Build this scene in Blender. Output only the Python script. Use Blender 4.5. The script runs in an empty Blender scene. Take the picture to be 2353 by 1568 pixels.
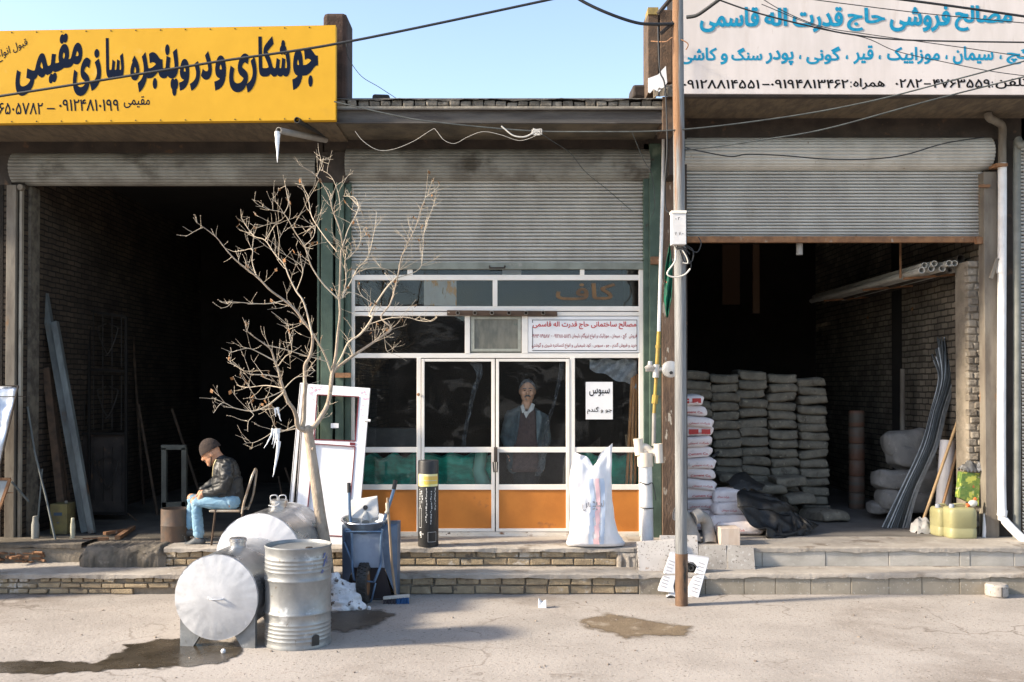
import bpy, bmesh, math, random
from mathutils import Vector, Matrix, noise as mnoise
from mathutils.geometry import interpolate_bezier, delaunay_2d_cdt
import numpy as np
R = math.radians
rnd = random.Random(7)
S = bpy.context.scene
C = S.collection

# ---------------------------------------------------------------- camera
H = 2.263; FPX = 2288.0; TILT = R(0.8); VP = 858.0
cd = bpy.data.cameras.new('camera'); cam = bpy.data.objects.new('camera', cd); C.objects.link(cam)
cam.location = (0, 0, H); cam.rotation_euler = (math.pi/2 + TILT, 0, 0)
cd.sensor_width = 36; cd.lens = 36*FPX/2353; cd.shift_y = (VP-784)/2353
cd.clip_start = .1; cd.clip_end = 800
S.camera = cam
# ---------------------------------------------------------------- light
EL = R(27); AZ = R(12)
SUN_STRENGTH = 2.8; SKY = 0.125; EXPO = 1.8
w = bpy.data.worlds.new('World'); S.world = w; w.use_nodes = True
nt = w.node_tree
sky = nt.nodes.new('ShaderNodeTexSky'); sky.sky_type = 'NISHITA'; sky.sun_disc = False
sky.sun_elevation = EL; sky.sun_rotation = R(-100); sky.altitude = 1300; sky.air_density = 1.0; sky.dust_density = 2.6; sky.ozone_density = 2.0
tint = nt.nodes.new('ShaderNodeMix'); tint.data_type = 'RGBA'; tint.blend_type = 'MULTIPLY'; tint.inputs[0].default_value = 1; tint.inputs[7].default_value = (1.11, .98, .86, 1)
nt.links.new(sky.outputs[0], tint.inputs[6]); nt.links.new(tint.outputs[2], nt.nodes['Background'].inputs[0]); nt.nodes['Background'].inputs[1].default_value = SKY
sd = Vector((math.cos(EL)*math.cos(AZ), math.cos(EL)*math.sin(AZ), -math.sin(EL)))
sl = bpy.data.lights.new('sun', 'SUN'); sl.energy = SUN_STRENGTH; sl.angle = R(5); sl.color = (1, .87, .69)
so = bpy.data.objects.new('sun', sl); so.rotation_euler = sd.to_track_quat('-Z', 'Y').to_euler(); so.location = (-8, -4, 9); C.objects.link(so)
S.view_settings.view_transform = 'Standard'; S.view_settings.look = 'None'; S.view_settings.exposure = EXPO; S.view_settings.gamma = 1
S.cycles.max_bounces = 6; S.cycles.transparent_max_bounces = 12

# ---------------------------------------------------------------- pixel -> world
ct, st = math.cos(TILT), math.sin(TILT)
def P(u, v, y):
    a = (u-1176.5)/FPX; b = -(v-VP)/FPX
    s = y/(ct - st*b)
    return Vector((a*s, y, H + s*(st + ct*b)))
def G(u, v, z=0.0):
    a = (u-1176.5)/FPX; b = -(v-VP)/FPX
    s = (z-H)/(st + ct*b)
    return Vector((a*s, s*(ct - st*b), z))
def X(u, y): return P(u, 890, y).x
def Z(v, y): return P(1176, v, y).z

# ---------------------------------------------------------------- materials
def rgb(c): return (c[0], c[1], c[2], 1)
def mat(name, c1, c2=None, sc=6, rough=.75, metal=0, bump=0, bsc=40, layers=(), stretch=None, spec=.4, lo=.35, hi=.65, det=6, rvar=0):
    m = bpy.data.materials.new(name); m.use_nodes = True
    n = m.node_tree; N = n.nodes.new; L = n.links.new
    b = n.nodes['Principled BSDF']
    b.inputs['Roughness'].default_value = rough; b.inputs['Metallic'].default_value = metal
    b.inputs['Specular IOR Level'].default_value = spec
    tc = N('ShaderNodeTexCoord'); oi = N('ShaderNodeObjectInfo'); mp = N('ShaderNodeMapping'); L(tc.outputs['Object'], mp.inputs[0])
    if stretch: mp.inputs['Scale'].default_value = stretch
    mu = N('ShaderNodeMath'); mu.operation = 'MULTIPLY'; mu.inputs[1].default_value = 17; L(oi.outputs['Random'], mu.inputs[0])
    def noise(scale, k, d=det):
        t = N('ShaderNodeTexNoise'); t.noise_dimensions = '4D'; t.inputs['Scale'].default_value = scale; t.inputs['Detail'].default_value = d
        t.inputs['Roughness'].default_value = .6
        ad = N('ShaderNodeMath'); ad.inputs[1].default_value = k*3.7; L(mu.outputs[0], ad.inputs[0]); L(ad.outputs[0], t.inputs['W'])
        L(mp.outputs[0], t.inputs['Vector']); return t
    def rng(sock, a, bb):
        r = N('ShaderNodeMapRange'); r.interpolation_type = 'SMOOTHSTEP'; L(sock, r.inputs[0]); r.inputs[1].default_value = a; r.inputs[2].default_value = bb; return r.outputs[0]
    def mix(f, A, B):
        x = N('ShaderNodeMix'); x.data_type = 'RGBA'; L(f, x.inputs[0])
        for s_, i in ((A, 6), (B, 7)):
            if isinstance(s_, tuple): x.inputs[i].default_value = s_
            else: L(s_, x.inputs[i])
        return x.outputs[2]
    col = rgb(c1)
    if c2: col = mix(rng(noise(sc, 0).outputs['Fac'], lo, hi), rgb(c1), rgb(c2))
    for i, (lc, ls, la, lb) in enumerate(layers):
        col = mix(rng(noise(ls, i+1).outputs['Fac'], la, lb), col, rgb(lc))
    if isinstance(col, tuple): b.inputs['Base Color'].default_value = col
    else: L(col, b.inputs['Base Color'])
    if rvar:
        r = N('ShaderNodeMapRange'); L(noise(sc*2, 9).outputs['Fac'], r.inputs[0]); r.inputs[1].default_value = .3; r.inputs[2].default_value = .7
        r.inputs[3].default_value = max(.02, rough-rvar); r.inputs[4].default_value = min(1, rough+rvar); L(r.outputs[0], b.inputs['Roughness'])
    if bump:
        bp = N('ShaderNodeBump'); bp.inputs['Strength'].default_value = bump; bp.inputs['Distance'].default_value = .02
        L(noise(bsc, 5, 8).outputs['Fac'], bp.inputs['Height']); L(bp.outputs[0], b.inputs['Normal'])
    return m
def brickmat(name, c1, c2, mortar, axis='x', bw=.22, bh=.07, dark=None):
    m = mat(name, c1, c2, sc=5, rough=.95, bump=.5, bsc=30)
    n = m.node_tree; N = n.nodes.new; L = n.links.new; b = n.nodes['Principled BSDF']
    tc = N('ShaderNodeTexCoord'); sp = N('ShaderNodeSeparateXYZ'); cb = N('ShaderNodeCombineXYZ')
    L(tc.outputs['Object'], sp.inputs[0]); L(sp.outputs['X' if axis == 'x' else 'Y'], cb.inputs[0]); L(sp.outputs['Z'], cb.inputs[1])
    nz = N('ShaderNodeTexNoise'); nz.inputs['Scale'].default_value = 5; L(tc.outputs['Object'], nz.inputs['Vector'])
    vm = N('ShaderNodeVectorMath'); vm.operation = 'MULTIPLY_ADD'; L(nz.outputs['Color'], vm.inputs[0]); vm.inputs[1].default_value = (.03,)*3; L(cb.outputs[0], vm.inputs[2])
    br = N('ShaderNodeTexBrick'); br.inputs['Scale'].default_value = 1; br.inputs['Brick Width'].default_value = bw; br.inputs['Row Height'].default_value = bh
    br.inputs['Mortar Size'].default_value = .011; br.inputs['Mortar Smooth'].default_value = .5; L(vm.outputs[0], br.inputs['Vector'])
    br.inputs['Color1'].default_value = rgb(c1); br.inputs['Color2'].default_value = rgb(c2); br.inputs['Mortar'].default_value = rgb(mortar)
    n2 = N('ShaderNodeTexNoise'); n2.inputs['Scale'].default_value = 2.3; n2.inputs['Detail'].default_value = 8; L(tc.outputs['Object'], n2.inputs['Vector'])
    mr = N('ShaderNodeMapRange'); L(n2.outputs['Fac'], mr.inputs[0]); mr.inputs[1].default_value = .3; mr.inputs[2].default_value = .7; mr.inputs[3].default_value = .55; mr.inputs[4].default_value = 1.2
    mx = N('ShaderNodeMix'); mx.data_type = 'RGBA'; mx.blend_type = 'MULTIPLY'; mx.inputs[0].default_value = 1
    L(br.outputs['Color'], mx.inputs[6]); L(mr.outputs[0], mx.inputs[7]); L(mx.outputs[2], b.inputs['Base Color'])
    bp = N('ShaderNodeBump'); bp.invert = True; bp.inputs['Strength'].default_value = 1; bp.inputs['Distance'].default_value = .03
    L(br.outputs['Fac'], bp.inputs['Height']); L(bp.outputs[0], b.inputs['Normal'])
    return m
def glassmat(name, tint=(.98, .99, .985), dust=.006):
    m = bpy.data.materials.new(name); m.use_nodes = True; n = m.node_tree; n.nodes.clear(); N = n.nodes.new; L = n.links.new
    o = N('ShaderNodeOutputMaterial'); t = N('ShaderNodeBsdfTransparent'); g = N('ShaderNodeBsdfGlossy'); d = N('ShaderNodeBsdfDiffuse')
    t.inputs[0].default_value = rgb(tint); g.inputs['Roughness'].default_value = .015; g.inputs[0].default_value = (.9, .95, 1, 1); d.inputs[0].default_value = (.42, .4, .36, 1)
    tc = N('ShaderNodeTexCoord')
    nw = N('ShaderNodeTexNoise'); nw.inputs['Scale'].default_value = 1.3; L(tc.outputs['Object'], nw.inputs['Vector'])
    bp = N('ShaderNodeBump'); bp.inputs['Strength'].default_value = .12; bp.inputs['Distance'].default_value = .05; L(nw.outputs['Fac'], bp.inputs['Height']); L(bp.outputs[0], g.inputs['Normal'])
    f = N('ShaderNodeFresnel'); f.inputs[0].default_value = 1.36
    m1 = N('ShaderNodeMixShader'); L(f.outputs[0], m1.inputs[0]); L(t.outputs[0], m1.inputs[1]); L(g.outputs[0], m1.inputs[2])
    nz = N('ShaderNodeTexNoise'); nz.inputs['Scale'].default_value = 3; nz.inputs['Detail'].default_value = 9; L(tc.outputs['Object'], nz.inputs['Vector'])
    mr = N('ShaderNodeMapRange'); L(nz.outputs['Fac'], mr.inputs[0]); mr.inputs[1].default_value = .4; mr.inputs[2].default_value = .8; mr.inputs[3].default_value = dust*.4; mr.inputs[4].default_value = dust*2
    m2 = N('ShaderNodeMixShader'); L(mr.outputs[0], m2.inputs[0]); L(m1.outputs[0], m2.inputs[1]); L(d.outputs[0], m2.inputs[2]); L(m2.outputs[0], o.inputs[0])
    return m

# ---------------------------------------------------------------- objects
ORI = {}
def tag(o, label=None, cat=None, group=None, kind=None):
    if label: o['label'] = label
    if cat: o['category'] = cat
    if group: o['group'] = group
    if kind: o['kind'] = kind
    return o
def thing(name, label, cat, loc, group=None):
    o = bpy.data.objects.new(name, None); o.empty_display_size = .1; C.objects.link(o); o.location = loc
    ORI[o] = Vector(loc)
    return tag(o, label, cat, group)
def link(name, me, m, parent, origin):
    for x in (m if isinstance(m, (list, tuple)) else [m]):
        if x: me.materials.append(x)
    o = bpy.data.objects.new(name, me); C.objects.link(o)
    if parent is not None:
        o.parent = parent; ORI[o] = ORI[parent]
    else:
        o.location = origin; ORI[o] = Vector(origin)
    return o
class MB:
    def __init__(s): s.v = []; s.f = []; s.mi = []; s.m = 0
    def add(s, vs, fs):
        k = len(s.v); s.v += [Vector(p) for p in vs]; s.f += [tuple(i+k for i in f) for f in fs]; s.mi += [s.m]*len(fs); return s
    def box(s, x0, x1, y0, y1, z0, z1, j=0):
        q = lambda: rnd.uniform(-j, j)
        vs = [(x+q(), y+q(), z+q()) for z in (z0, z1) for y in (y0, y1) for x in (x0, x1)]
        return s.add(vs, [(0, 2, 3, 1), (4, 5, 7, 6), (0, 1, 5, 4), (2, 6, 7, 3), (0, 4, 6, 2), (1, 3, 7, 5)])
    def pbox(s, u0, v0, u1, v1, y0, y1, j=0):           # box whose front face fills the pixel rectangle at depth y0
        a = P(u0, v1, y0); b = P(u1, v0, y0); return s.box(a.x, b.x, y0, y1, a.z, b.z, j)
    def obox(s, c, size, M=None):
        hx, hy, hz = [q/2 for q in size]; M = M or Matrix()
        M = M.to_3x3()
        vs = [Vector(c) + M @ Vector((x, y, z)) for z in (-hz, hz) for y in (-hy, hy) for x in (-hx, hx)]
        return s.add(vs, [(0, 2, 3, 1), (4, 5, 7, 6), (0, 1, 5, 4), (2, 6, 7, 3), (0, 4, 6, 2), (1, 3, 7, 5)])
    def bar(s, a, b, w, d, up=(0, 1, 0)):               # w across, d along 'up'
        a = Vector(a); b = Vector(b); t = (b-a).normalized(); u = Vector(up); u = (u - t*u.dot(t)).normalized(); r = t.cross(u)
        vs = [p + r*i*w/2 + u*j*d/2 for p in (a, b) for j in (-1, 1) for i in (-1, 1)]
        return s.add(vs, [(0, 2, 3, 1), (4, 5, 7, 6), (0, 1, 5, 4), (2, 6, 7, 3), (0, 4, 6, 2), (1, 3, 7, 5)])
    def tube(s, pts, r, n=8, cap=True):
        pts = [Vector(p) for p in pts]; k = len(pts); rs = r if isinstance(r, (list, tuple)) else [r]*k
        base = len(s.v); prev = None
        for i, p in enumerate(pts):
            t = (pts[min(i+1, k-1)] - pts[max(i-1, 0)])
            t = t.normalized() if t.length > 1e-9 else Vector((0, 0, 1))
            if prev is None:
                u = Vector((0, 0, 1)) if abs(t.z) < .9 else Vector((0, 1, 0))
            else: u = prev
            u = (u - t*u.dot(t)); u = u.normalized() if u.length > 1e-6 else t.orthogonal().normalized(); prev = u; w_ = t.cross(u)
            for q in range(n):
                an = 2*math.pi*q/n; s.v.append(p + (u*math.cos(an) + w_*math.sin(an))*rs[i])
        for i in range(k-1):
            for q in range(n):
                a = base+i*n+q; b = base+i*n+(q+1) % n
                s.f.append((a, b, b+n, a+n)); s.mi.append(s.m)
        if cap:
            s.f.append(tuple(base+q for q in reversed(range(n)))); s.mi.append(s.m)
            s.f.append(tuple(base+(k-1)*n+q for q in range(n))); s.mi.append(s.m)
        return s
    def ring(s, a, b, ro, ri, n=20):                    # hollow pipe
        a = Vector(a); b = Vector(b); t = (b-a).normalized(); u = t.orthogonal().normalized(); w_ = t.cross(u); k = len(s.v)
        for p, r_ in ((a, ro), (b, ro), (b, ri), (a, ri)):
            for q in range(n):
                an = 2*math.pi*q/n; s.v.append(p + (u*math.cos(an)+w_*math.sin(an))*r_)
        for l in range(4):
            for q in range(n):
                q2 = (q+1) % n; s.f.append((k+l*n+q, k+l*n+q2, k+((l+1) % 4)*n+q2, k+((l+1) % 4)*n+q)); s.mi.append(s.m)
        return s
    def lathe(s, prof, c=(0, 0, 0), M=None, n=32):      # prof [(r,z)] about local z
        M = (M or Matrix()).to_3x3(); c = Vector(c); k = len(s.v)
        for r_, z in prof:
            for q in range(n):
                an = 2*math.pi*q/n; s.v.append(c + M @ Vector((r_*math.cos(an), r_*math.sin(an), z)))
        for i in range(len(prof)-1):
            for q in range(n):
                q2 = (q+1) % n; s.f.append((k+i*n+q, k+i*n+q2, k+(i+1)*n+q2, k+(i+1)*n+q)); s.mi.append(s.m)
        return s
    def poly(s, pts): return s.add(pts, [tuple(range(len(pts)))])
    def slab(s, pts, d):                                # polygon extruded by vector d
        n = len(pts); d = Vector(d); pts = [Vector(p) for p in pts]
        return s.add(pts+[p+d for p in pts], [tuple(range(n)), tuple(reversed(range(n, 2*n)))] + [(i, i+n, (i+1) % n+n, (i+1) % n) for i in range(n)])
    def grid(s, fn, nu, nv, closeu=False):
        k = len(s.v)
        for i in range(nu+1):
            for j in range(nv+1): s.v.append(Vector(fn(i/nu, j/nv)))
        for i in range(nu):
            for j in range(nv):
                a = k+i*(nv+1)+j; s.f.append((a, a+nv+1, a+nv+2, a+1)); s.mi.append(s.m)
        return s
    def sphere(s, c, r, n=12, M=None):
        rx, ry, rz = r if isinstance(r, (tuple, list)) else (r, r, r); M = (M or Matrix()).to_3x3(); c = Vector(c); k = len(s.v); m_ = n//2
        for i in range(m_+1):
            th = math.pi*i/m_
            for q in range(n):
                an = 2*math.pi*q/n; s.v.append(c + M @ Vector((rx*math.sin(th)*math.cos(an), ry*math.sin(th)*math.sin(an), rz*math.cos(th))))
        for i in range(m_):
            for q in range(n):
                q2 = (q+1) % n; s.f.append((k+i*n+q, k+(i+1)*n+q, k+(i+1)*n+q2, k+i*n+q2)); s.mi.append(s.m)
        return s
    def build(s, name, m, parent=None, smooth=None, bevel=0, label=None, cat=None, group=None, kind=None, origin=None, solid=0):
        if parent is not None: org = ORI[parent]
        elif origin is not None: org = Vector(origin)
        else:
            xs = [p.x for p in s.v]; ys = [p.y for p in s.v]; zs = [p.z for p in s.v]
            org = Vector(((min(xs)+max(xs))/2, (min(ys)+max(ys))/2, min(zs)))
        me = bpy.data.meshes.new(name); me.from_pydata([tuple(p-org) for p in s.v], [], s.f)
        bm = bmesh.new(); bm.from_mesh(me); bmesh.ops.remove_doubles(bm, verts=bm.verts, dist=1e-5)
        bmesh.ops.recalc_face_normals(bm, faces=bm.faces); bm.to_mesh(me); bm.free()
        if isinstance(m, (list, tuple)) and len(me.polygons) == len(s.mi): me.polygons.foreach_set('material_index', s.mi)
        if smooth:
            me.polygons.foreach_set('use_smooth', [True]*len(me.polygons)); me.set_sharp_from_angle(angle=R(smooth))
        o = link(name, me, m, parent, org)
        if bevel:
            b = o.modifiers.new('bevel', 'BEVEL'); b.width = bevel; b.segments = 2; b.limit_method = 'ANGLE'; b.angle_limit = R(40)
        if solid:
            b = o.modifiers.new('solid', 'SOLIDIFY'); b.thickness = solid; b.offset = 0
        return tag(o, label, cat, group, kind)
def copy_tree(o, parent=None):
    c = o.copy(); C.objects.link(c)
    if parent is not None: c.parent = parent
    ORI[c] = ORI[o]
    for ch in list(o.children): copy_tree(ch, c)
    return c
def rot(ax, deg): return Matrix.Rotation(R(deg), 3, ax)
def smoothpts(pts, k=6):                                # Catmull-Rom
    pts = [Vector(p) for p in pts]; out = []
    for i in range(len(pts)-1):
        a = pts[max(i-1, 0)]; b = pts[i]; c = pts[i+1]; d = pts[min(i+2, len(pts)-1)]
        for j in range(k):
            t = j/k; out.append(.5*((2*b)+(c-a)*t+(2*a-5*b+4*c-d)*t*t+(3*b-a-3*c+d)*t**3))
    return out+[pts[-1]]
def blob(name, chains, ells, m, parent, voxel=.012, smooth=5, wr=None):
    b = MB()
    for ch in chains:
        pts = [Vector(c[:3]) for c in ch]; b.tube(pts, [c[3] for c in ch], n=14)
        for c in ch: b.sphere(c[:3], c[3]*.995, 14)
    for e in ells: b.sphere(e[0], e[1], 16, e[2] if len(e) > 2 else None)
    o = b.build('tmp', None, parent)
    md = o.modifiers.new('r', 'REMESH'); md.mode = 'VOXEL'; md.voxel_size = voxel
    sm = o.modifiers.new('s', 'SMOOTH'); sm.factor = .5; sm.iterations = smooth
    dg = bpy.context.evaluated_depsgraph_get(); dg.update()
    me = bpy.data.meshes.new_from_object(o.evaluated_get(dg)); me.name = name
    bpy.data.objects.remove(o); me.materials.clear()
    if wr:                                              # cloth folds
        amp, fr = wr; ns = [v.normal.copy() for v in me.vertices]
        for v, n_ in zip(me.vertices, ns):
            p = v.co; q = Vector((p.x*fr, p.y*fr, p.z*fr*1.7))
            f_ = 1-2*abs(mnoise.noise(q+Vector((mnoise.noise(q*.6), 0, mnoise.noise(q*.5)))*1.3)); v.co = p+n_*amp*(f_-.55)
    me.polygons.foreach_set('use_smooth', [True]*len(me.polygons))
    return link(name, me, m, parent, None)

# ---------------------------------------------------------------- lettering
FORMS = {}
for ch, base, k in (('ا', 0xFE8D, 2), ('آ', 0xFE81, 2), ('ئ', 0xFE89, 4), ('ب', 0xFE8F, 4), ('پ', 0xFB56, 4), ('ت', 0xFE95, 4), ('ج', 0xFE9D, 4), ('چ', 0xFB7A, 4), ('ح', 0xFEA1, 4), ('خ', 0xFEA5, 4), ('د', 0xFEA9, 2), ('ر', 0xFEAD, 2), ('ز', 0xFEAF, 2), ('س', 0xFEB1, 4), ('ش', 0xFEB5, 4), ('ص', 0xFEB9, 4), ('ع', 0xFEC9, 4), ('ف', 0xFED1, 4), ('ق', 0xFED5, 4), ('ک', 0xFB8E, 4), ('گ', 0xFB92, 4), ('ل', 0xFEDD, 4), ('م', 0xFEE1, 4), ('ن', 0xFEE5, 4), ('و', 0xFEED, 2), ('ه', 0xFEE9, 4), ('ی', 0xFBFC, 4)):
    FORMS[ch] = [chr(base+i) for i in range(k)]
def shape(s):
    if not any(c in FORMS for c in s): return s
    out = []
    for i, c in enumerate(s):
        if c not in FORMS: out.append(c); continue
        f = FORMS[c]; pv = s[i-1] if i else ' '; nx = s[i+1] if i+1 < len(s) else ' '
        pj = pv in FORMS and len(FORMS[pv]) == 4; nj = len(f) == 4 and nx in FORMS
        out.append(f[(3 if nj else 1) if pj else (2 if nj else 0)])
    vis = list(reversed(out)); res = []; run = []
    for c in vis+['\0']:
        if '۰' <= c <= '۹' or ('A' <= c <= 'z'): run.append(c)
        else:
            res += reversed(run); run = []
            if c != '\0': res.append(c)
    return ''.join(res)
def glyphs(s, bold=0, res=2):
    """filled outlines of a text: every outer contour with its own holes, normalised to the unit box"""
    cu = bpy.data.curves.new('t', 'FONT'); cu.body = shape(s)
    o = bpy.data.objects.new('t', cu); C.objects.link(o)
    dg = bpy.context.evaluated_depsgraph_get(); dg.update()
    cv = o.evaluated_get(dg).to_curve(dg); loops = []
    for sp in cv.splines:
        bz = sp.bezier_points; q = []
        if len(bz):
            for k in range(len(bz)):
                a, b = bz[k], bz[(k+1) % len(bz)]
                q += interpolate_bezier(a.co, a.handle_right, b.handle_left, b.co, res+1)[:-1]
        else: q = [Vector(p.co[:3]) for p in sp.points]
        r_ = []
        for p in q:
            if not r_ or (p-r_[-1]).length > 1e-4: r_.append(p.copy())
        if len(r_) > 2: loops.append(r_)
    o.to_curve_clear(); bpy.data.objects.remove(o); bpy.data.curves.remove(cu)
    ar = [sum(q[i-1].x*q[i].y-q[i].x*q[i-1].y for i in range(len(q)))/2 for q in loops]
    sg = 1 if ar[max(range(len(ar)), key=lambda i: abs(ar[i]))] > 0 else -1
    if bold:
        for k, q in enumerate(loops):
            n = len(q); out = []
            for i in range(n):
                d1 = (q[i]-q[i-1]).normalized(); d2 = (q[(i+1) % n]-q[i]).normalized(); t = d1+d2
                nn = Vector((t.y, -t.x, 0)); nn = nn.normalized()*min(1.6, 1/max(.5, (t.length/2))) if nn.length > 1e-4 else Vector((d1.y, -d1.x, 0))
                out.append(q[i]+nn*bold*sg)
            loops[k] = out
    pv = [p.to_2d() for q in loops for p in q]; ed = []; k = 0
    for q in loops: ed += [(k+i, k+(i+1) % len(q)) for i in range(len(q))]; k += len(q)
    r_ = delaunay_2d_cdt(pv, ed, [], 0, 1e-5); vs = [Vector((p.x, p.y, 0)) for p in r_[0]]; tr = [tuple(f) for f in r_[2]]
    A = np.array([pv[e[0]] for e in ed]); B = np.array([pv[e[1]] for e in ed])
    cx = np.array([sum(vs[i].x for i in f)/3 for f in tr])[:, None]; cy = np.array([sum(vs[i].y for i in f)/3 for f in tr])[:, None]
    crs = (B[:, 0]-A[:, 0])*(cy-A[:, 1])-(cx-A[:, 0])*(B[:, 1]-A[:, 1])
    wn = ((A[:, 1] <= cy) & (B[:, 1] > cy) & (crs > 0)).sum(1)-((A[:, 1] > cy) & (B[:, 1] <= cy) & (crs < 0)).sum(1)
    fs = [f for f, w_ in zip(tr, wn) if w_*sg > 0]; 
    us = sorted({i for f in fs for i in f}); mp = {q: k for k, q in enumerate(us)}; vs = [vs[q] for q in us]; fs = [tuple(mp[i] for i in f) for f in fs]
    xs = [v.x for v in vs]; ys = [v.y for v in vs]; a, b, c, d = min(xs), max(xs), min(ys), max(ys)
    return [((v.x-a)/(b-a), (v.y-c)/(d-c)) for v in vs], fs
def lettering(name, items, m, parent, y=None, bold=0, fmap=None, **kw):
    """items: (string, (u0,v0,u1,v1)) pixel boxes at depth y, or four corners TL,TR,BR,BL; fmap overrides"""
    if len(items) > 1 and not fmap:
        for k, it in enumerate(items): o = lettering(name, [it], m, parent, y-.0005*(k % 3), bold, None, **kw)
        return o
    b = MB()
    for it in items:
        s, bx = it[0], it[1]; vs, fs = glyphs(s, it[2] if len(it) > 2 else bold)
        if fmap: pts = [fmap(bx[0]+(bx[2]-bx[0])*p, bx[3]+(bx[1]-bx[3])*q) for p, q in vs]
        else:
            if len(bx) == 4 and not isinstance(bx[0], tuple): bx = ((bx[0], bx[1]), (bx[2], bx[1]), (bx[2], bx[3]), (bx[0], bx[3]))
            tl, tr, br, bl = bx
            pts = []
            for p, q in vs:
                u = (bl[0]*(1-p)+br[0]*p)*(1-q) + (tl[0]*(1-p)+tr[0]*p)*q; v = (bl[1]*(1-p)+br[1]*p)*(1-q) + (tl[1]*(1-p)+tr[1]*p)*q
                pts.append(P(u, v, y))
        b.add(pts, fs)
    return b.build(name, m, parent, **kw)
# ---------------------------------------------------------------- palette
M_ground = mat('ground_dirt', (.315, .282, .25), (.385, .347, .31), sc=1.3, rough=.95, bump=.38, bsc=38, layers=(((.215, .18, .15), .5, .5, .7), ((.38, .335, .295), 3.2, .56, .72), ((.20, .165, .135), 22, .62, .72), ((.46, .42, .37), 50, .56, .7), ((.16, .135, .11), 30, .57, .66), ((.10, .085, .065), 24, .68, .71)))
M_cement = mat('cement', (.40, .36, .31), (.30, .265, .225), sc=2.4, rough=.95, bump=.6, bsc=22, layers=(((.20, .165, .13), 3.1, .55, .68), ((.48, .44, .39), 9, .62, .7)))
M_mortar = mat('mortar', (.27, .23, .18), (.20, .17, .13), sc=7, rough=1, bump=.7, bsc=30)
M_brick = mat('step_brick', (.38, .295, .185), (.28, .215, .14), sc=9, rough=.95, bump=.6, bsc=60, layers=(((.50, .45, .38), 5, .55, .66), ((.15, .12, .09), 8, .62, .7)))
M_stone = mat('step_stone', (.47, .44, .39), (.37, .345, .30), sc=3, rough=.9, bump=.2, bsc=50, layers=(((.22, .195, .16), 2.2, .57, .7), ((.5, .47, .42), 20, .6, .66)), stretch=(1, 1, 2))
M_terr = mat('step_terrazzo', (.33, .29, .23), (.25, .22, .17), sc=2.5, rough=.9, bump=.2, bsc=50, layers=(((.14, .12, .1), 2.6, .56, .68), ((.42, .39, .33), 34, .6, .64)))
M_shade = mat('shade_dark_plaster', (.022, .018, .015), (.013, .011, .0095), sc=2, rough=1, bump=.3)  # interior darkness put into the colour, so the unlit rooms stay black
M_dark = mat('dark_brown_steel', (.055, .042, .034), (.03, .024, .02), sc=4, rough=.8, bump=.2, layers=(((.11, .065, .04), 9, .6, .7),))
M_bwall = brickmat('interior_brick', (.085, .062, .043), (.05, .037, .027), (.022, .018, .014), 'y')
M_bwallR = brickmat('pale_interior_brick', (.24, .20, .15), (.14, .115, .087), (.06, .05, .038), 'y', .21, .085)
M_bpier = mat('rough_pale_brick', (.30, .265, .215), (.17, .145, .115), sc=5, rough=1, bump=1, bsc=30, layers=(((.40, .37, .32), 7, .58, .68), ((.09, .075, .06), 4, .58, .7)))
M_soff = mat('soffit_brick', (.15, .115, .075), (.09, .07, .05), sc=14, rough=1, bump=.9, bsc=14, stretch=(1, .3, 1))
M_shut = mat('shutter_slats', (.56, .545, .50), (.44, .425, .385), sc=3, rough=.5, metal=.2, layers=(((.27, .25, .21), 1.3, .6, .8), ((.22, .16, .10), 9, .65, .74)), stretch=(1, 1, .35), rvar=.15)
M_shutd = mat('dark_shutter_roll', (.27, .265, .235), (.17, .16, .14), sc=3, rough=.6, metal=.2, layers=(((.08, .07, .055), 1.8, .55, .7),))  # darker variant of the slat colours for two of the coils
M_green = mat('green_painted_steel', (.075, .115, .085), (.05, .08, .06), sc=6, rough=.65, bump=.15, layers=(((.14, .175, .13), 4, .6, .72), ((.06, .045, .035), 11, .64, .7)))
M_rustp = mat('peeling_brown_paint', (.19, .125, .085), (.10, .065, .045), sc=7, rough=.85, bump=.5, layers=(((.42, .37, .30), 10, .6, .64), ((.04, .03, .025), 6, .62, .7)), stretch=(1, 1, .35))
M_rustg = mat('rusty_grey_steel', (.21, .185, .15), (.12, .10, .08), sc=5, rough=.8, bump=.2, layers=(((.24, .13, .06), 6, .6, .7),), stretch=(1, 1, .3))
M_cream = mat('cream_window_paint', (.86, .81, .735), (.80, .745, .66), sc=4, rough=.55, bump=.08, layers=(((.30, .17, .09), 16, .69, .74),))
M_orange = mat('orange_panel', (.54, .195, .032), (.46, .16, .026), sc=3, rough=.65, bump=.08, layers=(((.32, .12, .035), 7, .62, .76), ((.16, .08, .03), 34, .69, .73)))
M_glass = glassmat('window_glass')
M_frost = mat('dirty_frosted_pane', (.20, .19, .15), (.13, .13, .105), sc=7, rough=.5, layers=(((.05, .13, .10), 6, .58, .68),), stretch=(2, 1, .7))
M_white = mat('white_plastic', (.82, .81, .80), (.76, .75, .74), sc=3, rough=.4)
M_pvcw = mat('white_pvc_pipe', (.78, .77, .76), (.66, .64, .62), sc=5, rough=.4)
M_beige = mat('beige_pvc_fitting', (.70, .62, .52), (.62, .54, .44), sc=5, rough=.45)
M_pvcg = mat('grey_pvc_pipe', (.33, .31, .285), (.25, .235, .215), sc=6, rough=.55, layers=(((.45, .42, .38), 4, .6, .7),))
M_galv = mat('galvanised_steel', (.52, .53, .54), (.36, .37, .385), sc=3, rough=.32, metal=.8, bump=.2, bsc=7, layers=(((.46, .44, .42), 2.5, .58, .7), ((.13, .12, .11), 11, .66, .72)), rvar=.15)
M_galvw = mat('bright_galvanised_cap', (.60, .61, .63), (.42, .43, .45), sc=2.6, rough=.5, metal=.35, bump=.25, bsc=7, layers=(((.27, .275, .28), 4, .58, .72), ((.60, .61, .63), 9, .6, .7)), rvar=.12)
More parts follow.
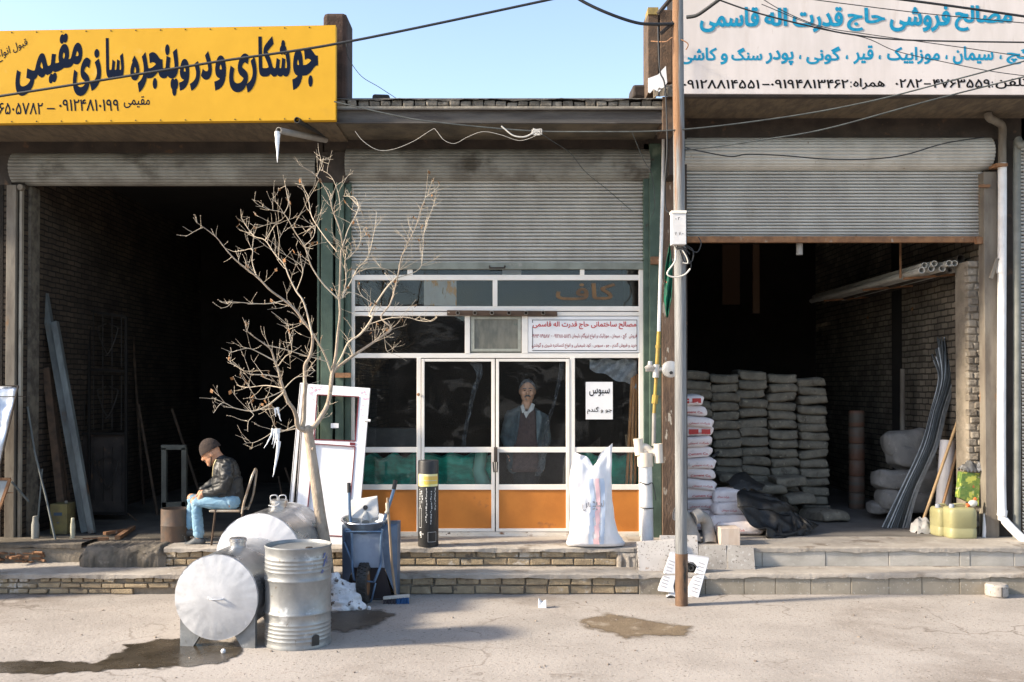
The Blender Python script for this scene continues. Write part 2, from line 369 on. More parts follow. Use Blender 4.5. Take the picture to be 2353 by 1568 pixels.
M_drum = mat('scuffed_zinc_drum', (.31, .32, .32), (.225, .232, .235), sc=4, rough=.5, metal=.55, bump=.2, bsc=20, layers=(((.16, .14, .12), 16, .63, .7), ((.52, .53, .54), 6, .6, .7)), rvar=.15)
M_black = mat('black_rubber', (.022, .022, .022), (.035, .034, .032), sc=9, rough=.6, bump=.15)
M_wire = mat('black_cable', (.02, .022, .025), None, rough=.6)
M_wireg = mat('weathered_cable', (.075, .085, .083), (.045, .05, .05), sc=9, rough=.7)
M_wirew = mat('pale_wire', (.62, .59, .53), None, rough=.6)
M_pole = mat('weathered_pole_paint', (.25, .255, .255), (.14, .143, .145), sc=8, rough=.7, metal=.1, bump=.5, layers=(((.20, .105, .05), 3.4, .5, .62), ((.10, .085, .05), 14, .64, .7)), stretch=(2.6, 2.6, .16))
M_rust = mat('rust', (.30, .155, .075), (.17, .09, .05), sc=9, rough=.9, bump=.4, layers=(((.36, .30, .24), 7, .62, .7),))
M_rustd = mat('dark_rust', (.11, .07, .045), (.06, .042, .03), sc=9, rough=.9, bump=.4)

# ---------------------------------------------------------------- structure
Y1, Y2, YF, YB = 10.9, 11.32, 12.1, 19.0
Z1 = Z(1318, Y1); Z2 = Z(1258, Y2)
XL, XM0, XM1, XR = -5.95, -2.30, 1.90, 5.80
b = MB()
b.grid(lambda i, j: ((i-.5)*160, -60+j*150, 0), 4, 4)
g = b.build('ground', M_ground, kind='structure', origin=(0, 0, 0))
# fine cracks in the beaten surface
n = M_ground.node_tree; N = n.nodes.new; L = n.links.new; bs = n.nodes['Principled BSDF']
tc = N('ShaderNodeTexCoord'); nz = N('ShaderNodeTexNoise'); nz.inputs['Scale'].default_value = 1.7; nz.inputs['Detail'].default_value = 6; L(tc.outputs['Object'], nz.inputs['Vector'])
va = N('ShaderNodeVectorMath'); va.operation = 'MULTIPLY_ADD'; L(nz.outputs['Color'], va.inputs[0]); va.inputs[1].default_value = (.9, .9, .9); L(tc.outputs['Object'], va.inputs[2])
vo = N('ShaderNodeTexVoronoi'); vo.feature = 'DISTANCE_TO_EDGE'; vo.inputs['Scale'].default_value = .75; L(va.outputs[0], vo.inputs['Vector'])
nm = N('ShaderNodeTexNoise'); nm.inputs['Scale'].default_value = .8; L(tc.outputs['Object'], nm.inputs['Vector'])
m1 = N('ShaderNodeMapRange'); L(vo.outputs['Distance'], m1.inputs[0]); m1.inputs[1].default_value = .002; m1.inputs[2].default_value = .016; m1.inputs[3].default_value = 1; m1.inputs[4].default_value = 0
m2 = N('ShaderNodeMapRange'); L(nm.outputs['Fac'], m2.inputs[0]); m2.inputs[1].default_value = .47; m2.inputs[2].default_value = .62; m2.inputs[4].default_value = .75
mm = N('ShaderNodeMath'); mm.operation = 'MULTIPLY'; L(m1.outputs[0], mm.inputs[0]); L(m2.outputs[0], mm.inputs[1])
src = bs.inputs['Base Color'].links[0].from_socket; mx = N('ShaderNodeMix'); mx.data_type = 'RGBA'; L(mm.outputs[0], mx.inputs[0]); L(src, mx.inputs[6]); mx.inputs[7].default_value = (.16, .13, .105, 1); L(mx.outputs[2], bs.inputs['Base Color'])

# unseen dark hills added behind the viewer to darken the shop glass reflections
rh = random.Random(2); hp_ = [rh.uniform(0, 6) for _ in range(4)]
b = MB(); b.grid(lambda i, j: ((i-.5)*240, -9-j*75, (7.0+1.0*math.sin(i*31+hp_[0])+.7*math.sin(i*73+hp_[1]))*math.sin(min(1, j*1.6)*math.pi/2)**.8 - .05), 80, 20)
b.build('unseen_hills', mat('hill_reflection_tones', (.06, .05, .038), (.03, .026, .02), sc=.15, rough=1, layers=(((.32, .29, .25), .55, .54, .6), ((.02, .018, .015), .9, .56, .6)), stretch=(1.6, 1, .8)), None, smooth=60, kind='structure')  # pale patches put in so the mirrored view looks broken up

def slab_top(x0, x1, y0, y1, z, amp=.02, nose=.03, lip=.05):     # worn cement tread with a ragged nose
    s = rnd.uniform(0, 99); nx = max(8, int((x1-x0)/.06)); ys = [0, .0, .03, .12, .5, 1]
    def f(i, j):
        k = round(j*5); x = x0+(x1-x0)*i; w = math.sin(x*7+s)*.5+math.sin(x*17+s*2)*.3+math.sin(x*41+s)*.3
        y = y0 - nose + w*amp*(1 if k < 3 else 0) + (y1-y0)*ys[k]
        if k == 5: y = y1
        zz = z - (lip + .02*w if k == 0 else .012 if k == 1 else 0) + w*amp*.25*(k < 4)
        return (x, y, zz)
    return MB().grid(f, nx, 5)
def courses(b, x0, x1, y, z0, z1, rows, bl=.235, soldier=False, keep=.97, seed=1):
    r = random.Random(seed); h = (z1-z0)/rows
    for k in range(rows):
        x = x0 - r.uniform(0, bl)*(k % 2)
        while x < x1:
            L_ = (bl if not (soldier and k == rows-1) else .115)*r.uniform(.88, 1.1)
            a, c = max(x, x0), min(x+L_-.016, x1)
            if c-a > .03 and r.random() < keep:
                d = r.uniform(-.012, .012); q = .007
                vs = [(xx+r.uniform(-q, q), yy+r.uniform(-q, q), zz+r.uniform(-q, q)) for zz in (z0+k*h+.012, z0+(k+1)*h-.006) for yy in (y+d, y+.1) for xx in (a, c)]
                b.add(vs, [(0, 2, 3, 1), (4, 5, 7, 6), (0, 1, 5, 4), (2, 6, 7, 3), (0, 4, 6, 2), (1, 3, 7, 5)])
            x += L_
XS0, XS1, XS2 = -8.0, X(790, Y1), X(1466, Y1)
t = thing('brick_steps', 'crumbling brick steps caked with dirt before the dark workshop', 'steps', ((XS0+XS1)/2, Y1, 0))
b = MB(); b.box(XS0, XS1, Y1+.03, Y2+.3, -.1, Z1-.055); b.box(XS0, X(190, Y2), Y2+.28, YF, -.1, Z2-.055); b.box(X(190, Y2)+.002, XS1, Y2+.03, YF, -.1, Z2-.055); b.build('core', M_mortar, t)
b = MB(); courses(b, XS0, XS1, Y1, .0, Z1-.045, 3, soldier=True, keep=.9, seed=3); b.build('riser', M_brick, t, bevel=.008)
b = MB(); courses(b, X(375, Y2), XS1, Y2, Z1+.005, Z2-.045, 2, bl=.15, keep=.95, seed=4); b.build('riser', M_brick, t, bevel=.008)
M_dirt = mat('dirty_cement', (.17, .145, .115), (.10, .085, .065), sc=5, rough=1, bump=1, bsc=16, layers=(((.28, .24, .19), 7, .6, .7),))
def lump(x0, x1, y0, y1, z0, z1, seed):
    r = random.Random(seed); ph = [r.uniform(0, 6) for _ in range(5)]
    def f(i, j):
        x = x0+(x1-x0)*i; k = j*1.0
        w = mnoise.noise(Vector((x*6, k*3, seed)))*1.6+mnoise.noise(Vector((x*17, k*7, seed)))*.9+mnoise.noise(Vector((x*45, k*20, seed)))*.5
        e = min(1, i/.08, (1-i)/.08); an = k*math.pi/2
        return (x, y1-(y1-y0)*abs(math.cos(an))**.35*(.85+.15*e)+w*.022, z0+(z1-z0)*math.sin(an)**.35*(.7+.3*e)+w*.016*(k > 0))
    return MB().grid(f, 90, 16)
lump(X(185, Y2), X(385, Y2), Y2-.07, Y2+.35, Z1-.02, Z2+.012, 5).build('cement_patch', M_dirt, t, smooth=60)
slab_top(XS0, XS1, Y1, Y2+.32, Z1).build('tread', M_cement, t, smooth=50)
slab_top(X(380, Y2), XS1, Y2, YF, Z2).build('tread', M_cement, t, smooth=50)
slab_top(XS0, X(190, Y2+.28), Y2+.28, YF, Z2).build('tread', M_dirt, t, smooth=50)
b = MB(); b.box(X(190, Y2)-.02, X(380, Y2), Y2+.2, YF, Z2-.06, Z2-.003); b.build('tread', M_dirt, t)

t = thing('brick_steps', 'yellow brick steps with cement treads below the cream shop window', 'steps', ((XS1+XS2)/2, Y1, 0))
b = MB(); b.box(XS1+.003, XS2, Y1+.03, Y2+.3, -.1, Z1-.055); b.box(XS1+.003, XS2, Y2+.03, YF+.1, -.1, Z2-.055); b.build('core', M_mortar, t)
b = MB(); courses(b, XS1, XS2, Y1, .0, Z1-.045, 2, bl=.25, seed=8); b.build('riser', M_brick, t, bevel=.008)
b = MB(); courses(b, XS1, X(1425, Y2), Y2, Z1+.005, Z2-.04, 2, bl=.25, keep=.93, seed=9); b.build('riser', M_brick, t, bevel=.008)
lump(X(1415, Y2), X(1468, Y2), Y2-.04, Y2+.3, Z1-.01, Z2-.01, 12).build('cement_patch', M_cement, t, smooth=60)
slab_top(XS1, XS2, Y1, Y2+.1, Z1).build('tread', M_cement, t, smooth=50)
slab_top(XS1, XS2, Y2, YF+.1, Z2, .025).build('tread', M_cement, t, smooth=50)

t = thing('stone_steps', 'pale stone slab steps in front of the cement store', 'steps', ((XS2+9)/2, Y1, 0))
b = MB(); b.box(XS2+.003, 9, Y1+.02, Y2+.2, -.1, Z1-.002); b.box(XS2+.003, 9, Y2+.02, YF, -.1, Z2-.002); b.build('core', M_mortar, t)
b = MB(); x = XS2+.01
for k in range(40):
    q = rnd.uniform(.26, .44); e = min(x+q, 8.9)
    if e-x > .05: b.box(x, e-.006, Y1+rnd.uniform(-.003, .003), Y1+.05, .0, Z1-.03)
    x += q
b.build('riser', M_terr, t, bevel=.004)
b = MB(); x = XS2+.01
for q in (.55, .9, .72, .72, .8, .12, .5, .4, .25, .6, .6, .8):
    e = min(x+q, 8.9)
    if e-x > .05: b.box(x, e-.006, Y2+rnd.uniform(-.004, .004), Y2+.05, Z1+.002, Z2-.035)
    x += q
b.build('riser', M_stone, t, bevel=.004)
slab_top(XS2, 9, Y1, Y2+.03, Z1+.002, .004, .02).build('tread', M_cement, t, smooth=50)
slab_top(XS2, 9, Y2, YF+.02, Z2+.002, .004, .02).build('tread', M_cement, t, smooth=50)

def slats(x0, x1, y, z0, z1, pitch=.043, amp=.024):
    n = int((z1-z0)/pitch); p = (z1-z0)/n
    rs = random.Random(int(x0*100)); wob = [rs.uniform(-.006, .006) for _ in range(n+1)]; til = [rs.uniform(-.004, .004) for _ in range(n+1)]
    fr_ = (0, .06, .14, .22, .4, .6, .78, .86, .94)
    def f(i, j):
        q = round(j*n*9); k, s = divmod(q, 9); k = min(k, n); a = fr_[s]
        d = .022 if s in (0, 1) or s == 8 else -amp*math.sin(math.pi*(a-.1)/.8)**.6-.006+wob[k]
        return (x0+(x1-x0)*i, y+d, z0+(z1-z0)*(k+a)/n+til[k]*(i-.5)*2)
    return MB().grid(f, 6, n*9)
def coil(x0, x1, yc, zc, r, pitch=.043, amp=.012):
    n = int(2*math.pi*r/pitch)
    return MB().grid(lambda i, j: (x0+(x1-x0)*i, yc-(r+amp*abs(math.sin(math.pi*j*n))**.75)*math.cos(2*math.pi*j), zc+(r+amp*abs(math.sin(math.pi*j*n))**.75)*math.sin(2*math.pi*j)), 1, n*6)

# --- left workshop
t = thing('workshop_building', 'tall dark open workshop with a rolled up shutter under the yellow sign', 'building', (-4.1, YF, 0))
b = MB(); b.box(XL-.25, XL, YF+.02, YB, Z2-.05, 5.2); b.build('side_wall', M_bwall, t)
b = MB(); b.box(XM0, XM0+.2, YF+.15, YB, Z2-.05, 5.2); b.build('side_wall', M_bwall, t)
b = MB(); b.box(XL-.25, XM0+.2, YB, YB+.2, Z2-.05, 5.2); b.build('back_wall', M_shade, t)
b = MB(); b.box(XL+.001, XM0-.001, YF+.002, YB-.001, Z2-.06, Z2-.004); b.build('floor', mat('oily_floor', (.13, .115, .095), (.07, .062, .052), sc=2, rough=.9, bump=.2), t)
zs = Z(281, 11.2)
b = MB(); b.box(-8.5, XM0+.3, 11.25, YF+.05, zs, zs+.18); b.build('soffit', M_soff, t)
b = MB(); b.box(-8.5, XM0+.2, YF+.051, YB+.2, 5.201, 5.45); b.build('roof', M_shade, t)
b = MB(); b.pbox(-220, 320, 745, 356, YF, YF+.06); b.pbox(-220, 356, 26, 425, YF+.01, YF+.06); b.build('lintel', M_dark, t)
b = MB(); b.pbox(-330, 425, 8, 1262, YF+.012, YF+.3); b.build('front_wall', M_shade, t)
b = MB(); b.pbox(9, 425, 37, 1256, YF-.06, YF+.012); b.build('post', M_rustg, t, bevel=.006)
b = MB(); b.pbox(39, 428, 51, 1250, YF-.03, YF+.1); b.build('guide_rail', mat('worn_pale_rail', (.40, .36, .29), (.22, .19, .15), sc=5, rough=.7, layers=(((.1, .08, .06), 6, .6, .7),), stretch=(1, 1, .3)), t, bevel=.004)
b = MB(); b.pbox(56, 428, 72, 1245, YF+.12, YF+.35); b.build('brick_pier', mat('rough_brick_pier', (.16, .14, .11), (.07, .06, .05), sc=9, rough=1, bump=1, bsc=20), t)
x0, x1 = P(27, 380, YF).x, P(727, 380, YF).x
s_ = coil(x0, x1, YF+.1, Z(386, YF), .19).build('roller_shutter', M_shutd, t, smooth=70)
b = MB(); b.pbox(30, 420, 726, 428, YF+.1, YF+.13); b.build('bottom_bar', M_dark, s_)
b = MB(); b.pbox(741, 28, 797, 232, 11.3, 11.75); b.build('roof_pier', mat('brown_brick_pier', (.075, .045, .035), (.045, .03, .024), sc=8, rough=.95, bump=.5), t, bevel=.05)
b = MB(); b.lathe([(.001, .05), (.035, .05), (.04, 0), (.035, -.02), (.001, -.02)], P(50, 432, YF-.03), rot('X', 90), 16); b.build('pulley_ring', M_rustg, t, smooth=40)

# --- middle shop
t = thing('shop_building', 'low middle shop with cream window frame and orange lower panels', 'building', (-.2, YF, 0))
b = MB(); b.box(XM0+.201, XM1, YB-2, YB-1.8, Z2-.05, 5.2); b.build('back_wall', M_shade, t)
b = MB(); b.box(XM0+.201, XM1, YF+.2, YB-2.001, Z2-.06, Z2-.006); b.build('floor', M_shade, t)
b = MB(); b.box(XM1, XM1+.2, YF+.12, YB, Z2-.05, 5.2); b.build('side_wall', M_shade, t)
zb = Z(285, 11.25); zt = Z(252, 11.25); zp = Z(228, 11.25)
xa, xb = P(772, 270, 11.25).x, P(1524, 270, 11.25).x
b = MB(); b.box(xa, xb, 11.25, 11.262, zb, zt); b.box(xa, xb, 11.215, 11.25, zb, zb+.014); b.box(xa, xb, 11.205, 11.25, zt-.014, zt); b.build('steel_beam', mat('worn_steel_beam', (.10, .09, .08), (.05, .042, .037), sc=5, rough=.7, bump=.2, layers=(((.19, .18, .165), 3, .58, .7),), stretch=(.3, 1, 3)), t)
b = MB(); r = random.Random(4); x = xa
while x < xb:
    q = r.uniform(.12, .135); b.box(x+.006, x+q-.006, 11.22+r.uniform(-.012, .012), 11.4, zt+.03, zp-.025+r.uniform(-.012, .012), .007); x += q
b.build('parapet_brick', mat('black_weathered_brick', (.20, .18, .15), (.10, .09, .075), sc=9, rough=1, bump=.8, bsc=40, layers=(((.33, .30, .25), 10, .58, .7),)), t, bevel=.012)
slab_top(xa, xb, 11.2, 11.7, zp, .012, .0, .022).build('parapet_cap', mat('sooty_mortar_cap', (.075, .068, .06), (.12, .11, .095), sc=8, rough=1, bump=.8), t, smooth=50)
b = MB(); b.box(xa, xb, 11.28, 11.45, zt+.03, zp-.03); b.build('parapet_core', M_shade, t)
b = MB(); b.box(xa, xb, 11.215, 11.4, zt+.001, zt+.028); b.build('mortar_bed', mat('pale_mortar', (.35, .315, .255), (.2, .18, .15), sc=8, rough=1, bump=.8), t)
b = MB(); b.box(xa, xb, 11.263, YF+.05, zb+.03, zb+.1); b.build('soffit', mat('stained_soffit', (.14, .115, .08), (.07, .06, .045), sc=3, rough=.95, bump=.3), t)
b = MB(); b.box(xa, xb, YF+.051, YB-1.8, zb+.1, zb+.3); b.build('roof', M_shade, t)
b = MB(); b.pbox(742, 308, 1545, 352, YF, YF+.06); b.build('lintel', M_dark, t)
x0, x1 = P(795, 380, YF).x, P(1492, 380, YF).x
s_ = coil(x0, x1, YF+.1, Z(377, YF), .195).build('shutter_roll', M_shutd, t, smooth=70)
x0, x1 = P(800, 500, YF).x, P(1481, 500, YF).x
s_ = slats(x0, x1, YF+.09, Z(606, YF), Z(395, YF)).build('roller_shutter', M_shut, t, smooth=70)
b = MB(); b.pbox(806, 603, 1479, 619, YF+.03, YF+.09); b.build('bottom_bar', mat('grey_green_bar', (.25, .27, .23), (.18, .19, .16), sc=6, rough=.6, layers=(((.4, .38, .33), 5, .6, .7),)), s_, bevel=.004)
b = MB(); b.tube([P(1125, 612, YF+.03), P(1125, 616, YF-.02), P(1160, 616, YF-.02), P(1160, 612, YF+.03)], .01); b.build('handle', M_dark, s_)
# green steel pillars
def pillar(us, v0, v1):
    b = MB()
    for (u0, u1, y0) in us: b.pbox(u0, v0, u1, v1, y0, YF+.14)
    return b.build('pillar', M_green, t, bevel=.006)
pillar([(727, 735, YF-.02), (735.5, 765, YF-.06), (769, 790, YF-.05), (791, 806, YF+.0)], 420, 1262)
pillar([(1480, 1493, YF+.0), (1494, 1519, YF-.06)], 330, 1262)
b = MB(); b.pbox(728, 350, 800, 420, YF-.04, YF+.06); b.build('pillar_head', M_dark, t)
b = MB(); b.pbox(1490, 252, 1528, 330, YF-.05, YF+.06); b.build('pillar_head', M_dark, t)
b = MB(); b.pbox(1496, 590, 1518, 607, YF-.11, YF-.06); b.build('rusty_bracket', M_rust, t)
b = MB(); b.pbox(770, 857, 806, 868, YF-.09, YF-.06); b.build('rusty_bracket', M_rust, t)
# shop front
yw = YF+.08
fr = MB()
def hbar(v0, v1, u0=808, u1=1478, d=.045): fr.pbox(u0, v0, u1, v1, yw-d/2, yw+d/2)
def vbar(u0, u1, v0, v1, d=.05): fr.pbox(u0, v0, u1, v1, yw-d/2-.003, yw+d/2)
hbar(632, 644); hbar(704, 715); hbar(717, 726, d=.06); hbar(812, 823)
vbar(806, 815, 617, 1235); vbar(1469, 1479, 617, 1235); vbar(1132, 1143, 643, 705); vbar(936, 948, 617, 633); vbar(1333, 1343, 617, 633)
vbar(1068, 1080, 725, 813); vbar(1199, 1213, 725, 813); vbar(957, 967, 822, 1223); vbar(1310, 1321, 822, 1223)
hbar(1028, 1040, 814, 958); hbar(1114, 1126, 814, 958); hbar(1028, 1040, 1320, 1470); hbar(1114, 1126, 1320, 1470)
fr = fr.build('window_frame', M_cream, t, bevel=.004)
MB().pbox(806, 1222.5, 1479, 1236, yw-.026, yw+.022).build('rusty_sill', mat('rusty_cream_sill', (.78, .72, .63), (.66, .59, .49), sc=4, rough=.7, layers=(((.24, .12, .055), 5, .56, .66), ((.10, .06, .035), 14, .62, .68)), stretch=(1, 1, 2)), fr, bevel=.003)
def pane(u0, v0, u1, v1, par=None, y=None):
    y = y or yw+.005
    MB().pbox(u0-1, v0-1, u1+1, v1+1, y, y+.004).build('pane', M_glass, par or fr)
for a in ((815, 617, 936, 632), (948, 617, 1333, 632), (1343, 617, 1469, 632), (815, 644, 1132, 704), (1143, 644, 1469, 704), (815, 726, 1068, 812), (815, 823, 957, 1028), (815, 1040, 957, 1114), (1321, 823, 1469, 1028), (1321, 1040, 1469, 1114)): pane(*a)
b = MB(); b.pbox(814, 1125, 958, 1223, yw-.008, yw+.01); b.build('lower_panel', M_orange, fr)
b = MB(); b.pbox(1320, 1125, 1470, 1223, yw-.008, yw+.01); b.build('lower_panel', M_orange, fr)
b = MB(); b.pbox(1212, 725, 1470, 813, yw, yw+.01); b.build('backing_board', M_white, fr)
b = MB(); b.pbox(1079, 725, 1200, 813, yw-.006, yw+.006); b.build('vent_pane', M_frost, fr)
b = MB()
for a in ((1082, 728, 1090, 808), (1190, 728, 1197, 808), (1090, 728, 1190, 734), (1090, 802, 1190, 808)): b.pbox(*a, yw-.02, yw-.006)
b.build('vent_frame', mat('greenish_vent_frame', (.40, .40, .33), (.3, .3, .25), sc=8, rough=.6), fr)
for (u0, u1) in ((968, 1137), (1139.5, 1309)):
    b = MB(); yd = yw-.012
    for a in ((u0, 825, u0+7, 1222), (u1-8, 825, u1, 1222)): b.pbox(*a, yd-.022, yd+.02)
    for a in ((u0+7, 825, u1-8, 831), (u0+7, 1028, u1-8, 1040), (u0+7, 1114, u1-8, 1126), (u0+7, 1215, u1-8, 1222)): b.pbox(*a, yd-.02, yd+.018)
    d = b.build('door', M_cream, t, bevel=.003)
    pane(u0+7, 831, u1-8, 1028, d); pane(u0+7, 1040, u1-8, 1114, d)
    b = MB(); b.pbox(u0+6, 1125, u1-7, 1216, yd-.004, yd+.01); b.build('lower_panel', M_orange, d)
    b = MB()
    if u0 < 1000: b.lathe([(.001, 0), (.014, 0), (.02, .03), (.014, .045), (.001, .047)], P(962, 907, yd-.03), rot('X', 90), 12); b.build('door_knob', M_rust, d, smooth=40)
    else: b.pbox(1135, 1028, 1143, 1062, yd-.06, yd-.03); b.tube([P(1133, 1062, yd-.04), P(1135, 1085, yd-.045), P(1142, 1085, yd-.045), P(1143, 1062, yd-.04)], .008); b.build('padlock', M_dark, d)
# painted word left on the upper glass
M_ochre = mat('faded_ochre_paint', (.20, .115, .05), (.11, .065, .035), sc=9, rough=.8)
lettering('faded_lettering', [('کاف', (1277, 651, 1414, 690))], M_ochre, fr, yw-.002, bold=.02)
b = MB(); b.pbox(974, 645, 1049, 703, yw+.012, yw+.014); b.build('stained_paper', mat('brown_stained_paper', (.36, .33, .28), (.30, .27, .23), sc=5, rough=.9, layers=(((.40, .20, .05), 7, .53, .6), ((.16, .09, .035), 11, .6, .68)), stretch=(1.6, 1, .6)), fr)
# masonry lumps on the roof
for (u0, v0, u1, v1, lb) in ((857, 215, 896, 231, 'low brown brick lump on the roof edge beside the tall dark pier'), (1452, 192, 1490, 226, 'taller brown brick block on the roof edge beside the torn white sheet')):
    b = MB(); b.pbox(u0, v0, u1, v1, 11.6, 11.9, .02); b.build('roof_brick', M_dark, bevel=.03, label=lb, cat='brick block')

# --- right store
t = thing('store_building', 'open cement store with half lowered shutter under the white sign', 'building', (3.9, YF, 0))
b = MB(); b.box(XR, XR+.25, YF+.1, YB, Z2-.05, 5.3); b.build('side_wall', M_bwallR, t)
b = MB(); b.pbox(2228, 600, 2270, 1240, YF+.145, YF+.5); b.build('pier_core', M_mortar, t)
b = MB(); courses(b, P(2224, 600, YF+.12).x, XR+.02, YF+.12, Z2, Z(600, YF+.12), 37, bl=.125, seed=41, keep=.97); b.build('brick_pier', M_bpier, t, bevel=.012)
b = MB(); b.box(X(2080, 14.8)+.05, XR-.001, 14.8, 15.2, Z2-.05, 5.3); b.build('inner_pier', M_shade, t)
b = MB(); b.box(XM1, XR+.25, YB, YB+.2, Z2-.05, 5.3); b.build('back_wall', M_shade, t)
M_sf = mat('dusty_store_floor', (.17, .155, .14), (.12, .108, .096), sc=2, rough=.95, bump=.2)
b = MB(); b.box(XM1+.2, XR+.02, YF+.021, YB-.001, Z2-.06, Z2-.0); b.build('floor', M_sf, t)
zs2 = Z(217, 11.1)
b = MB(); b.box(XM1, 9, 11.15, YF+.05, zs2, zs2+.16); b.build('soffit', M_soff, t)
b = MB(); b.box(XM1, 9, 11.35, YF+.04, zs2+.161, zs2+1.5); b.build('parapet', M_shade, t)
b = MB(); b.box(XM1+.001, XR+.3, YF+.051, YB+.2, 5.301, 5.55); b.build('roof', M_shade, t)
b = MB(); b.pbox(1530, 262, 2400, 322, YF, YF+.06); b.build('lintel', M_dark, t)
x0, x1 = P(1572, 350, YF).x, P(2279, 350, YF).x
coil(x0, x1, YF+.1, Z(350, YF), .19).build('shutter_roll', M_shut, t, smooth=70)
x0, x1 = P(1572, 470, YF).x, P(2268, 470, YF).x
s_ = slats(x0, x1, YF+.12, Z(545, YF), Z(375, YF), .038).build('roller_shutter', mat('store_shutter_slats', (.56, .555, .52), (.46, .45, .42), sc=3, rough=.5, metal=.2, layers=(((.24, .21, .17), 1.0, .6, .76), ((.22, .16, .10), 8, .66, .74)), stretch=(1, 1, .4), rvar=.12), t, smooth=70)
b = MB(); b.pbox(1572, 543, 2262, 557, YF+.05, YF+.12); b.build('bottom_bar', M_rust, s_, bevel=.004)
b = MB(); b.pbox(2266, 395, 2291, 1240, YF-.05, YF+.1); b.build('post', M_rustg, t, bevel=.006)
b = MB(); b.pbox(1522, 300, 1550, 1246, YF-.08, YF+.08); b.build('post', M_rustp, t, bevel=.008)
b = MB(); b.pbox(1552, 300, 1578, 1240, YF-.02, YF+.1); b.build('inner_post', M_dark, t)
b = MB(); b.pbox(2291, 300, 2350, 1240, YF+.02, YF+.2); b.build('front_wall', M_dark, t)
b = MB(); b.pbox(2252, 424, 2276, 430, YF-.09, YF-.05); b.pbox(2245, 545, 2268, 560, YF-.02, YF+.05); b.build('catch', M_rust, t)
b = MB(); b.pbox(1489, 22, 1513, 214, 11.3, 11.7); b.build('roof_pier', M_rustd, t, bevel=.01)
b = MB(); b.pbox(1517, 22, 1545, 190, 11.3, 11.7); b.build('roof_pier', M_rustd, t, bevel=.01)
b = MB(); b.pbox(1489, 17, 1513, 33, 11.28, 11.5); b.build('pier_cap', mat('mossy_yellow_cap', (.30, .22, .07), (.18, .14, .06), sc=12, rough=.9), t)
lump(P(1500, 215, 11.2).x, P(1548, 215, 11.2).x, 11.1, 11.5, Z(228, 11.2), Z(196, 11.2), 3).build('rubble_cap', M_dirt, t, smooth=40)
b = MB(); b.pbox(1522, 222, 1553, 300, 11.2, 11.6); b.build('beam_end', M_rustd, t, bevel=.01)
b = MB(); b.box(XM1-.06, XM1+.04, 11.62, YF-.001, 4.75, zs2-.002); b.build('sun_stop', M_dark, t)  # dark box added to keep a stray sun patch off the store shutter
# neighbour at the right edge
t = thing('neighbour_building', 'sliver of a closed shutter shop beyond the downpipes', 'building', (6.6, YF, 0))
x0, x1 = P(2347, 700, YF).x, 8.8
slats(x0, x1, YF+.03, Z2, Z(330, YF), .043).build('roller_shutter', M_shut, t, smooth=70)
b = MB(); b.pbox(2347, 265, 2600, 330, YF, YF+.06); b.build('lintel', M_dark, t)
b = MB(); b.box(8.8, 9.0, YF, YB, Z2, 5.4); b.box(XR+.251, 8.8, YF+.21, YF+.4, Z2, 5.4); b.build('wall', M_shade, t)
# ---------------------------------------------------------------- signs
M_yel = mat('yellow_sign_face', (.66, .365, .025), (.62, .34, .022), sc=2, rough=.6, spec=.2, bump=.25, bsc=2.5, layers=(((.68, .44, .12), 2.2, .62, .75), ((.50, .28, .03), 1.2, .6, .8)))
M_navy = mat('navy_lettering', (.008, .014, .032), None, rough=.9, spec=.05)
M_ink = mat('black_lettering', (.012, .012, .013), None, rough=.9, spec=.05)
M_teal = mat('turquoise_lettering', (.01, .20, .36), (.02, .27, .43), sc=30, rough=.8, spec=.1)
M_red = mat('red_lettering', (.50, .05, .045), None, rough=.6)
M_redb = mat('dark_red_lettering', (.30, .04, .05), None, rough=.6)
ys = 11.1
t = thing('shop_sign', 'long yellow sign board with navy lettering above the dark workshop', 'sign', (-4, ys, Z(280, ys)))
TL, TR, BR, BL = P(-230, 75, ys), P(771, 58, ys), P(771, 276, ys), P(-230, 286, ys)
b = MB().slab([TL, TR, BR, BL], (0, .09, 0)); b.m = 1
for k in range(14):
    u = -30+57*k
    for v in (62.5+(770-u)*.017, 272.5+(770-u)*.010): p = P(u, v, ys); b.obox(p+Vector((0, -.002, 0)), (.012, .004, .012))
b.build('board', [M_yel, M_dark], t)
b = MB(); b.slab([P(-230, 75, ys)+Vector((0, .092, -.02)), P(769, 60, ys)+Vector((0, .092, -.02)), P(769, 275, ys)+Vector((0, .092, 0)), P(-230, 285, ys)+Vector((0, .092, 0))], (0, .04, 0)); b.build('backing_frame', M_dark, t)
def cb(x0, y0, x1, y1): return (x0*.34, y0*.34, x1*.34, y1*.34)
lettering('lettering', [('جو', cb(1975, 325, 2150, 610)), ('شکا', cb(1745, 245, 1962, 520)), ('ری', cb(1548, 362, 1735, 628)), ('و', cb(1448, 375, 1528, 614)), ('د', cb(1358, 345, 1432, 540)), ('ر', cb(1283, 412, 1352, 615)), ('و', cb(1210, 398, 1280, 615)),
  ('پنجر', cb(930, 300, 1205, 650)), ('ه', cb(880, 375, 942, 545)), ('سا', cb(714, 258, 838, 532)), ('ز', cb(608, 332, 684, 616)), ('ی', cb(492, 390, 612, 650)), ('مقیمی', tuple((x*.34, y*.34) for x, y in ((104, 318), (558, 195), (556, 500), (104, 668))))], M_navy, t, ys-.0015, bold=.045)
lettering('phone_lettering', [('مقیمی', cb(836, 650, 1012, 732)), ('۰۹۱۲۴۸۱۰۱۹۹', cb(398, 672, 802, 752)), ('-', cb(316, 731, 370, 740)), ('۰۲۸۲۶۵۰۵۷۸۲', cb(-165, 694, 290, 776)), ('قبول انواع', ((-9, 118), (60, 88), (66, 110), (-4, 146)))], M_navy, t, ys-.0015, bold=.012)
ys = 11.1
t = thing('shop_sign', 'large dirty white sign board with turquoise lettering above the cement store', 'sign', (4, ys, Z(217, ys)))
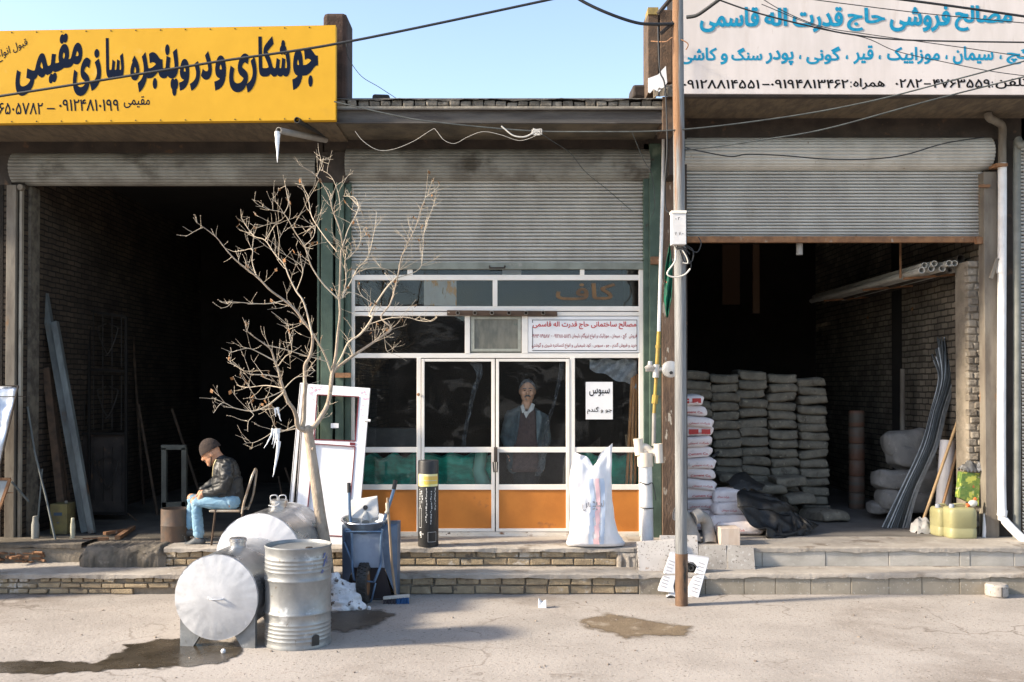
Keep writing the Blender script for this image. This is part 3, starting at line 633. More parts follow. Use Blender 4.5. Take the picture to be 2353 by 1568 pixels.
MB().slab([P(1560, -160, ys), P(2560, -160, ys), P(2560, 219, ys), P(1560, 216, ys)], (0, .1, 0)).build('board', mat('dirty_white_sign_face', (.66, .60, .57), (.58, .525, .49), sc=2.5, rough=.6, layers=(((.50, .43, .38), 3.5, .56, .75), ((.40, .33, .27), 9, .64, .74)), stretch=(1.4, 1, .35)), t, bevel=.004)
MB().pbox(1560, 216.5, 2560, 222, ys+.012, ys+.1).build('lower_frame', M_dark, t)
def c3(x0, y0, x1, y1): return (1506+x0*.36, y0*.36, 1506+x1*.36, y1*.36)
L1 = [('مصالح', c3(1910, 35, 2278, 200)), ('فروشی', c3(1495, 35, 1882, 205)), ('حاج', c3(1222, 50, 1466, 200)), ('قدرت', c3(875, 45, 1198, 208)), ('اله', c3(695, 50, 842, 168)), ('قاسمی', c3(283, 45, 662, 208))]
lettering('lettering_shadow', [(s, (a[0]+1.5, a[1]+2.5, a[2]+1.5, a[3]+2.5)) for s, a in L1], mat('pale_grey_lettering', (.46, .43, .40), None), t, ys-.001, bold=.035)
lettering('lettering', L1, M_teal, t, ys-.004, bold=.035)
lettering('lettering', [('گچ', c3(2240, 300, 2405, 412)), ('،', c3(2196, 350, 2212, 380)), ('سیمان', c3(1898, 296, 2158, 412)), ('،', c3(1850, 350, 1866, 380)), ('موزاییک', c3(1478, 300, 1816, 412)), ('،', c3(1424, 350, 1440, 380)), ('قیر', c3(1262, 290, 1392, 412)), ('،', c3(1214, 350, 1230, 380)), ('گونی', c3(962, 296, 1182, 412)), ('،', c3(916, 350, 932, 380)), ('پودر', c3(702, 320, 882, 418)), ('سنگ', c3(484, 304, 682, 388)), ('و', c3(414, 340, 462, 414)), ('کاشی', c3(160, 304, 392, 412))], M_teal, t, ys-.0015, bold=.032)
lettering('phone_lettering', [('تلفن', c3(2170, 495, 2375, 568)), (':', c3(2146, 520, 2154, 560)), ('۴۷۶۳۵۵۹', c3(1770, 505, 2138, 562)), ('-', c3(1714, 532, 1758, 541)), ('۰۲۸۲', c3(1530, 505, 1702, 562)), ('همراه', c3(1262, 500, 1464, 572)), (':', c3(1244, 520, 1252, 560)), ('۰۹۱۹۴۸۱۳۴۶۲', c3(735, 508, 1232, 566)), ('-', c3(682, 536, 728, 545)), ('۰۹۱۲۸۸۱۴۵۵۱', c3(176, 510, 664, 568))], M_ink, t, ys-.0015, bold=.02)
# enamel sign on the window
y_ = yw-.03
t = thing('window_sign', 'white sign with red Persian lettering fixed above the right window', 'sign', P(1341, 811, y_))
MB().pbox(1214, 728, 1468, 810, y_, y_+.012).build('board', M_white, t)
b = MB()
for a in ((1223, 735, 1464, 736.3), (1223, 805, 1464, 806.5), (1223, 735, 1224.3, 742), (1223, 751, 1224.3, 802), (1463, 735, 1464, 806)): b.pbox(*a, y_-.003, y_-.001)
b.build('border_line', M_ink, t)
lettering('lettering', [('مصالح ساختمانی حاج قدرت اله قاسمی', (1224, 739, 1462, 757))], M_red, t, y_-.003, bold=.025)
lettering('lettering', [('فروش : گچ ، سیمان ، موزائیک و انواع ایزوگام دلیجان', (1314, 766, 1463, 780)), ('۰۹۱۲۸۸۰۵۸۲۱', (1272, 768, 1311, 777)), ('-', (1266, 772, 1269, 773)), ('۰۹۱۹۳۰۷۹۵۸۷', (1222, 768, 1263, 777)), ('خرید و فروش گندم ، جو ، سبوس ، کود شیمیایی و انواع کنسانتره شیری و گوشتی', (1222, 788, 1463, 801))], M_redb, t, y_-.003, bold=.012)
t = thing('paper_notice', 'white paper notice with two black words taped inside the right window', 'notice', P(1377, 964, yw-.002))
MB().pbox(1346, 878, 1408, 964, yw-.004, yw-.001).build('sheet', M_white, t)
lettering('lettering', [('سبوس', (1354, 893, 1401, 911)), ('جو و گندم', (1349, 935, 1406, 952))], M_ink, t, yw-.007, bold=.012)
# hook rail
t = thing('hook_rail', 'brown wooden rail with six round pegs across the window frame', 'hook rail', P(1153, 727, yw-.05))
b = MB(); b.slab([P(1027, 713, yw-.07), P(1280, 715, yw-.07), P(1281, 727, yw-.07), P(1027, 725, yw-.07)], (0, .035, 0)); b.build('board', mat('old_brown_wood', (.13, .08, .05), (.07, .045, .03), sc=9, rough=.8, layers=(((.35, .3, .25), 12, .63, .68),), stretch=(.3, 1, 1)), t, bevel=.003)
for k, x in enumerate((880, 995, 1110, 1225, 1340, 1455)):
    b = MB(); p = P(753+.34*x, 720, yw-.07); b.ring(p, p+Vector((0, -.06, 0)), .026, .018); b.build('peg', M_rustg, t, smooth=40)

# ---------------------------------------------------------------- pole and its fittings
yp = 10.36
t = thing('utility_pole', 'rusty steel utility pole rising from the street between the shops', 'pole', G(1566, 1391))
pts = [P(1566, 1385, yp), P(1563, 700, yp), P(1557, 0, yp), P(1555, -160, yp)]; pts[0].z = -.05
MB().tube(pts, [.062, .060, .058, .056], n=24).build('shaft', M_pole, t, smooth=60)
MB().tube([P(1566, 1391, yp)-Vector((0, 0, .03)), P(1566, 1272, yp)], .066, n=24).build('base_sleeve', mat('rusty_sleeve', (.20, .115, .065), (.11, .065, .04), sc=4, rough=.8, bump=.3, layers=(((.32, .26, .21), 5, .6, .68), ((.035, .035, .03), 4, .6, .68)), stretch=(2, 2, .6)), t, smooth=60)
b = MB(); b.tube([P(1560, 40, yp), P(1518, 78, yp-.02)], .02); b.tube([P(1556, -20, yp), P(1512, 32, yp)], .022); b.build('bracket', M_dark, t)
t = thing('meter_box', 'small white numbered meter box strapped on the pole', 'meter box', P(1560, 562, yp-.12))
b = MB(); b.pbox(1544, 489, 1577, 562, yp-.17, yp-.06); b.build('case', mat('speckled_box_paint', (.70, .69, .68), (.62, .60, .58), sc=9, rough=.5, layers=(((.25, .2, .15), 30, .68, .72),)), t, bevel=.006)
b = MB(); b.pbox(1543, 484, 1578, 490, yp-.18, yp-.05); b.build('lid', M_cream, t, bevel=.003)
lettering('lettering', [('۰', (1552, 502, 1554.5, 505)), ('۲', (1558, 499, 1562, 506)), ('۷', (1551, 533, 1555, 541)), ('۷', (1560, 533, 1564, 541)), ('۰', (1568, 536, 1570.5, 539))], M_ink, t, yp-.174, bold=.01)
t = thing('cable_tangle', 'tangle of loose black and white wires looped below the meter box', 'wires', P(1562, 585, yp-.08))
b = MB()
for pts in ([(1556, 562), (1552, 600), (1535, 625), (1545, 636), (1575, 630), (1588, 612), (1580, 590), (1570, 570)], [(1572, 562), (1592, 575), (1590, 600), (1575, 605), (1562, 575)], [(1550, 563), (1556, 572), (1572, 570), (1585, 585)], [(1570, 562), (1600, 580), (1611, 560), (1605, 545)]):
    b.tube(smoothpts([P(u, v, yp-.1-.02*math.sin(i)) for i, (u, v) in enumerate(pts)]), .006, n=6)
b.build('loop', M_wire, t)
b = MB(); b.tube(smoothpts([P(u, v, yp-.12) for u, v in [(1553, 575), (1551, 600), (1533, 628), (1548, 637), (1572, 632), (1586, 618)]]), .009, n=6); b.tube(smoothpts([P(u, v, yp-.13) for u, v in [(1568, 575), (1578, 592), (1580, 605), (1569, 604)]]), .006, n=6); b.build('pale_loop', M_wirew, t)
# overhead cables
def cable(pts, r, m, label, name='overhead_cable', grp=None):
    q = smoothpts([P(u, v, y) for u, v, y in pts], 8)
    MB().tube(q, r, n=6).build(name, m, None, smooth=80, label=label, cat='cable', group=grp)
cable([(-120, 240, 10.6), (200, 190, 10.5), (500, 142, 10.4), (790, 98, 10.3), (1265, -1, 10.2), (1400, -32, 10.2)], .014, M_wire, 'thick black cable rising across the face of the yellow sign into the sky')
cable([(1290, -30, 10.2), (1340, 4, 10.2), (1400, 32, 10.2), (1460, 52, 10.25), (1500, 56, 10.3), (1556, 55, 10.34)], .017, M_wire, 'short black cable dipping from the sky to the top of the pole')
cable([(768, 234, 11.0), (900, 264, 10.9), (1000, 281, 10.8), (1200, 300, 10.7), (1350, 303, 10.5), (1556, 299, 10.32), (1800, 270, 10.2), (2000, 233, 10.0), (2200, 182, 9.8), (2430, 120, 9.7)], .0075, M_wireg, 'long sagging cable running from the yellow sign past the pole to the right')
cable([(1568, 345, 10.34), (1640, 338, 10.3), (1750, 322, 10.2), (1900, 296, 10.1), (2150, 228, 9.9), (2430, 158, 9.7)], .0075, M_wireg, 'grey cable climbing from the pole across the upper shutter of the cement store')
cable([(1568, 338, 10.34), (1620, 350, 10.6), (1680, 360, 11.2), (1720, 355, 11.5), (1800, 358, 11.5), (1900, 366, 11.5), (2000, 366, 11.5), (2080, 356, 11.5), (2170, 330, 11.6), (2260, 316, 11.8)], .007, M_wire, 'loose black wire drooping over the shutter roll of the cement store')
cable([(1600, -20, 10.2), (1720, 24, 10.2), (1850, 58, 10.2), (1960, 80, 10.2), (2100, 93, 10.1), (2450, 99, 10)], .0085, M_wire, 'black wire curving down across the turquoise lettering of the white sign')
cable([(1980, -12, 10), (2170, 12, 10), (2450, 52, 10)], .013, M_wire, 'thick black cable crossing the upper right corner of the white sign')
cable([(1800, -10, 10.1), (1950, 10, 10.1), (2150, 34, 10), (2450, 62, 10)], .005, M_wire, 'thin black wire just under the thick cable on the white sign')
cable([(1740, -10, 10.5), (1800, 26, 10.5), (1890, 62, 10.5), (2000, 80, 10.5), (2200, 108, 10.4), (2450, 145, 10.3)], .0045, M_wire, 'thin wire crossing the second lettering row of the white sign')
cable([(1750, 10, 10.6), (1880, 62, 10.6), (1990, 88, 10.6), (2060, 118, 10.6), (2180, 145, 10.5), (2290, 166, 10.5), (2450, 186, 10.4)], .0045, M_wire, 'thin wavy wire slanting lowest across the white sign')
cable([(1578, 40, 10.3), (1600, 36, 10.25), (1622, 22, 10.2), (1665, -10, 10.1)], [.022]*0 or .02, M_wire, 'stubby black cable splice leaving the top of the pole')
cable([(795, 100, 11.3), (802, 135, 11.35), (830, 175, 11.4), (870, 200, 11.5), (910, 226, 11.6)], .004, M_wireg, 'fine wire drooping from the dark roof pier to the parapet')
cable([(816, 302, 11.15), (835, 325, 11.15), (868, 345, 11.15), (905, 343, 11.15), (950, 325, 11.15), (993, 298, 11.15), (1002, 300, 11.15), (1020, 322, 11.15), (1045, 330, 11.15), (1075, 315, 11.15), (1110, 303, 11.15), (1150, 310, 11.15), (1190, 323, 11.15), (1218, 318, 11.15), (1240, 306, 11.15)], .0022, M_wirew, 'pale twisted wire looping along the front of the steel beam')
b = MB()
r = random.Random(5)
for k in range(7): b.tube(smoothpts([P(1228+r.uniform(-6, 18), 303+r.uniform(-8, 8), 10.62) for _ in range(4)]), .005, n=5)
b.tube(smoothpts([P(u, v, 10.62) for u, v in [(1152, 290), (1160, 297), (1180, 312), (1205, 315), (1225, 306)]]), .008, n=5)
b.build('wire_knot', M_wirew, label='white wire knot tied round the sagging cable', cat='wire knot')
cable([(1240, 305, 10.65), (1265, 322, 11), (1310, 352, 11.6), (1345, 395, 11.9), (1400, 440, 12), (1455, 488, 12.0)], .004, M_wireg, 'fine slanting wire hanging from the cable knot across the middle shutter')
cable([(1452, 304, 10.5), (1480, 370, 11), (1497, 400, 11.6), (1505, 470, 11.8), (1497, 500, 11.9)], .004, M_wireg, 'fine wire falling from the cable beside the right green pillar')
cable([(1512, 62, 11.0), (1516, 160, 11.0), (1528, 200, 11), (1533, 330, 11), (1528, 420, 11), (1530, 480, 11), (1545, 490, 10.5)], .009, M_wire, 'black wire running down beside the pole to the meter box')
cable([(1496, 95, 11.2), (1530, 96, 10.9), (1548, 86, 10.4), (1580, 100, 10.28), (1576, 115, 10.3)], .006, M_rust, 'rusty tie wire binding the roof pier to the pole')

# spouts and icicle
def spout(p0, p1, r, m, lb):
    b = MB(); b.ring(p0, p1, r, r*.82, 16); return b.build('drain_spout', m, None, smooth=40, label=lb, cat='drain spout')
sp0 = P(640, 300, 10.95)
spout(sp0, P(748, 322, 11.95), .036, M_pvcg, 'grey plastic drain spout with an icicle poking out under the yellow sign')
spout(P(682, 276, 11.05), P(752, 312, 11.95), .034, M_black, 'black drain spout poking out just under the yellow sign')
M_ice = mat('ice', (.86, .88, .90), (.75, .78, .82), sc=12, rough=.25, bump=.3, bsc=30)
def icicle(b, u, v0, v1, y, w, sway=0):
    r = random.Random(int(u*7+v0)); k = 9
    pts = [P(u+sway*(i/k)**1.5+r.uniform(-.6, .6), v0+(v1-v0)*i/k, y) for i in range(k+1)]
    b.tube(pts, [w*(1-i/k)**.8*r.uniform(.8, 1.15)+.002 for i in range(k+1)], n=8)
b = MB(); icicle(b, 638, 303, 374, 10.97, .03); b.build('icicle', M_ice, None, smooth=60, label='long white icicle hanging from the grey drain spout', cat='icicle')
# torn sheet on the pier
b = MB(); b.slab([P(u, v, 11.1) for u, v in ((1490, 180), (1512, 172), (1522, 160), (1530, 152), (1533, 190), (1526, 200), (1514, 212), (1502, 205), (1494, 214), (1490, 212))], (0, .02, 0)); b.build('torn_sheet', M_white, label='torn white sheet stuck on the dark roof pier beside the pole', cat='sheet')

# pipes on the right green pillar
y_ = 11.88
t = thing('conduit_pipe', 'thin white conduit running down the green pillar left of the pole', 'conduit', P(1512, 760, y_))
MB().tube([P(1526, 260, y_), P(1523, 420, y_), P(1514, 762, y_)], .021, n=12).build('tube', M_pvcw, t, smooth=60)
t = thing('gas_pipe', 'yellow gas pipe with valve fittings on the green pillar', 'gas pipe', P(1508, 1000, y_))
M_ylp = mat('yellow_pipe_paint', (.44, .30, .05), (.34, .23, .06), sc=9, rough=.5)
MB().tube([P(1514, 762, y_), P(1509, 850, y_)], .023, n=12).build('upper_pipe', M_ylp, t, smooth=60)
MB().tube([P(1508, 862, y_), P(1503, 950, y_)], .02, n=12).build('lower_pipe', M_ylp, t, smooth=60)
b = MB(); b.tube([P(1506, 908, y_), P(1504, 928, y_)], .036, n=8); b.tube([P(1512, 793, y_), P(1512, 800, y_)], .03, n=8); b.build('union_nut', M_ylp, t, smooth=30)
b = MB(); b.tube([P(1503, 950, y_), P(1502, 1025, y_)], .024, n=12); b.build('grey_pipe', M_pvcg, t, smooth=60)
t = thing('gas_regulator', 'grey gas regulator with a round dial beside the pole', 'gas regulator', P(1520, 870, y_-.05))
M_alu = mat('dull_aluminium', (.58, .57, .55), (.45, .44, .42), sc=8, rough=.5, metal=.4)
b = MB(); b.tube([P(1484, 850, y_-.05), P(1530, 849, y_-.05)], .025, n=12); b.tube([P(1508, 838, y_-.05), P(1507, 868, y_-.05)], .04, n=12); b.lathe([(.001, .0), (.06, 0), (.07, .02), (.03, .05), (.025, .09), (.001, .09)], P(1494, 848, y_-.05), None, 16); b.build('body', M_alu, t, smooth=40)
b = MB(); b.lathe([(.001, .07), (.075, .07), (.098, .055), (.1, 0), (.1, -.05), (.001, -.05)], P(1540, 849, y_-.08), rot('X', 90), 24); b.build('dial', M_alu, t, smooth=40)
b = MB(); b.lathe([(.001, 0), (.02, 0), (.02, .01), (.001, .01)], P(1542, 857, y_-.16), rot('X', 90), 12); b.build('dial_window', M_black, t)
t = thing('drain_pipe', 'white plastic pipe with a beige tee fitting standing by the right window', 'pipe', P(1487, 1245, 11.75))
MB().tube([P(1487, 1248, 11.75), P(1483, 1066, 11.75)], .077, n=24).build('pipe', M_pvcw, t, smooth=60)
b = MB(); b.ring(P(1483, 1072, 11.75), P(1482, 1040, 11.75), .092, .07); b.ring(P(1470, 1046, 11.74), P(1466, 1008, 11.74), .056, .04); b.ring(P(1514, 1064, 11.72), P(1512, 1020, 11.72), .052, .038); b.tube(smoothpts([P(1466, 1034, 11.74), P(1482, 1028, 11.74), P(1496, 1038, 11.74), P(1513, 1042, 11.72)]), .045, n=14); b.tube([P(1483, 1048, 11.75), P(1483, 1030, 11.75)], .05, n=14); b.build('tee_fitting', M_beige, t, smooth=50)
b = MB(); b.tube(smoothpts([P(1469, 1108, 11.66), P(1487, 1114, 11.66), P(1500, 1112, 11.68), P(1507, 1150, 11.7)]), .006, n=6); b.tube(smoothpts([P(1471, 1167, 11.67), P(1487, 1169, 11.66), P(1503, 1168, 11.67)]), .006, n=6); b.build('wire_tie', M_wire, t)
# banner rag
b = MB()
def fb(i, j):
    v = 598+125*j if False else 560+170*j; wd = 9*(math.sin(min(1, j*2.2)*math.pi/2))*(1-max(0, j-.75)*3.2)
    return P(1539-6*j+(i-.5)*2*wd, v, 11.7-.03*math.sin(i*9+j*7))
b.grid(fb, 8, 26)
b.build('banner', mat('green_banner_cloth', (.0, .11, .06), (.0, .05, .03), sc=12, rough=.7, layers=(((.5, .07, .04), 11, .63, .68),)), None, smooth=70, solid=.004, label='twisted green and red banner cloth hanging behind the pole', cat='banner')
# downpipes on the right
t = thing('downpipe', 'white downpipe bending outwards beside the store opening', 'downpipe', P(2303, 1245, 11.98))
MB().tube(smoothpts([P(2270, 262, 11.8), P(2274, 272, 11.8), P(2290, 280, 11.9), P(2303, 292, 11.98), P(2303, 330, 11.98), P(2303, 378, 11.98)], 4), .046, n=16).build('elbow', M_rustg, t, smooth=60)
MB().tube(smoothpts([P(2303, 376, 11.98), P(2303, 500, 11.98), P(2301, 1000, 11.98), P(2303, 1180, 11.98), P(2308, 1196, 11.96), P(2345, 1234, 11.8), P(2380, 1262, 11.65)], 4), .05, n=16).build('pipe', M_pvcw, t, smooth=60)
b = MB(); b.ring(P(2301, 600, 11.98), P(2301, 628, 11.98), .056, .05); b.build('socket', M_pvcw, t, smooth=50)
b = MB(); b.ring(P(2302, 1186, 11.97), P(2304, 1172, 11.97), .056, .05); b.build('socket', M_pvcw, t, smooth=50)
b = MB(); b.pbox(2290, 375, 2316, 382, 11.9, 12.1); b.build('clamp', M_rust, t)
b = MB(); b.bar(P(2277, 640, 11.96), P(2292, 594, 11.96), .04, .02); b.build('clamp', M_rustg, t)
t = thing('downpipe', 'grey green downpipe at the right edge by the closed shutter', 'downpipe', P(2337, 1240, 11.98))
MB().tube(smoothpts([P(2372, 330, 11.85), P(2345, 335, 11.9), P(2337, 350, 11.98), P(2337, 700, 11.98), P(2336, 1240, 11.98)], 4), .045, n=16).build('pipe', mat('grey_green_pipe', (.20, .205, .185), (.14, .145, .13), sc=5, rough=.6), t, smooth=60)

# ---------------------------------------------------------------- tanks and drum
def tank(p0, r, L, lb, lid_y, lid, yaw, leg_h, capm):
    cx, cy, cz = p0; t = thing('water_tank', lb, 'tank', (cx, cy+L/2, 0))
    M = (Matrix.Rotation(R(yaw), 3, 'Z') @ rot('X', -90)); ax = M @ Vector((0, 0, 1))
    b = MB(); b.lathe([(r, 0), (r, L)], p0, M, 64); 
    o = b.build('shell', M_galv, t, smooth=60)
    n = 64
    b = MB(); rr = random.Random(int(r*999))
    ph = [rr.uniform(0, 6) for _ in range(6)]
    def f(i, j):
        a = 2*math.pi*j; q = i; rad = r*1.012*q
        dome = -.035*(1-q*q) if True else 0
        wr = .0014*math.sin(a*23+ph[0])*q**3 + .0012*math.sin(a*9+ph[1]+q*4)*q**2 + .004*math.sin(a*2+ph[2])*q + .0012*math.sin(a*37+ph[3]+q*9)*q**4
        return Vector(p0) + M @ Vector((rad*math.cos(a), rad*math.sin(a), dome+wr-.004))
    b.grid(f, 12, 96); b.lathe([(r*1.012, -.004), (r*1.012, .022), (r*1.0, .024)], p0, M, 96)
    b.build('front_cap', capm, t, smooth=50)
    b = MB(); b.lathe([(.001, 0), (r*1.01, 0), (r*1.01, -.02), (r, -.02)], Vector(p0)+ax*(L+.002), M, 64); b.build('rear_cap', M_galvw, t, smooth=40)
    for k in (.03, L-.25):
        for s in (-1, 1):
            q = Vector(p0)+ax*k; x1_, x2_ = r*.92, r*.55; zc = lambda x: q.z-math.sqrt(max(0, r*r-x*x))-.006
            lat = M @ Vector((1, 0, 0)); lat.z = 0; lat.normalize()
            pts = []
            for i in range(7): x = x1_ + (x2_*.72-x1_)*i/6; pts.append(Vector((q.x, q.y, zc(x)+.02)) + lat*s*x)
            pts += [Vector((q.x, q.y, 0))+lat*s*(x2_+.02), Vector((q.x, q.y, 0))+lat*s*x1_]
            MB().slab(pts, ax*.05).build('leg', M_drum, t)
    c = Vector(p0)+ax*lid_y; c.z = p0[2]+r-.02
    lr = lid
    b = MB(); b.lathe([(lr*.92, 0), (lr*.92, .055), (lr*1.05, .06), (lr*1.05, .085), (lr*.9, .095), (.001, .1)], c, None, 28); li = b.build('lid', M_galv, t, smooth=40)
    return t, c, li
yt = 8.66
t, c, li = tank((P(497, 1373, yt).x, yt, P(497, 1373, yt).z), 96.5*yt/FPX, 1.0, 'front round steel tank lying on legs beside the zinc drum', .52, .075, -5, 0, M_galvw)
q = P(500, 1376, yt-.03)
b = MB(); b.tube(smoothpts([q+Vector((-.05, .0, 0)), q+Vector((-.045, -.035, 0)), q+Vector((.045, -.035, 0)), q+Vector((.05, .0, 0))]), .008, n=8); b.sphere(q, (.1, .008, .045), 16); b.build('handle', M_galvw, t, smooth=60)
yt = 9.78
t, c, li = tank((P(594, 1281, yt).x, yt, P(594, 1281, yt).z), 99*yt/FPX, .98, 'rear larger steel tank with wire handled lid beside the tree trunk', .62, .088, -5, 0, mat('white_dusty_cap', (.66, .66, .67), (.55, .55, .57), sc=3, rough=.6, metal=.2, bump=.15, bsc=9))
b = MB()
for dx in (-.045, .045): b.tube(smoothpts([c+Vector((dx-.035, -.03, .09)), c+Vector((dx-.03, -.04, .135)), c+Vector((dx+.03, -.04, .14)), c+Vector((dx+.038, -.03, .09))], 3), .006, n=6)
b.tube([c+Vector((-.09, -.07, .04)), c+Vector((-.02, -.1, .03)), c+Vector((.03, -.1, .06))], .007, n=6)
b.build('lid_handle', M_galvw, li)
yd = 8.85; rd = 74*yd/FPX; cx = P(685, 1400, yd).x
t = thing('steel_drum', 'upright galvanised steel drum with rolled hoops beside the tanks', 'drum', (cx, yd, 0))
prof = [(.001, .012), (rd*.95, .012), (rd*1.01, 0), (rd*1.02, .014), (rd, .03)]
def rib(z, h, a): return [(rd, z-h), (rd+a*.6, z-h*.45), (rd+a, z), (rd+a*.6, z+h*.45), (rd, z+h)]
for z in (.07, .105, .14, .175, .21): prof += rib(z, .011, .0042)
prof += rib(.297, .02, .010) + rib(.586, .02, .010)
for z in (.66, .695, .73, .765): prof += rib(z, .011, .0042)
prof += [(rd, .835), (rd*1.015, .85), (rd*1.025, .866), (rd*1.0, .874), (rd*.975, .866), (rd*.97, .845), (rd*.6, .842), (.001, .842)]
MB().lathe(prof, (cx, yd, 0), None, 72).build('shell', M_drum, t, smooth=50)
b = MB(); b.lathe([(.001, .02), (.03, .02), (.034, 0), (.001, 0)], (cx+.12, yd-.12, .845), None, 14); b.build('bung', M_dark, t, smooth=40)
def dm(z0, z1, a0, a1, rr): 
    return MB().grid(lambda i, j: (cx+(rd+.0035)*math.sin(R(a0+(a1-a0)*i)) + 0, yd-(rd+.0035)*math.cos(R(a0+(a1-a0)*i)), z0+(z1-z0)*j), rr, 1)
b = MB()
r = random.Random(2)
for k in range(9):
    a = r.uniform(52, 66); z = r.uniform(.64, .79); w_ = r.uniform(1, 3.5); h_ = r.uniform(.02, .06); b.grid(lambda i, j: (cx+(rd+.008)*math.sin(R(a+w_*i+4*j)), yd-(rd+.008)*math.cos(R(a+w_*i+4*j)), z+h_*j), 3, 2)
b.build('blue_paint_mark', mat('blue_paint', (.06, .10, .28), None, rough=.6), t)
b = MB(); b.grid(lambda i, j: (cx+(rd+.008)*math.sin(R(36+14*i)), yd-(rd+.008)*math.cos(R(36+14*i)), .03+.1*j*(1-.4*abs(i-.5))), 5, 2); b.build('tar_stain', M_black, t)
# puddles
def soak(m, width):                                     # ragged, soaking-in edge
    n = m.node_tree; N = n.nodes.new; L = n.links.new; out = n.nodes['Material Output']; bs = n.nodes['Principled BSDF']
    at = N('ShaderNodeAttribute'); at.attribute_name = 'wet'; tc = N('ShaderNodeTexCoord'); nz = N('ShaderNodeTexNoise'); nz.inputs['Scale'].default_value = 7; nz.inputs['Detail'].default_value = 9; L(tc.outputs['Object'], nz.inputs['Vector'])
    ma = N('ShaderNodeMath'); ma.operation = 'MULTIPLY_ADD'; L(nz.outputs['Fac'], ma.inputs[0]); ma.inputs[1].default_value = 2.0; ma.inputs[2].default_value = -1.0
    ad = N('ShaderNodeMath'); L(ma.outputs[0], ad.inputs[0]); L(at.outputs['Fac'], ad.inputs[1])
    mr = N('ShaderNodeMapRange'); mr.interpolation_type = 'SMOOTHSTEP'; L(ad.outputs[0], mr.inputs[0]); mr.inputs[1].default_value = -width; mr.inputs[2].default_value = width
    tr = N('ShaderNodeBsdfTransparent'); mx = N('ShaderNodeMixShader'); L(mr.outputs[0], mx.inputs[0]); L(tr.outputs[0], mx.inputs[1]); L(bs.outputs[0], mx.inputs[2]); L(mx.outputs[0], out.inputs[0])
    return m
def puddle(pts, z, m, lb, seed):
    r = random.Random(seed); q = []
    n_ = len(pts)
    for i in range(n_):
        a = pts[i]; bb = pts[(i+1) % n_]
        for k in range(6):
            f = k/6; q.append((a[0]+(bb[0]-a[0])*f+r.uniform(-7, 7), a[1]+(bb[1]-a[1])*f+r.uniform(-1.3, 1.3)))
    us = [p[0] for p in pts]; vs_ = [p[1] for p in pts]; u0, u1, v0, v1 = min(us)-40, max(us)+40, min(vs_)-14, max(vs_)+14
    def sd(u, v):                                       # signed distance to the outline, depth stretched
        d = 1e9; c = False; K = 3.2
        for i in range(n_):
            a, bb = pts[i], pts[i-1]; ax, ay, bx, by = a[0], a[1]*K, bb[0], bb[1]*K
            t_ = max(0, min(1, ((u-ax)*(bx-ax)+(v*K-ay)*(by-ay))/((bx-ax)**2+(by-ay)**2+1e-9))); d = min(d, math.hypot(u-ax-t_*(bx-ax), v*K-ay-t_*(by-ay)))
            if (a[1] > v) != (bb[1] > v) and u < (bb[0]-a[0])*(v-a[1])/(bb[1]-a[1])+a[0]: c = not c
        return d if c else -d
    nu, nv = int((u1-u0)/5), int((v1-v0)/1.6)
    b = MB(); b.grid(lambda i, j: G(u0+(u1-u0)*i, v0+(v1-v0)*j, z), nu, nv)
    val = [sd(u0+(u1-u0)*(k//(nv+1))/nu, v0+(v1-v0)*(k % (nv+1))/nv)/30 for k in range(len(b.v))]
    b.f = [f for f in b.f if max(val[q] for q in f) > -.85]; b.mi = [0]*len(b.f)
    used = sorted({q for f in b.f for q in f}); mp = {q: k for k, q in enumerate(used)}
    b.v = [b.v[q] for q in used]; b.f = [tuple(mp[q] for q in f) for f in b.f]
    o = b.build('puddle', m, None, label=lb, cat='puddle')
    at = o.data.attributes.new('wet', 'FLOAT', 'POINT')
    if len(o.data.vertices) == len(used): at.data.foreach_set('value', [val[q] for q in used])
puddle([(-60, 1520), (90, 1519), (220, 1522), (262, 1503), (300, 1487), (280, 1481), (330, 1477), (420, 1462), (480, 1466), (560, 1488), (550, 1508), (500, 1526), (410, 1532), (250, 1539), (120, 1548), (-60, 1546)], .005, soak(mat('muddy_puddle', (.075, .06, .042), (.04, .032, .022), sc=3, rough=.26, bump=.1, rvar=.2, spec=.5), .24), 'dark muddy puddle spreading left from under the front tank', 1)
M_damp = soak(mat('damp_ground', (.20, .15, .095), (.15, .11, .07), sc=4, rough=.8, bump=.5, layers=(((.29, .24, .18), 5, .54, .68), ((.09, .065, .04), 13, .6, .68))), .5)
puddle([(1335, 1424), (1400, 1412), (1460, 1420), (1530, 1432), (1590, 1442), (1570, 1460), (1500, 1458), (1440, 1466), (1410, 1455), (1350, 1442)], .005, M_damp, 'brown damp patch on the ground below the leaning toilet pan', 2)
puddle([(752, 1408), (800, 1404), (860, 1402), (905, 1412), (880, 1426), (850, 1440), (790, 1452), (752, 1446)], .005, soak(mat('wet_ground', (.095, .075, .055), (.06, .047, .034), sc=5, rough=.5, bump=.3), .5), 'wet dark ground around the dirty snow heap', 3)
# loose stones
b = MB(); r = random.Random(11)
for k in range(230):
    y = r.uniform(7.2, 10.85); x = r.uniform(-5.2, 5.8); s_ = r.choice((.004, .005, .006, .008, .012))
    b.obox((x, y, s_*.4), (s_*r.uniform(.8, 2), s_*r.uniform(.8, 1.5), s_), rot('Z', r.uniform(0, 180)) @ rot('X', r.uniform(-25, 25)))
b.build('gravel', mat('gravel_chips', (.34, .29, .24), (.16, .13, .11), sc=3, rough=.9), None, kind='stuff')
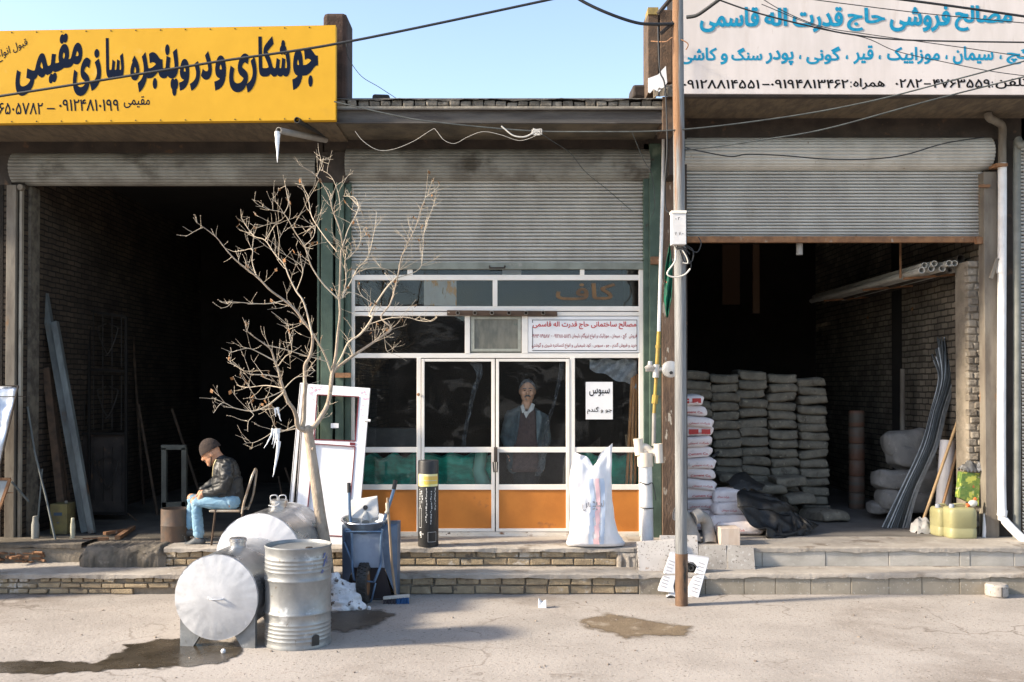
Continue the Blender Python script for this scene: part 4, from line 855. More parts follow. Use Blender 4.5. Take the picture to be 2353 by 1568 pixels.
# ---------------------------------------------------------------- tree
M_bark = mat('pale_bark', (.44, .36, .28), (.31, .25, .19), sc=9, rough=.9, bump=.8, bsc=40, layers=(((.16, .12, .085), 7, .58, .68), ((.48, .43, .34), 4, .58, .68)), stretch=(1, 1, .5))
M_twig = mat('twig_bark', (.64, .55, .43), (.46, .38, .28), sc=5, rough=.85)
M_leaf = mat('dry_leaf', (.27, .12, .04), (.20, .10, .04), sc=9, rough=.8)
yt = 10.45
t = thing('bare_tree', 'bare young street tree with pale bark and a few dry leaves', 'tree', G(752, 1375))
def c5(x, y): return (423.5+.2701*x, 705.9+.2701*y)
def c4(x, y): return (423.5+.26*x, 357.7+.26*y)
tk = MB()
def tp(pts, y0=yt, dy=0): 
    k = len(pts)-1; return smoothpts([P(u, v, y0+dy*i/max(1, k)) for i, (u, v) in enumerate(pts)], 5)
def taper(b, pts, r0, r1, n=9):
    k = len(pts)-1; b.tube(pts, [r0+(r1-r0)*(i/k)**.8 for i in range(k+1)], n=n)
tpts = [G(755, 1385, -.05)] + tp([(752, 1300), (746, 1245), (736, 1185), (727, 1120), (718, 1060), (711, 1010), (708, 985)])
tk.tube(tpts, [.066]+[.064-.016*i/(len(tpts)-2) for i in range(len(tpts)-1)], n=16)
tk.sphere(P(709, 990, yt), (.055, .055, .06), 14); tk.sphere(P(719, 1032, yt-.045), (.018, .012, .018), 10)
rt = random.Random(21)
limbs = []
def limb(pts, r0, r1, dy, y0=yt): q = tp(pts, y0, dy); limbs.append((q, r0, r1)); return q
c = c5
A1 = limb([(708, 992)]+[c(*p) for p in [(970, 1020), (955, 940), (930, 870), (880, 800), (850, 720), (825, 640), (800, 540), (770, 460), (740, 370), (690, 320), (545, 215), (520, 140)]], .032, .004, -.6)
limb([c(*p) for p in [(850, 725), (720, 830), (640, 870), (560, 885), (430, 860), (325, 815), (250, 900)]], .013, .003, -.5, yt-.25)
limb([c(*p) for p in [(780, 465), (640, 390), (550, 352), (470, 365), (390, 388)]], .009, .003, -.3, yt-.4)
limb([c(*p) for p in [(815, 600), (700, 578), (560, 570), (480, 520), (405, 455)]], .010, .003, -.6, yt-.3)
limb([c(*p) for p in [(835, 690), (700, 668), (560, 682), (500, 680), (445, 662)]], .009, .003, .2, yt-.3)
limb([c(*p) for p in [(800, 500), (860, 420), (915, 380), (895, 250), (875, 150), (740, 38)]], .008, .003, -.2, yt-.35)
limb([c(*p) for p in [(690, 322), (860, 362), (1000, 405), (1100, 430), (1230, 470)]], .007, .005, .4, yt-.4)
limb([c(*p) for p in [(850, 705), (760, 750), (650, 785), (575, 765)]], .007, .003, -.3, yt-.3)
limb([c(*p) for p in [(855, 690), (950, 600), (1050, 585), (1110, 540)]], .008, .004, .1, yt-.25)
limb([c(*p) for p in [(560, 885), (590, 920), (545, 975), (540, 1060)]], .006, .003, 0, yt-.6)
limb([c(*p) for p in [(945, 1035), (850, 1050), (775, 1020), (740, 930), (715, 840)]], .009, .004, -.4)
limb([c(*p) for p in [(775, 1040), (700, 1100), (600, 1150), (530, 1155)]], .006, .003, -.1, yt-.3)
limb([c(*p) for p in [(940, 1010), (830, 1060), (760, 1040)]], .008, .006, -.2, yt-.1)
limb([c(*p) for p in [(1000, 1050), (1018, 960), (1022, 850), (1026, 700), (1025, 560), (1030, 485), (1075, 400), (1090, 235), (1020, 130), (940, 20)]]+[c4(*p) for p in [(870, 1270), (760, 1190), (650, 1080), (520, 980), (440, 910), (360, 820), (280, 720), (170, 635), (108, 592)]], .027, .003, -.7)
limb([c4(*p) for p in [(170, 635), (120, 655), (10, 718)]], .005, .003, -.1, yt-.65)
limb([c5(1090, 240)]+[c4(*p) for p in [(1060, 1310), (990, 1200), (930, 1080), (880, 960), (800, 870), (715, 750), (620, 715), (560, 640), (510, 560), (500, 475)]], .014, .003, .3, yt-.35)
limb([c4(*p) for p in [(1370, 1275), (1240, 1150), (1140, 1010), (1100, 920), (1060, 800), (980, 680), (880, 515), (760, 480), (660, 440), (600, 385)]], .012, .003, -.5, yt+.1)
limb([c4(*p) for p in [(880, 515), (920, 430), (905, 330), (888, 240)]], .006, .003, 0, yt-.25)
limb([c4(*p) for p in [(1350, 850), (1250, 730), (1160, 600), (1120, 520), (1100, 400), (1090, 350), (1035, 255)]], .009, .003, .4, yt+.1)
limb([c4(*p) for p in [(870, 1285), (740, 1310), (600, 1308), (450, 1295), (335, 1295)]], .007, .003, -.4, yt-.4)
limb([c4(*p) for p in [(420, 1295), (380, 1335), (320, 1350)]], .004, .003, -.1, yt-.7)
limb([c4(*p) for p in [(715, 750), (800, 620), (870, 560)]], .006, .003, -.1, yt-.2)
limb([c4(*p) for p in [(640, 1080), (600, 940), (600, 830), (520, 840), (440, 850)]], .007, .003, .2, yt-.4)
limb([c4(*p) for p in [(830, 930), (840, 780), (830, 680), (800, 600), (640, 640)]], .006, .003, -.2, yt-.1)
limb([c4(*p) for p in [(990, 1200), (1050, 1010), (960, 920), (820, 840)]], .007, .003, -.1, yt-.1)
limb([c4(*p) for p in [(1060, 800), (1140, 720), (1150, 620), (1050, 710)]], .006, .003, .1, yt-.1)
limb([(710, 992)]+[c5(*p) for p in [(1060, 1050), (1120, 1000), (1170, 920), (1215, 840), (1240, 730), (1250, 640), (1258, 570)]], .032, .022, .2)
y2 = yt+.2
limb([c5(*p) for p in [(1258, 575), (1290, 400), (1305, 240), (1325, 60)]]+[c4(*p) for p in [(1372, 1280), (1380, 1000), (1385, 850), (1400, 800), (1370, 640), (1310, 480), (1280, 360), (1200, 220), (1130, 150), (1010, 80)]], .019, .003, -.3, y2)
limb([c4(*p) for p in [(1165, 185), (1210, 100), (1230, 20)]], .005, .003, 0, y2-.25)
limb([c4(*p) for p in [(1400, 800), (1450, 650), (1510, 540), (1540, 450), (1500, 370), (1410, 360)]], .008, .003, .4, y2-.2)
limb([c4(*p) for p in [(1380, 480), (1360, 330), (1300, 190), (1210, 125)]], .006, .003, .1, y2-.2)
limb([c4(*p) for p in [(1400, 1240), (1480, 1100), (1530, 1000), (1620, 900), (1670, 720), (1690, 600), (1700, 500)]], .010, .003, .5, y2-.1)
limb([c5(*p) for p in [(1265, 560), (1300, 520), (1400, 440), (1550, 340), (1680, 250), (1760, 180)]]+[c4(*p) for p in [(1740, 1430), (1820, 1310), (1880, 1100), (1920, 900), (1980, 770), (2050, 620), (2090, 480), (2130, 370), (2150, 195)]], .019, .003, .5, y2)
limb([c4(*p) for p in [(2130, 370), (2200, 320), (2262, 258)]], .005, .003, .1, y2+.45)
limb([c5(*p) for p in [(1270, 550), (1340, 420), (1400, 300), (1500, 230), (1600, 90)]]+[c4(*p) for p in [(1640, 1400), (1780, 1180), (1880, 1075)]], .015, .009, .2, y2)
limb([c4(*p) for p in [(1400, 820), (1430, 920), (1540, 800), (1560, 680), (1515, 545)]], .007, .003, .3, y2-.1)
limb([c4(*p) for p in [(1890, 1080), (2080, 1000), (2110, 820), (2125, 650), (2200, 450), (2220, 370)]], .008, .003, .3, y2+.3)
limb([c4(*p) for p in [(1890, 1070), (1800, 1010), (1690, 990), (1540, 1020)]], .006, .003, -.2, y2+.3)
limb([c4(*p) for p in [(1700, 1330), (1560, 1240), (1460, 1210), (1400, 1260)]], .006, .004, -.2, y2+.1)
limb([c4(*p) for p in [(1400, 1260), (1430, 1100), (1420, 950), (1440, 800)]], .011, .004, .1, y2-.1)
limb([c4(*p) for p in [(1610, 1500), (1800, 1440), (1960, 1430), (2080, 1460), (2180, 1465), (2235, 1430)]], .007, .003, -.3, y2)
limb([c5(*p) for p in [(1250, 560), (1200, 420), (1150, 320), (1095, 230)]], .012, .010, -.2, y2)
limb([c5(*p) for p in [(1700, 240), (1715, 350), (1735, 390)]], .006, .003, 0, y2+.2)
limb([c5(*p) for p in [(1400, 440), (1480, 380), (1700, 240)]], .009, .006, .2, y2)
br = MB(); lf = MB()
def twigs(q, r0, depth):
    n = len(q); L_ = sum((q[i+1]-q[i]).length for i in range(n-1))
    cnt = int(L_*(11.5 if depth == 0 else 7)) + 1
    for _ in range(cnt):
        i = rt.randint(max(1, int(n*(.25 if depth == 0 else .15))), n-1); p = q[i]; d = (q[i]-q[i-1]).normalized()
        out = Vector((rt.uniform(-1, 1), rt.uniform(-.8, .8), rt.uniform(-.35, 1))).normalized(); d = (d*.6+out*.9).normalized()
        ln = rt.uniform(.08, .30)*(1 if depth == 0 else .55)*(.4 if i > n*.8 else 1); pts = [p]; k = 5
        for s in range(k):
            d = (d+Vector((rt.uniform(-.17, .17), rt.uniform(-.17, .17), rt.uniform(-.1, .2)))).normalized(); pts.append(pts[-1]+d*ln/k)
        w = min(.0026, r0*.6) if depth == 0 else .0017
        br.tube(pts, [w+(.001-w)*s/k for s in range(k+1)], n=5)
        for s in range(1, k+1):
            if rt.random() < .25: br.sphere(pts[s], .0055, 5)
        if rt.random() < .10:
            a = pts[-1]; u = Vector((rt.uniform(-.03, .03), rt.uniform(-.02, .02), -rt.uniform(.02, .06))); s_ = Vector((rt.uniform(-.02, .02), rt.uniform(-.02, .02), .01))
            lf.poly([a, a+u*.5+s_, a+u, a+u*.5-s_])
        if depth == 0 and ln > .14: twigs(pts, w, 1)
for q, r0, r1 in limbs:
    b = tk if r0 > .018 else br
    taper(b, q, r0*.92 if r0 > .018 else r0*.72, r1*.7 if r1 < .005 else r1, 10 if r0 > .018 else 7)
    twigs(q, r1 if r0 > .02 else r0, 0)
tk.build('trunk', M_bark, t, smooth=70)
br.build('crown', M_twig, t, smooth=70)
lf.build('dry_leaves', M_leaf, t)
def ice(items, lb):
    b = MB()
    for u, v0, v1, w, s_, y in items: icicle(b, u, v0, v1, y, w, s_)
    return b.build('icicle', M_ice, None, smooth=60, label=lb, cat='icicle')
yi = yt-.32
ice([(638, 985, 1022, .03, 2, yi), (640, 1015, 1096, .022, -13, yi), (627, 985, 1030, .012, -20, yi), (631, 987, 1022, .010, -6, yi), (636, 990, 1030, .010, -8, yi)], 'cluster of bent white icicles hanging lowest in the tree over the seated man')
ice([(632, 938, 958, .012, 2, yi), (638, 936, 968, .014, 8, yi)], 'small forked icicle hanging above the larger ice cluster in the tree')

# ---------------------------------------------------------------- plastic doors leaning on the left green pillar
M_gask = mat('dark_red_gasket', (.16, .02, .03), None, rough=.6)
M_door = mat('bright_door_plastic', (.88, .87, .88), (.83, .82, .83), sc=3, rough=.35)
def cd_(x, y, d=0):
    u, v = 640+.2641*x, 847+.2641*y; return P(u, v, 11.52+.34*(1-(v-883)/370)+d)
t = thing('plastic_door', 'white plastic door with an empty window leaning on the left green pillar', 'door', cd_(400, 1540))
fn = Vector((0, .06, .0))
TL, TR, BR, BL = (255, 135), (795, 172), (682, 1540), (130, 1520)
def lerp(a, b, f): return (a[0]+(b[0]-a[0])*f, a[1]+(b[1]-a[1])*f)
iTL, iTR, iMR, iML = (336, 228), (698, 247), (668, 632), (310, 618)
pTL, pTR, pBR, pBL = (308, 655), (666, 680), (596, 1462), (232, 1446)
b = MB()
for q in ([TL, TR, iTR, iTL], [TL, iTL, iML, pTL, pBL, BL], [TR, BR, pBR, pTR, iMR, iTR], [BL, pBL, pBR, BR], [iML, iMR, pTR, pTL]): b.slab([cd_(*p) for p in q], fn)
b.build('door_frame', M_door, t)
MB().slab([cd_(p[0], p[1], .02) for p in (pTL, pTR, pBR, pBL)], (0, .02, 0)).build('door_panel', M_door, t)
b = MB()
for a, c_ in ((iTL, iTR), (iTR, iMR), (iMR, iML), (iML, iTL), (pTL, pTR), (pTR, pBR), (pBR, pBL), (pBL, pTL)): b.bar(cd_(*a, -.002), cd_(*c_, -.002), .012, .012)
b.bar(cd_(620, 655, -.005), cd_(668, 658, -.005), .03, .01)
b.build('gasket', M_gask, t)
b = MB(); b.tube(smoothpts([cd_(748, 450, -.0), cd_(755, 450, -.05), cd_(800, 455, -.055)]), .016, n=10); b.build('door_handle', M_white, t, smooth=60)
b = MB(); r = random.Random(9)
def smear(x, y):
    w_ = r.uniform(6, 22); h_ = r.uniform(4, 12); b.poly([cd_(x+w_*math.cos(a)*r.uniform(.5, 1.1), y+h_*math.sin(a)*r.uniform(.5, 1.1), -.003) for a in [i*.9 for i in range(7)]])
for k in range(9): smear(r.uniform(262, 390), r.uniform(150, 190))
for k in range(6): smear(r.uniform(715, 775), r.uniform(190, 270))
for k in range(8): smear(r.uniform(268, 320), r.uniform(190, 420))
for k in range(6): smear(r.uniform(705, 750), r.uniform(290, 600))
b.build('pink_stain', mat('pink_stain', (.72, .40, .50), (.82, .62, .68), sc=20, rough=.5), t)
def leaner(x0a, x0b, x1a, x1b, ya, yb, d, lb, m=None):
    t = thing('door_jamb', lb, 'door jamb', cd_((x1a+x1b)/2, yb, d))
    MB().slab([cd_(x0a, ya, d), cd_(x0b, ya, d), cd_(x1b, yb, d), cd_(x1a, yb, d)], (0, .05, 0)).build('profile', m or M_door, t, bevel=.003)
    MB().slab([cd_(x0a+4, ya+8, d-.002), cd_(x0a+9, ya+8, d-.002), cd_(x1a+9, yb-8, d-.002), cd_(x1a+4, yb-8, d-.002)], (0, .003, 0)).build('groove', M_dark, t)
leaner(188, 218, 62, 96, 125, 1500, .12, 'outermost white plastic jamb leaning in the dark beside the white door')
leaner(222, 246, 128, 156, 125, 1500, .1, 'grey edged plastic jamb squeezed between the white door and the outermost jamb', mat('grey_plastic', (.55, .53, .54), (.48, .46, .46), sc=4, rough=.5))
# paper label on the green pillar
MB().pbox(760, 973, 778, 984, 11.83, 11.838).build('paper_label', M_white, None, label='tiny white label stuck on the green pillar behind the leaning door', cat='label')

# ---------------------------------------------------------------- wheelbarrow, basin, broom, snow
M_blue = mat('blue_grey_tray', (.105, .15, .22), (.075, .105, .16), sc=4, rough=.5, metal=.2, layers=(((.20, .24, .30), 3, .58, .72), ((.10, .07, .05), 9, .66, .74)))
M_blight = mat('pale_blue_underside', (.30, .345, .42), (.23, .27, .34), sc=3, rough=.6, bump=.1, layers=(((.40, .43, .48), 2.5, .58, .72),))
M_btube = mat('blue_tube', (.13, .21, .32), (.09, .14, .22), sc=6, rough=.4, metal=.3, layers=(((.4, .44, .5), 8, .63, .7),))
def cw(x, y, Y): return P(753+.2222*x, 1082.4+.2222*y, Y)
yw_ = 10.55
t = thing('wheelbarrow', 'blue wheelbarrow tipped upright on its nose against the steps', 'wheelbarrow', G(850, 1384))
b = MB()
o4 = [(150, 560), (720, 552), (712, 1322), (155, 1330)]; i4 = [(262, 652), (548, 645), (588, 1002), (262, 1000)]
F = [cw(x, y, yw_+.06) for x, y in o4]; K = [cw(x, y, yw_-.03) for x, y in i4]
rim = [p+Vector((0, .30, 0)) for p in F]
b.add(F+rim, [(0, 1, 5, 4), (1, 2, 6, 5), (3, 0, 4, 7)])
b.add(F+K, [(0, 1, 5, 4), (1, 2, 6, 5), (3, 0, 4, 7)])
b.add([F[3], F[2], rim[2], rim[3]], [(0, 1, 2, 3)])
tr = b.build('tray', M_blue, t, solid=.006)
b = MB(); b.slab([cw(x, y, yw_-.035) for x, y in i4], (0, .006, 0)); b.build('tray_floor', M_blight, t, bevel=.002)
b = MB(); b.add([cw(262, 1000, yw_-.03), cw(588, 1002, yw_-.03), cw(668, 1318, yw_+.05), cw(205, 1322, yw_+.05)], [(0, 1, 2, 3)]); b.build('tray_nose', mat('dark_tray_nose', (.035, .03, .035), (.05, .04, .042), sc=4, rough=.7), t, solid=.005)
b = MB()
b.tube(smoothpts([cw(165, 720, yw_+.0), cw(170, 640, yw_-.05), cw(200, 605, yw_-.08), cw(245, 640, yw_-.08), cw(252, 760, yw_-.08), cw(252, 930, yw_-.08), cw(262, 1040, yw_-.1), cw(276, 1130, yw_-.12)]), .014, n=10)
b.tube(smoothpts([cw(562, 600, yw_-.08), cw(552, 760, yw_-.08), cw(550, 950, yw_-.08), cw(525, 1040, yw_-.1), cw(480, 1150, yw_-.12)]), .015, n=10)
b.tube([cw(185, 630, yw_-.085), cw(562, 628, yw_-.085)], .011, n=8)
b.tube([cw(172, 735, yw_), cw(252, 940, yw_-.08)], .011, n=8)
b.tube([cw(276, 1130, yw_-.12), cw(480, 1150, yw_-.12)], .010, n=8)
b.tube(smoothpts([cw(495, 1160, yw_-.1), cw(475, 1240, yw_-.12), cw(452, 1335, yw_-.1), cw(425, 1365, yw_-.05)]), .011, n=8)
b.build('frame', M_btube, t, smooth=60)
b = MB(); b.tube(smoothpts([cw(240, 560, yw_+.03), cw(228, 420, yw_+.06), cw(222, 220, yw_+.08)]), .016, n=10); b.build('handle', M_btube, t, smooth=60)
b = MB(); b.tube(smoothpts([cw(570, 560, yw_+.03), cw(620, 400, yw_+.05), cw(655, 290, yw_+.06), cw(688, 180, yw_+.08)]), .018, n=10); b.build('handle', M_btube, t, smooth=60)
b = MB(); b.tube([cw(222, 225, yw_+.08), cw(219, 122, yw_+.09)], .021, n=10); b.build('grip', M_black, t, smooth=60)
b = MB(); b.tube([cw(684, 190, yw_+.08), cw(702, 95, yw_+.09)], .023, n=10); b.build('grip', M_black, t, smooth=60)
pc = cw(372, 1160, yw_-.14); rw = .205
b = MB(); n = 40; b.lathe([(rw*.62, -.05), (rw*.85, -.058), (rw*.96, -.045), (rw, -.02), (rw, .02), (rw*.96, .045), (rw*.85, .058), (rw*.62, .05)], pc, rot('Y', 90), n)
for k in range(26):
    a = 2*math.pi*k/26
    for s in (-1, 0, 1): b.obox(pc+Vector((s*.032, rw*math.cos(a+s*.1), rw*math.sin(a+s*.1))), (.024, .022, .012), Matrix.Rotation(a+s*.1, 3, 'X') @ rot('X', 90) if False else Matrix.Rotation(a+s*.1-math.pi/2, 3, 'X'))
wh = b.build('wheel', M_black, t, smooth=40)
b = MB(); b.lathe([(.001, -.03), (.05, -.03), (rw*.66, -.05), (rw*.66, .05), (.05, .03), (.001, .03)], pc, rot('Y', 90), 24); b.build('rim', M_rust, wh, smooth=40)
t = thing('basin', 'round grey metal basin balanced on top of the upright wheelbarrow', 'basin', cw(388, 560, yw_+.1))
cb_ = cw(388, 490, yw_+.12); rb = 55*(yw_+.1)/FPX
b = MB(); b.lathe([(.001, -.13), (rb*.62, -.13), (rb*.92, -.01), (rb*.93, .0), (rb*1.0, .004), (rb*1.02, -.006), (rb*.95, -.016), (rb*.66, -.137), (.001, -.137)], cb_, rot('X', 6), 48); b.build('bowl', M_galv, t, smooth=50)
t = thing('plaster_block', 'white plaster block with a hole and channel standing in the basin', 'block', cw(385, 535, yw_+.1))
ob = [cw(235, 322, yw_+.16), cw(508, 280, yw_+.16), cw(530, 512, yw_+.06), cw(453, 512, yw_+.06), cw(446, 545, yw_+.06), cw(328, 545, yw_+.06), cw(326, 490, yw_+.06), cw(246, 490, yw_+.06)]
M_plas = mat('white_plaster', (.60, .59, .565), (.50, .485, .46), sc=6, rough=.9, bump=.15)
MB().slab(ob, (0, .05, .02)).build('block', M_plas, t, bevel=.004)
b = MB(); q = [cw(388, 380+22*i, yw_+.125-.018*i) for i in range(8)]
b.tube([p+Vector((0, .028, 0)) for p in q], [.02, .022, .026, .032, .036, .04, .04, .04], n=14); b.build('channel', mat('grey_plaster', (.42, .43, .42), (.34, .35, .34), sc=6, rough=.9), t, smooth=60)
b = MB(); b.lathe([(.001, .004), (.026, .004), (.024, 0), (.001, 0)], cw(390, 380, yw_+.1), rot('X', 75), 16); b.build('hole', M_black, t)
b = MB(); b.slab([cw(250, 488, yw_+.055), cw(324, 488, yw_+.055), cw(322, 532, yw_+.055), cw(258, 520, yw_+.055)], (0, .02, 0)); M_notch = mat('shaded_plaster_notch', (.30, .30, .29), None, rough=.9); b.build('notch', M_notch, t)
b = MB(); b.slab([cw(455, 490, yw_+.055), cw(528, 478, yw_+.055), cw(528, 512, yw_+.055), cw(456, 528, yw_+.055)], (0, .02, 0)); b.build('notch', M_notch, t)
t = thing('broom', 'worn broom with a blue and black head leaning on the wheelbarrow', 'broom', G(910, 1380))
M_stick = mat('old_broom_stick', (.34, .245, .16), (.24, .17, .11), sc=6, rough=.8, stretch=(1, 1, .3))
MB().tube([cw(700, 1285, 10.5), cw(662, 950, 10.48), cw(640, 600, 10.47), cw(618, 278, 10.47)], .0135, n=10).build('handle', M_stick, t, smooth=60)
b = MB(); b.tube([cw(612, 330, 10.46), cw(618, 410, 10.46), cw(600, 440, 10.45)], .017, n=8); b.build('rag', mat('beige_rag', (.55, .48, .38), None), t)
b = MB(); b.bar(cw(575, 1315, 10.46), cw(845, 1290, 10.46), .03, .05, up=(0, 1, 0)); b.build('head', mat('worn_broom_head', (.62, .58, .52), (.5, .46, .4), sc=9), t, bevel=.004)
b = MB(); b.m = 0; r = random.Random(3)
for k in range(160):
    f = r.random(); a = cw(575+270*f, 1318-25*f, 10.46+r.uniform(-.02, .02)); b.m = 0 if f < .5 else 1; b.tube([a, a+Vector((r.uniform(-.02, .02), -.02+r.uniform(-.02, .02), -.062-.012*f))], .004, n=4)
b.build('bristles', [mat('dark_bristles', (.06, .05, .055), None), mat('blue_bristles', (.03, .10, .24), None)], t)
# snow heap
M_snow = mat('dirty_snow', (.80, .80, .81), (.62, .62, .63), sc=6, rough=.8, bump=1, bsc=25, layers=(((.13, .10, .08), 6, .565, .61), ((.36, .33, .29), 16, .58, .64)))
sc_ = [cw(x, y, 10.15) for x, y in ((395, 1490), (230, 1465), (20, 1450))]
rs_ = random.Random(31); el_ = []
def sp_(x, y, Y): p = cw(x, y, Y); p.z = max(p.z, .02); return p
for x, y, Y, r_ in ((75, 1090, 10.3, .05), (85, 1150, 10.28, .07), (120, 1200, 10.28, .09), (180, 1230, 10.28, .09), (250, 1230, 10.28, .07), (290, 1200, 10.3, .05), (110, 1290, 10.25, .11), (200, 1310, 10.25, .11), (270, 1310, 10.25, .08), (80, 1400, 10.2, .10), (160, 1400, 10.18, .11), (240, 1410, 10.18, .10), (310, 1430, 10.18, .08), (365, 1470, 10.2, .045), (60, 1440, 10.2, .07), (30, 1380, 10.25, .09)):
    el_.append((sp_(x, y, Y), (r_, r_*.9, r_*.8)))
tmp_ = thing('tmp', 'x', 'x', G(790, 1412)); o = blob('snow_heap', [], el_, M_snow, tmp_, .016, 2, (.035, 7)); o.parent = None; o.location = tmp_.location; bpy.data.objects.remove(tmp_)
for v in o.data.vertices: v.co.z = max(v.co.z, -.01)
tag(o, 'dirty white snow heap melting between the drum and the wheelbarrow', 'snow heap')
for k, (u, v, lb) in enumerate(((848, 1402, 'small snow lump lying right beside the tip of the snow heap'), (513, 1502, 'round white snow lump in the puddle before the front tank'))):
    b = MB(); b.sphere(G(u, v)+Vector((0, 0, .018)), (.022, .02, .024), 10); b.build('snow_lump', M_snow, None, smooth=70, label=lb, cat='snow lump')
b = MB(); q = G(1246, 1398); b.slab([q+Vector((-.04, 0, 0)), q+Vector((.045, -.01, 0)), q+Vector((.04, .0, .07)), q+Vector((0, .01, .05)), q+Vector((-.038, .01, .09))], (0, .05, .01)); b.build('paper_cup', M_white, None, bevel=.006, label='crushed white paper cup lying alone on the street', cat='cup')

# ---------------------------------------------------------------- bitumen roll and white sack
y_ = 11.42; rr_ = 23.5*y_/FPX; c0 = P(984, 1258, y_); c0.z = Z2
t = thing('bitumen_roll', 'black bitumen roll with yellow label standing before the shop window', 'roll', c0)
hh = P(984, 1058, y_).z - Z2
MB().lathe([(.001, 0), (rr_*.97, 0), (rr_, .015), (rr_, hh-.01), (rr_*.97, hh), (rr_*.3, hh), (rr_*.3, hh-.1), (.001, hh-.1)], c0, None, 36).build('roll', mat('bitumen', (.017, .017, .018), (.028, .027, .027), sc=9, rough=.45, bump=.15), t, smooth=50)
def wrap(a, z, d=.002): a = R(a); return c0+Vector(((rr_+d)*math.sin(a), -(rr_+d)*math.cos(a), z))
b = MB(); b.grid(lambda i, j: wrap(-62+130*i, hh-.29+.14*j, .002), 16, 1); b.build('label_band', mat('yellow_label', (.70, .62, .20), (.78, .74, .5), sc=4, rough=.5), t)
b = MB(); b.grid(lambda i, j: wrap(-20+85*i, hh-.265+.09*j, .004), 16, 1); b.build('label_print', mat('lime_print', (.55, .62, .05), (.70, .40, .12), sc=6, rough=.5, stretch=(.2, .2, 1)), t)
b = MB(); r = random.Random(6)
b.grid(lambda i, j: wrap(-25+80*i, hh-.226+.006*j, .006), 10, 1)
def dash(a0, a1, z0, z1): b.grid(lambda i, j: wrap(a0+(a1-a0)*i, z0+(z1-z0)*j, .003), 3, 1)
for a, z0, z1 in ((-50, .45, .66), (-35, .5, .66), (-8, .28, .66), (18, .26, .66), (42, .42, .66)):
    z = z0
    while z < z1*hh/1.0:
        l = r.uniform(.012, .03); o = r.uniform(-3, 3); dash(a+o, a+o+r.uniform(3, 7), z, z+l); z += l+r.uniform(.004, .012)
for (a0, a1, z0, z1) in ((-55, -35, .22, .225), (-55, -35, .44, .445), (-55, -53, .22, .445), (-37, -35, .22, .445), (2, 52, .06, .064), (2, 52, .17, .174), (2, 4, .06, .17), (50, 52, .06, .17)): dash(a0, a1, z0, z1)
for k in range(8): a = r.uniform(-50, -25); z = r.uniform(.1, .2); dash(a, a+r.uniform(4, 9), z, z+r.uniform(.01, .03))
b.build('white_print', mat('white_print', (.50, .50, .49), None), t)
# sack
y_ = 11.42
t = thing('white_sack', 'full white woven sack with pink and blue stripes below the paper notice', 'sack', P(1368, 1252, y_))
prof_ = [(1252, 1303, 1434, .17), (1247, 1301, 1436, .20), (1225, 1308, 1421, .215), (1190, 1311, 1411, .21), (1150, 1310, 1407, .195), (1110, 1309, 1406, .155), (1080, 1311, 1406, .10), (1062, 1318, 1407, .055), (1050, 1322, 1405, .03)]
pz = [(P(a, v, y_), P(c_, v, y_), d) for v, a, c_, d in prof_]
def sk(i, j):
    k = j*(len(pz)-1); k0 = min(int(k), len(pz)-2); f = k-k0
    a = pz[k0][0].lerp(pz[k0+1][0], f); c_ = pz[k0][1].lerp(pz[k0+1][1], f); d = pz[k0][2]*(1-f)+pz[k0+1][2]*f
    an = 2*math.pi*i; m_ = (a+c_)/2; hw = (c_-a).length/2
    cx_ = math.cos(an); sy = math.sin(an); x = m_.x-hw*math.copysign(abs(cx_)**.7, cx_); y = y_-d*math.copysign(abs(sy)**.9, sy)*.8
    fold = .010*math.sin(i*41+j*3)*j+.05*(mnoise.noise(Vector((x*9, j*5, i*2)))*.5+mnoise.noise(Vector((x*22, j*11, 4)))*.3)*(.35+j*.65); y -= fold*abs(sy); x += .02*mnoise.noise(Vector((j*7, i*5, 9)))*j
    z = m_.z
    if j > .72:
        q = (x-m_.x)/hw; z += (j-.72)/.28*((.085*max(0, q)**1.3*2.0+.05*max(0, -q)**2*1.2)-.13*math.exp(-((q-.02)/.22)**2))*.85
    return Vector((x, y, z))
b = MB(); b.grid(sk, 72, 48)
b.build('bag', mat('woven_sack', (.80, .79, .79), (.72, .71, .72), sc=5, rough=.6, bump=.12, bsc=120), t, smooth=80)
def front(u, v):                                        # point of the sack face
    lo_, hi_ = 0.0, 1.0
    for _ in range(18):
        m_ = (lo_+hi_)/2
        if P(0, v, y_).z > sk(.25, m_).z: lo_ = m_
        else: hi_ = m_
    j = lo_; best = min((i/160 for i in range(0, 81)), key=lambda i: abs(sk(i, j).x-P(u, v, y_).x)); p = sk(best, j)
    return p+Vector((0, -.004, 0))
for u0, u1, nm_, m_ in ((1351, 1361, 'blue_stripe', mat('blue_stripe', (.50, .58, .70), None)), (1364, 1374, 'pink_stripe', mat('pink_stripe', (.80, .52, .53), None)), (1377, 1386, 'blue_stripe', None)):
    if m_ is None: m_ = bpy.data.materials['blue_stripe']
    b = MB(); b.grid(lambda i, j: front(u0+(u1-u0)*i+2*math.sin(j*4), 1098+148*j), 2, 40); b.build(nm_, m_, t, smooth=80)
lettering('handwriting', [('سبوس', (1335, 1146, 1385, 1170))], mat('grey_marker', (.28, .28, .30), None), t, fmap=lambda u, v: front(u, v)+Vector((0, -.004, 0)), bold=-.012)
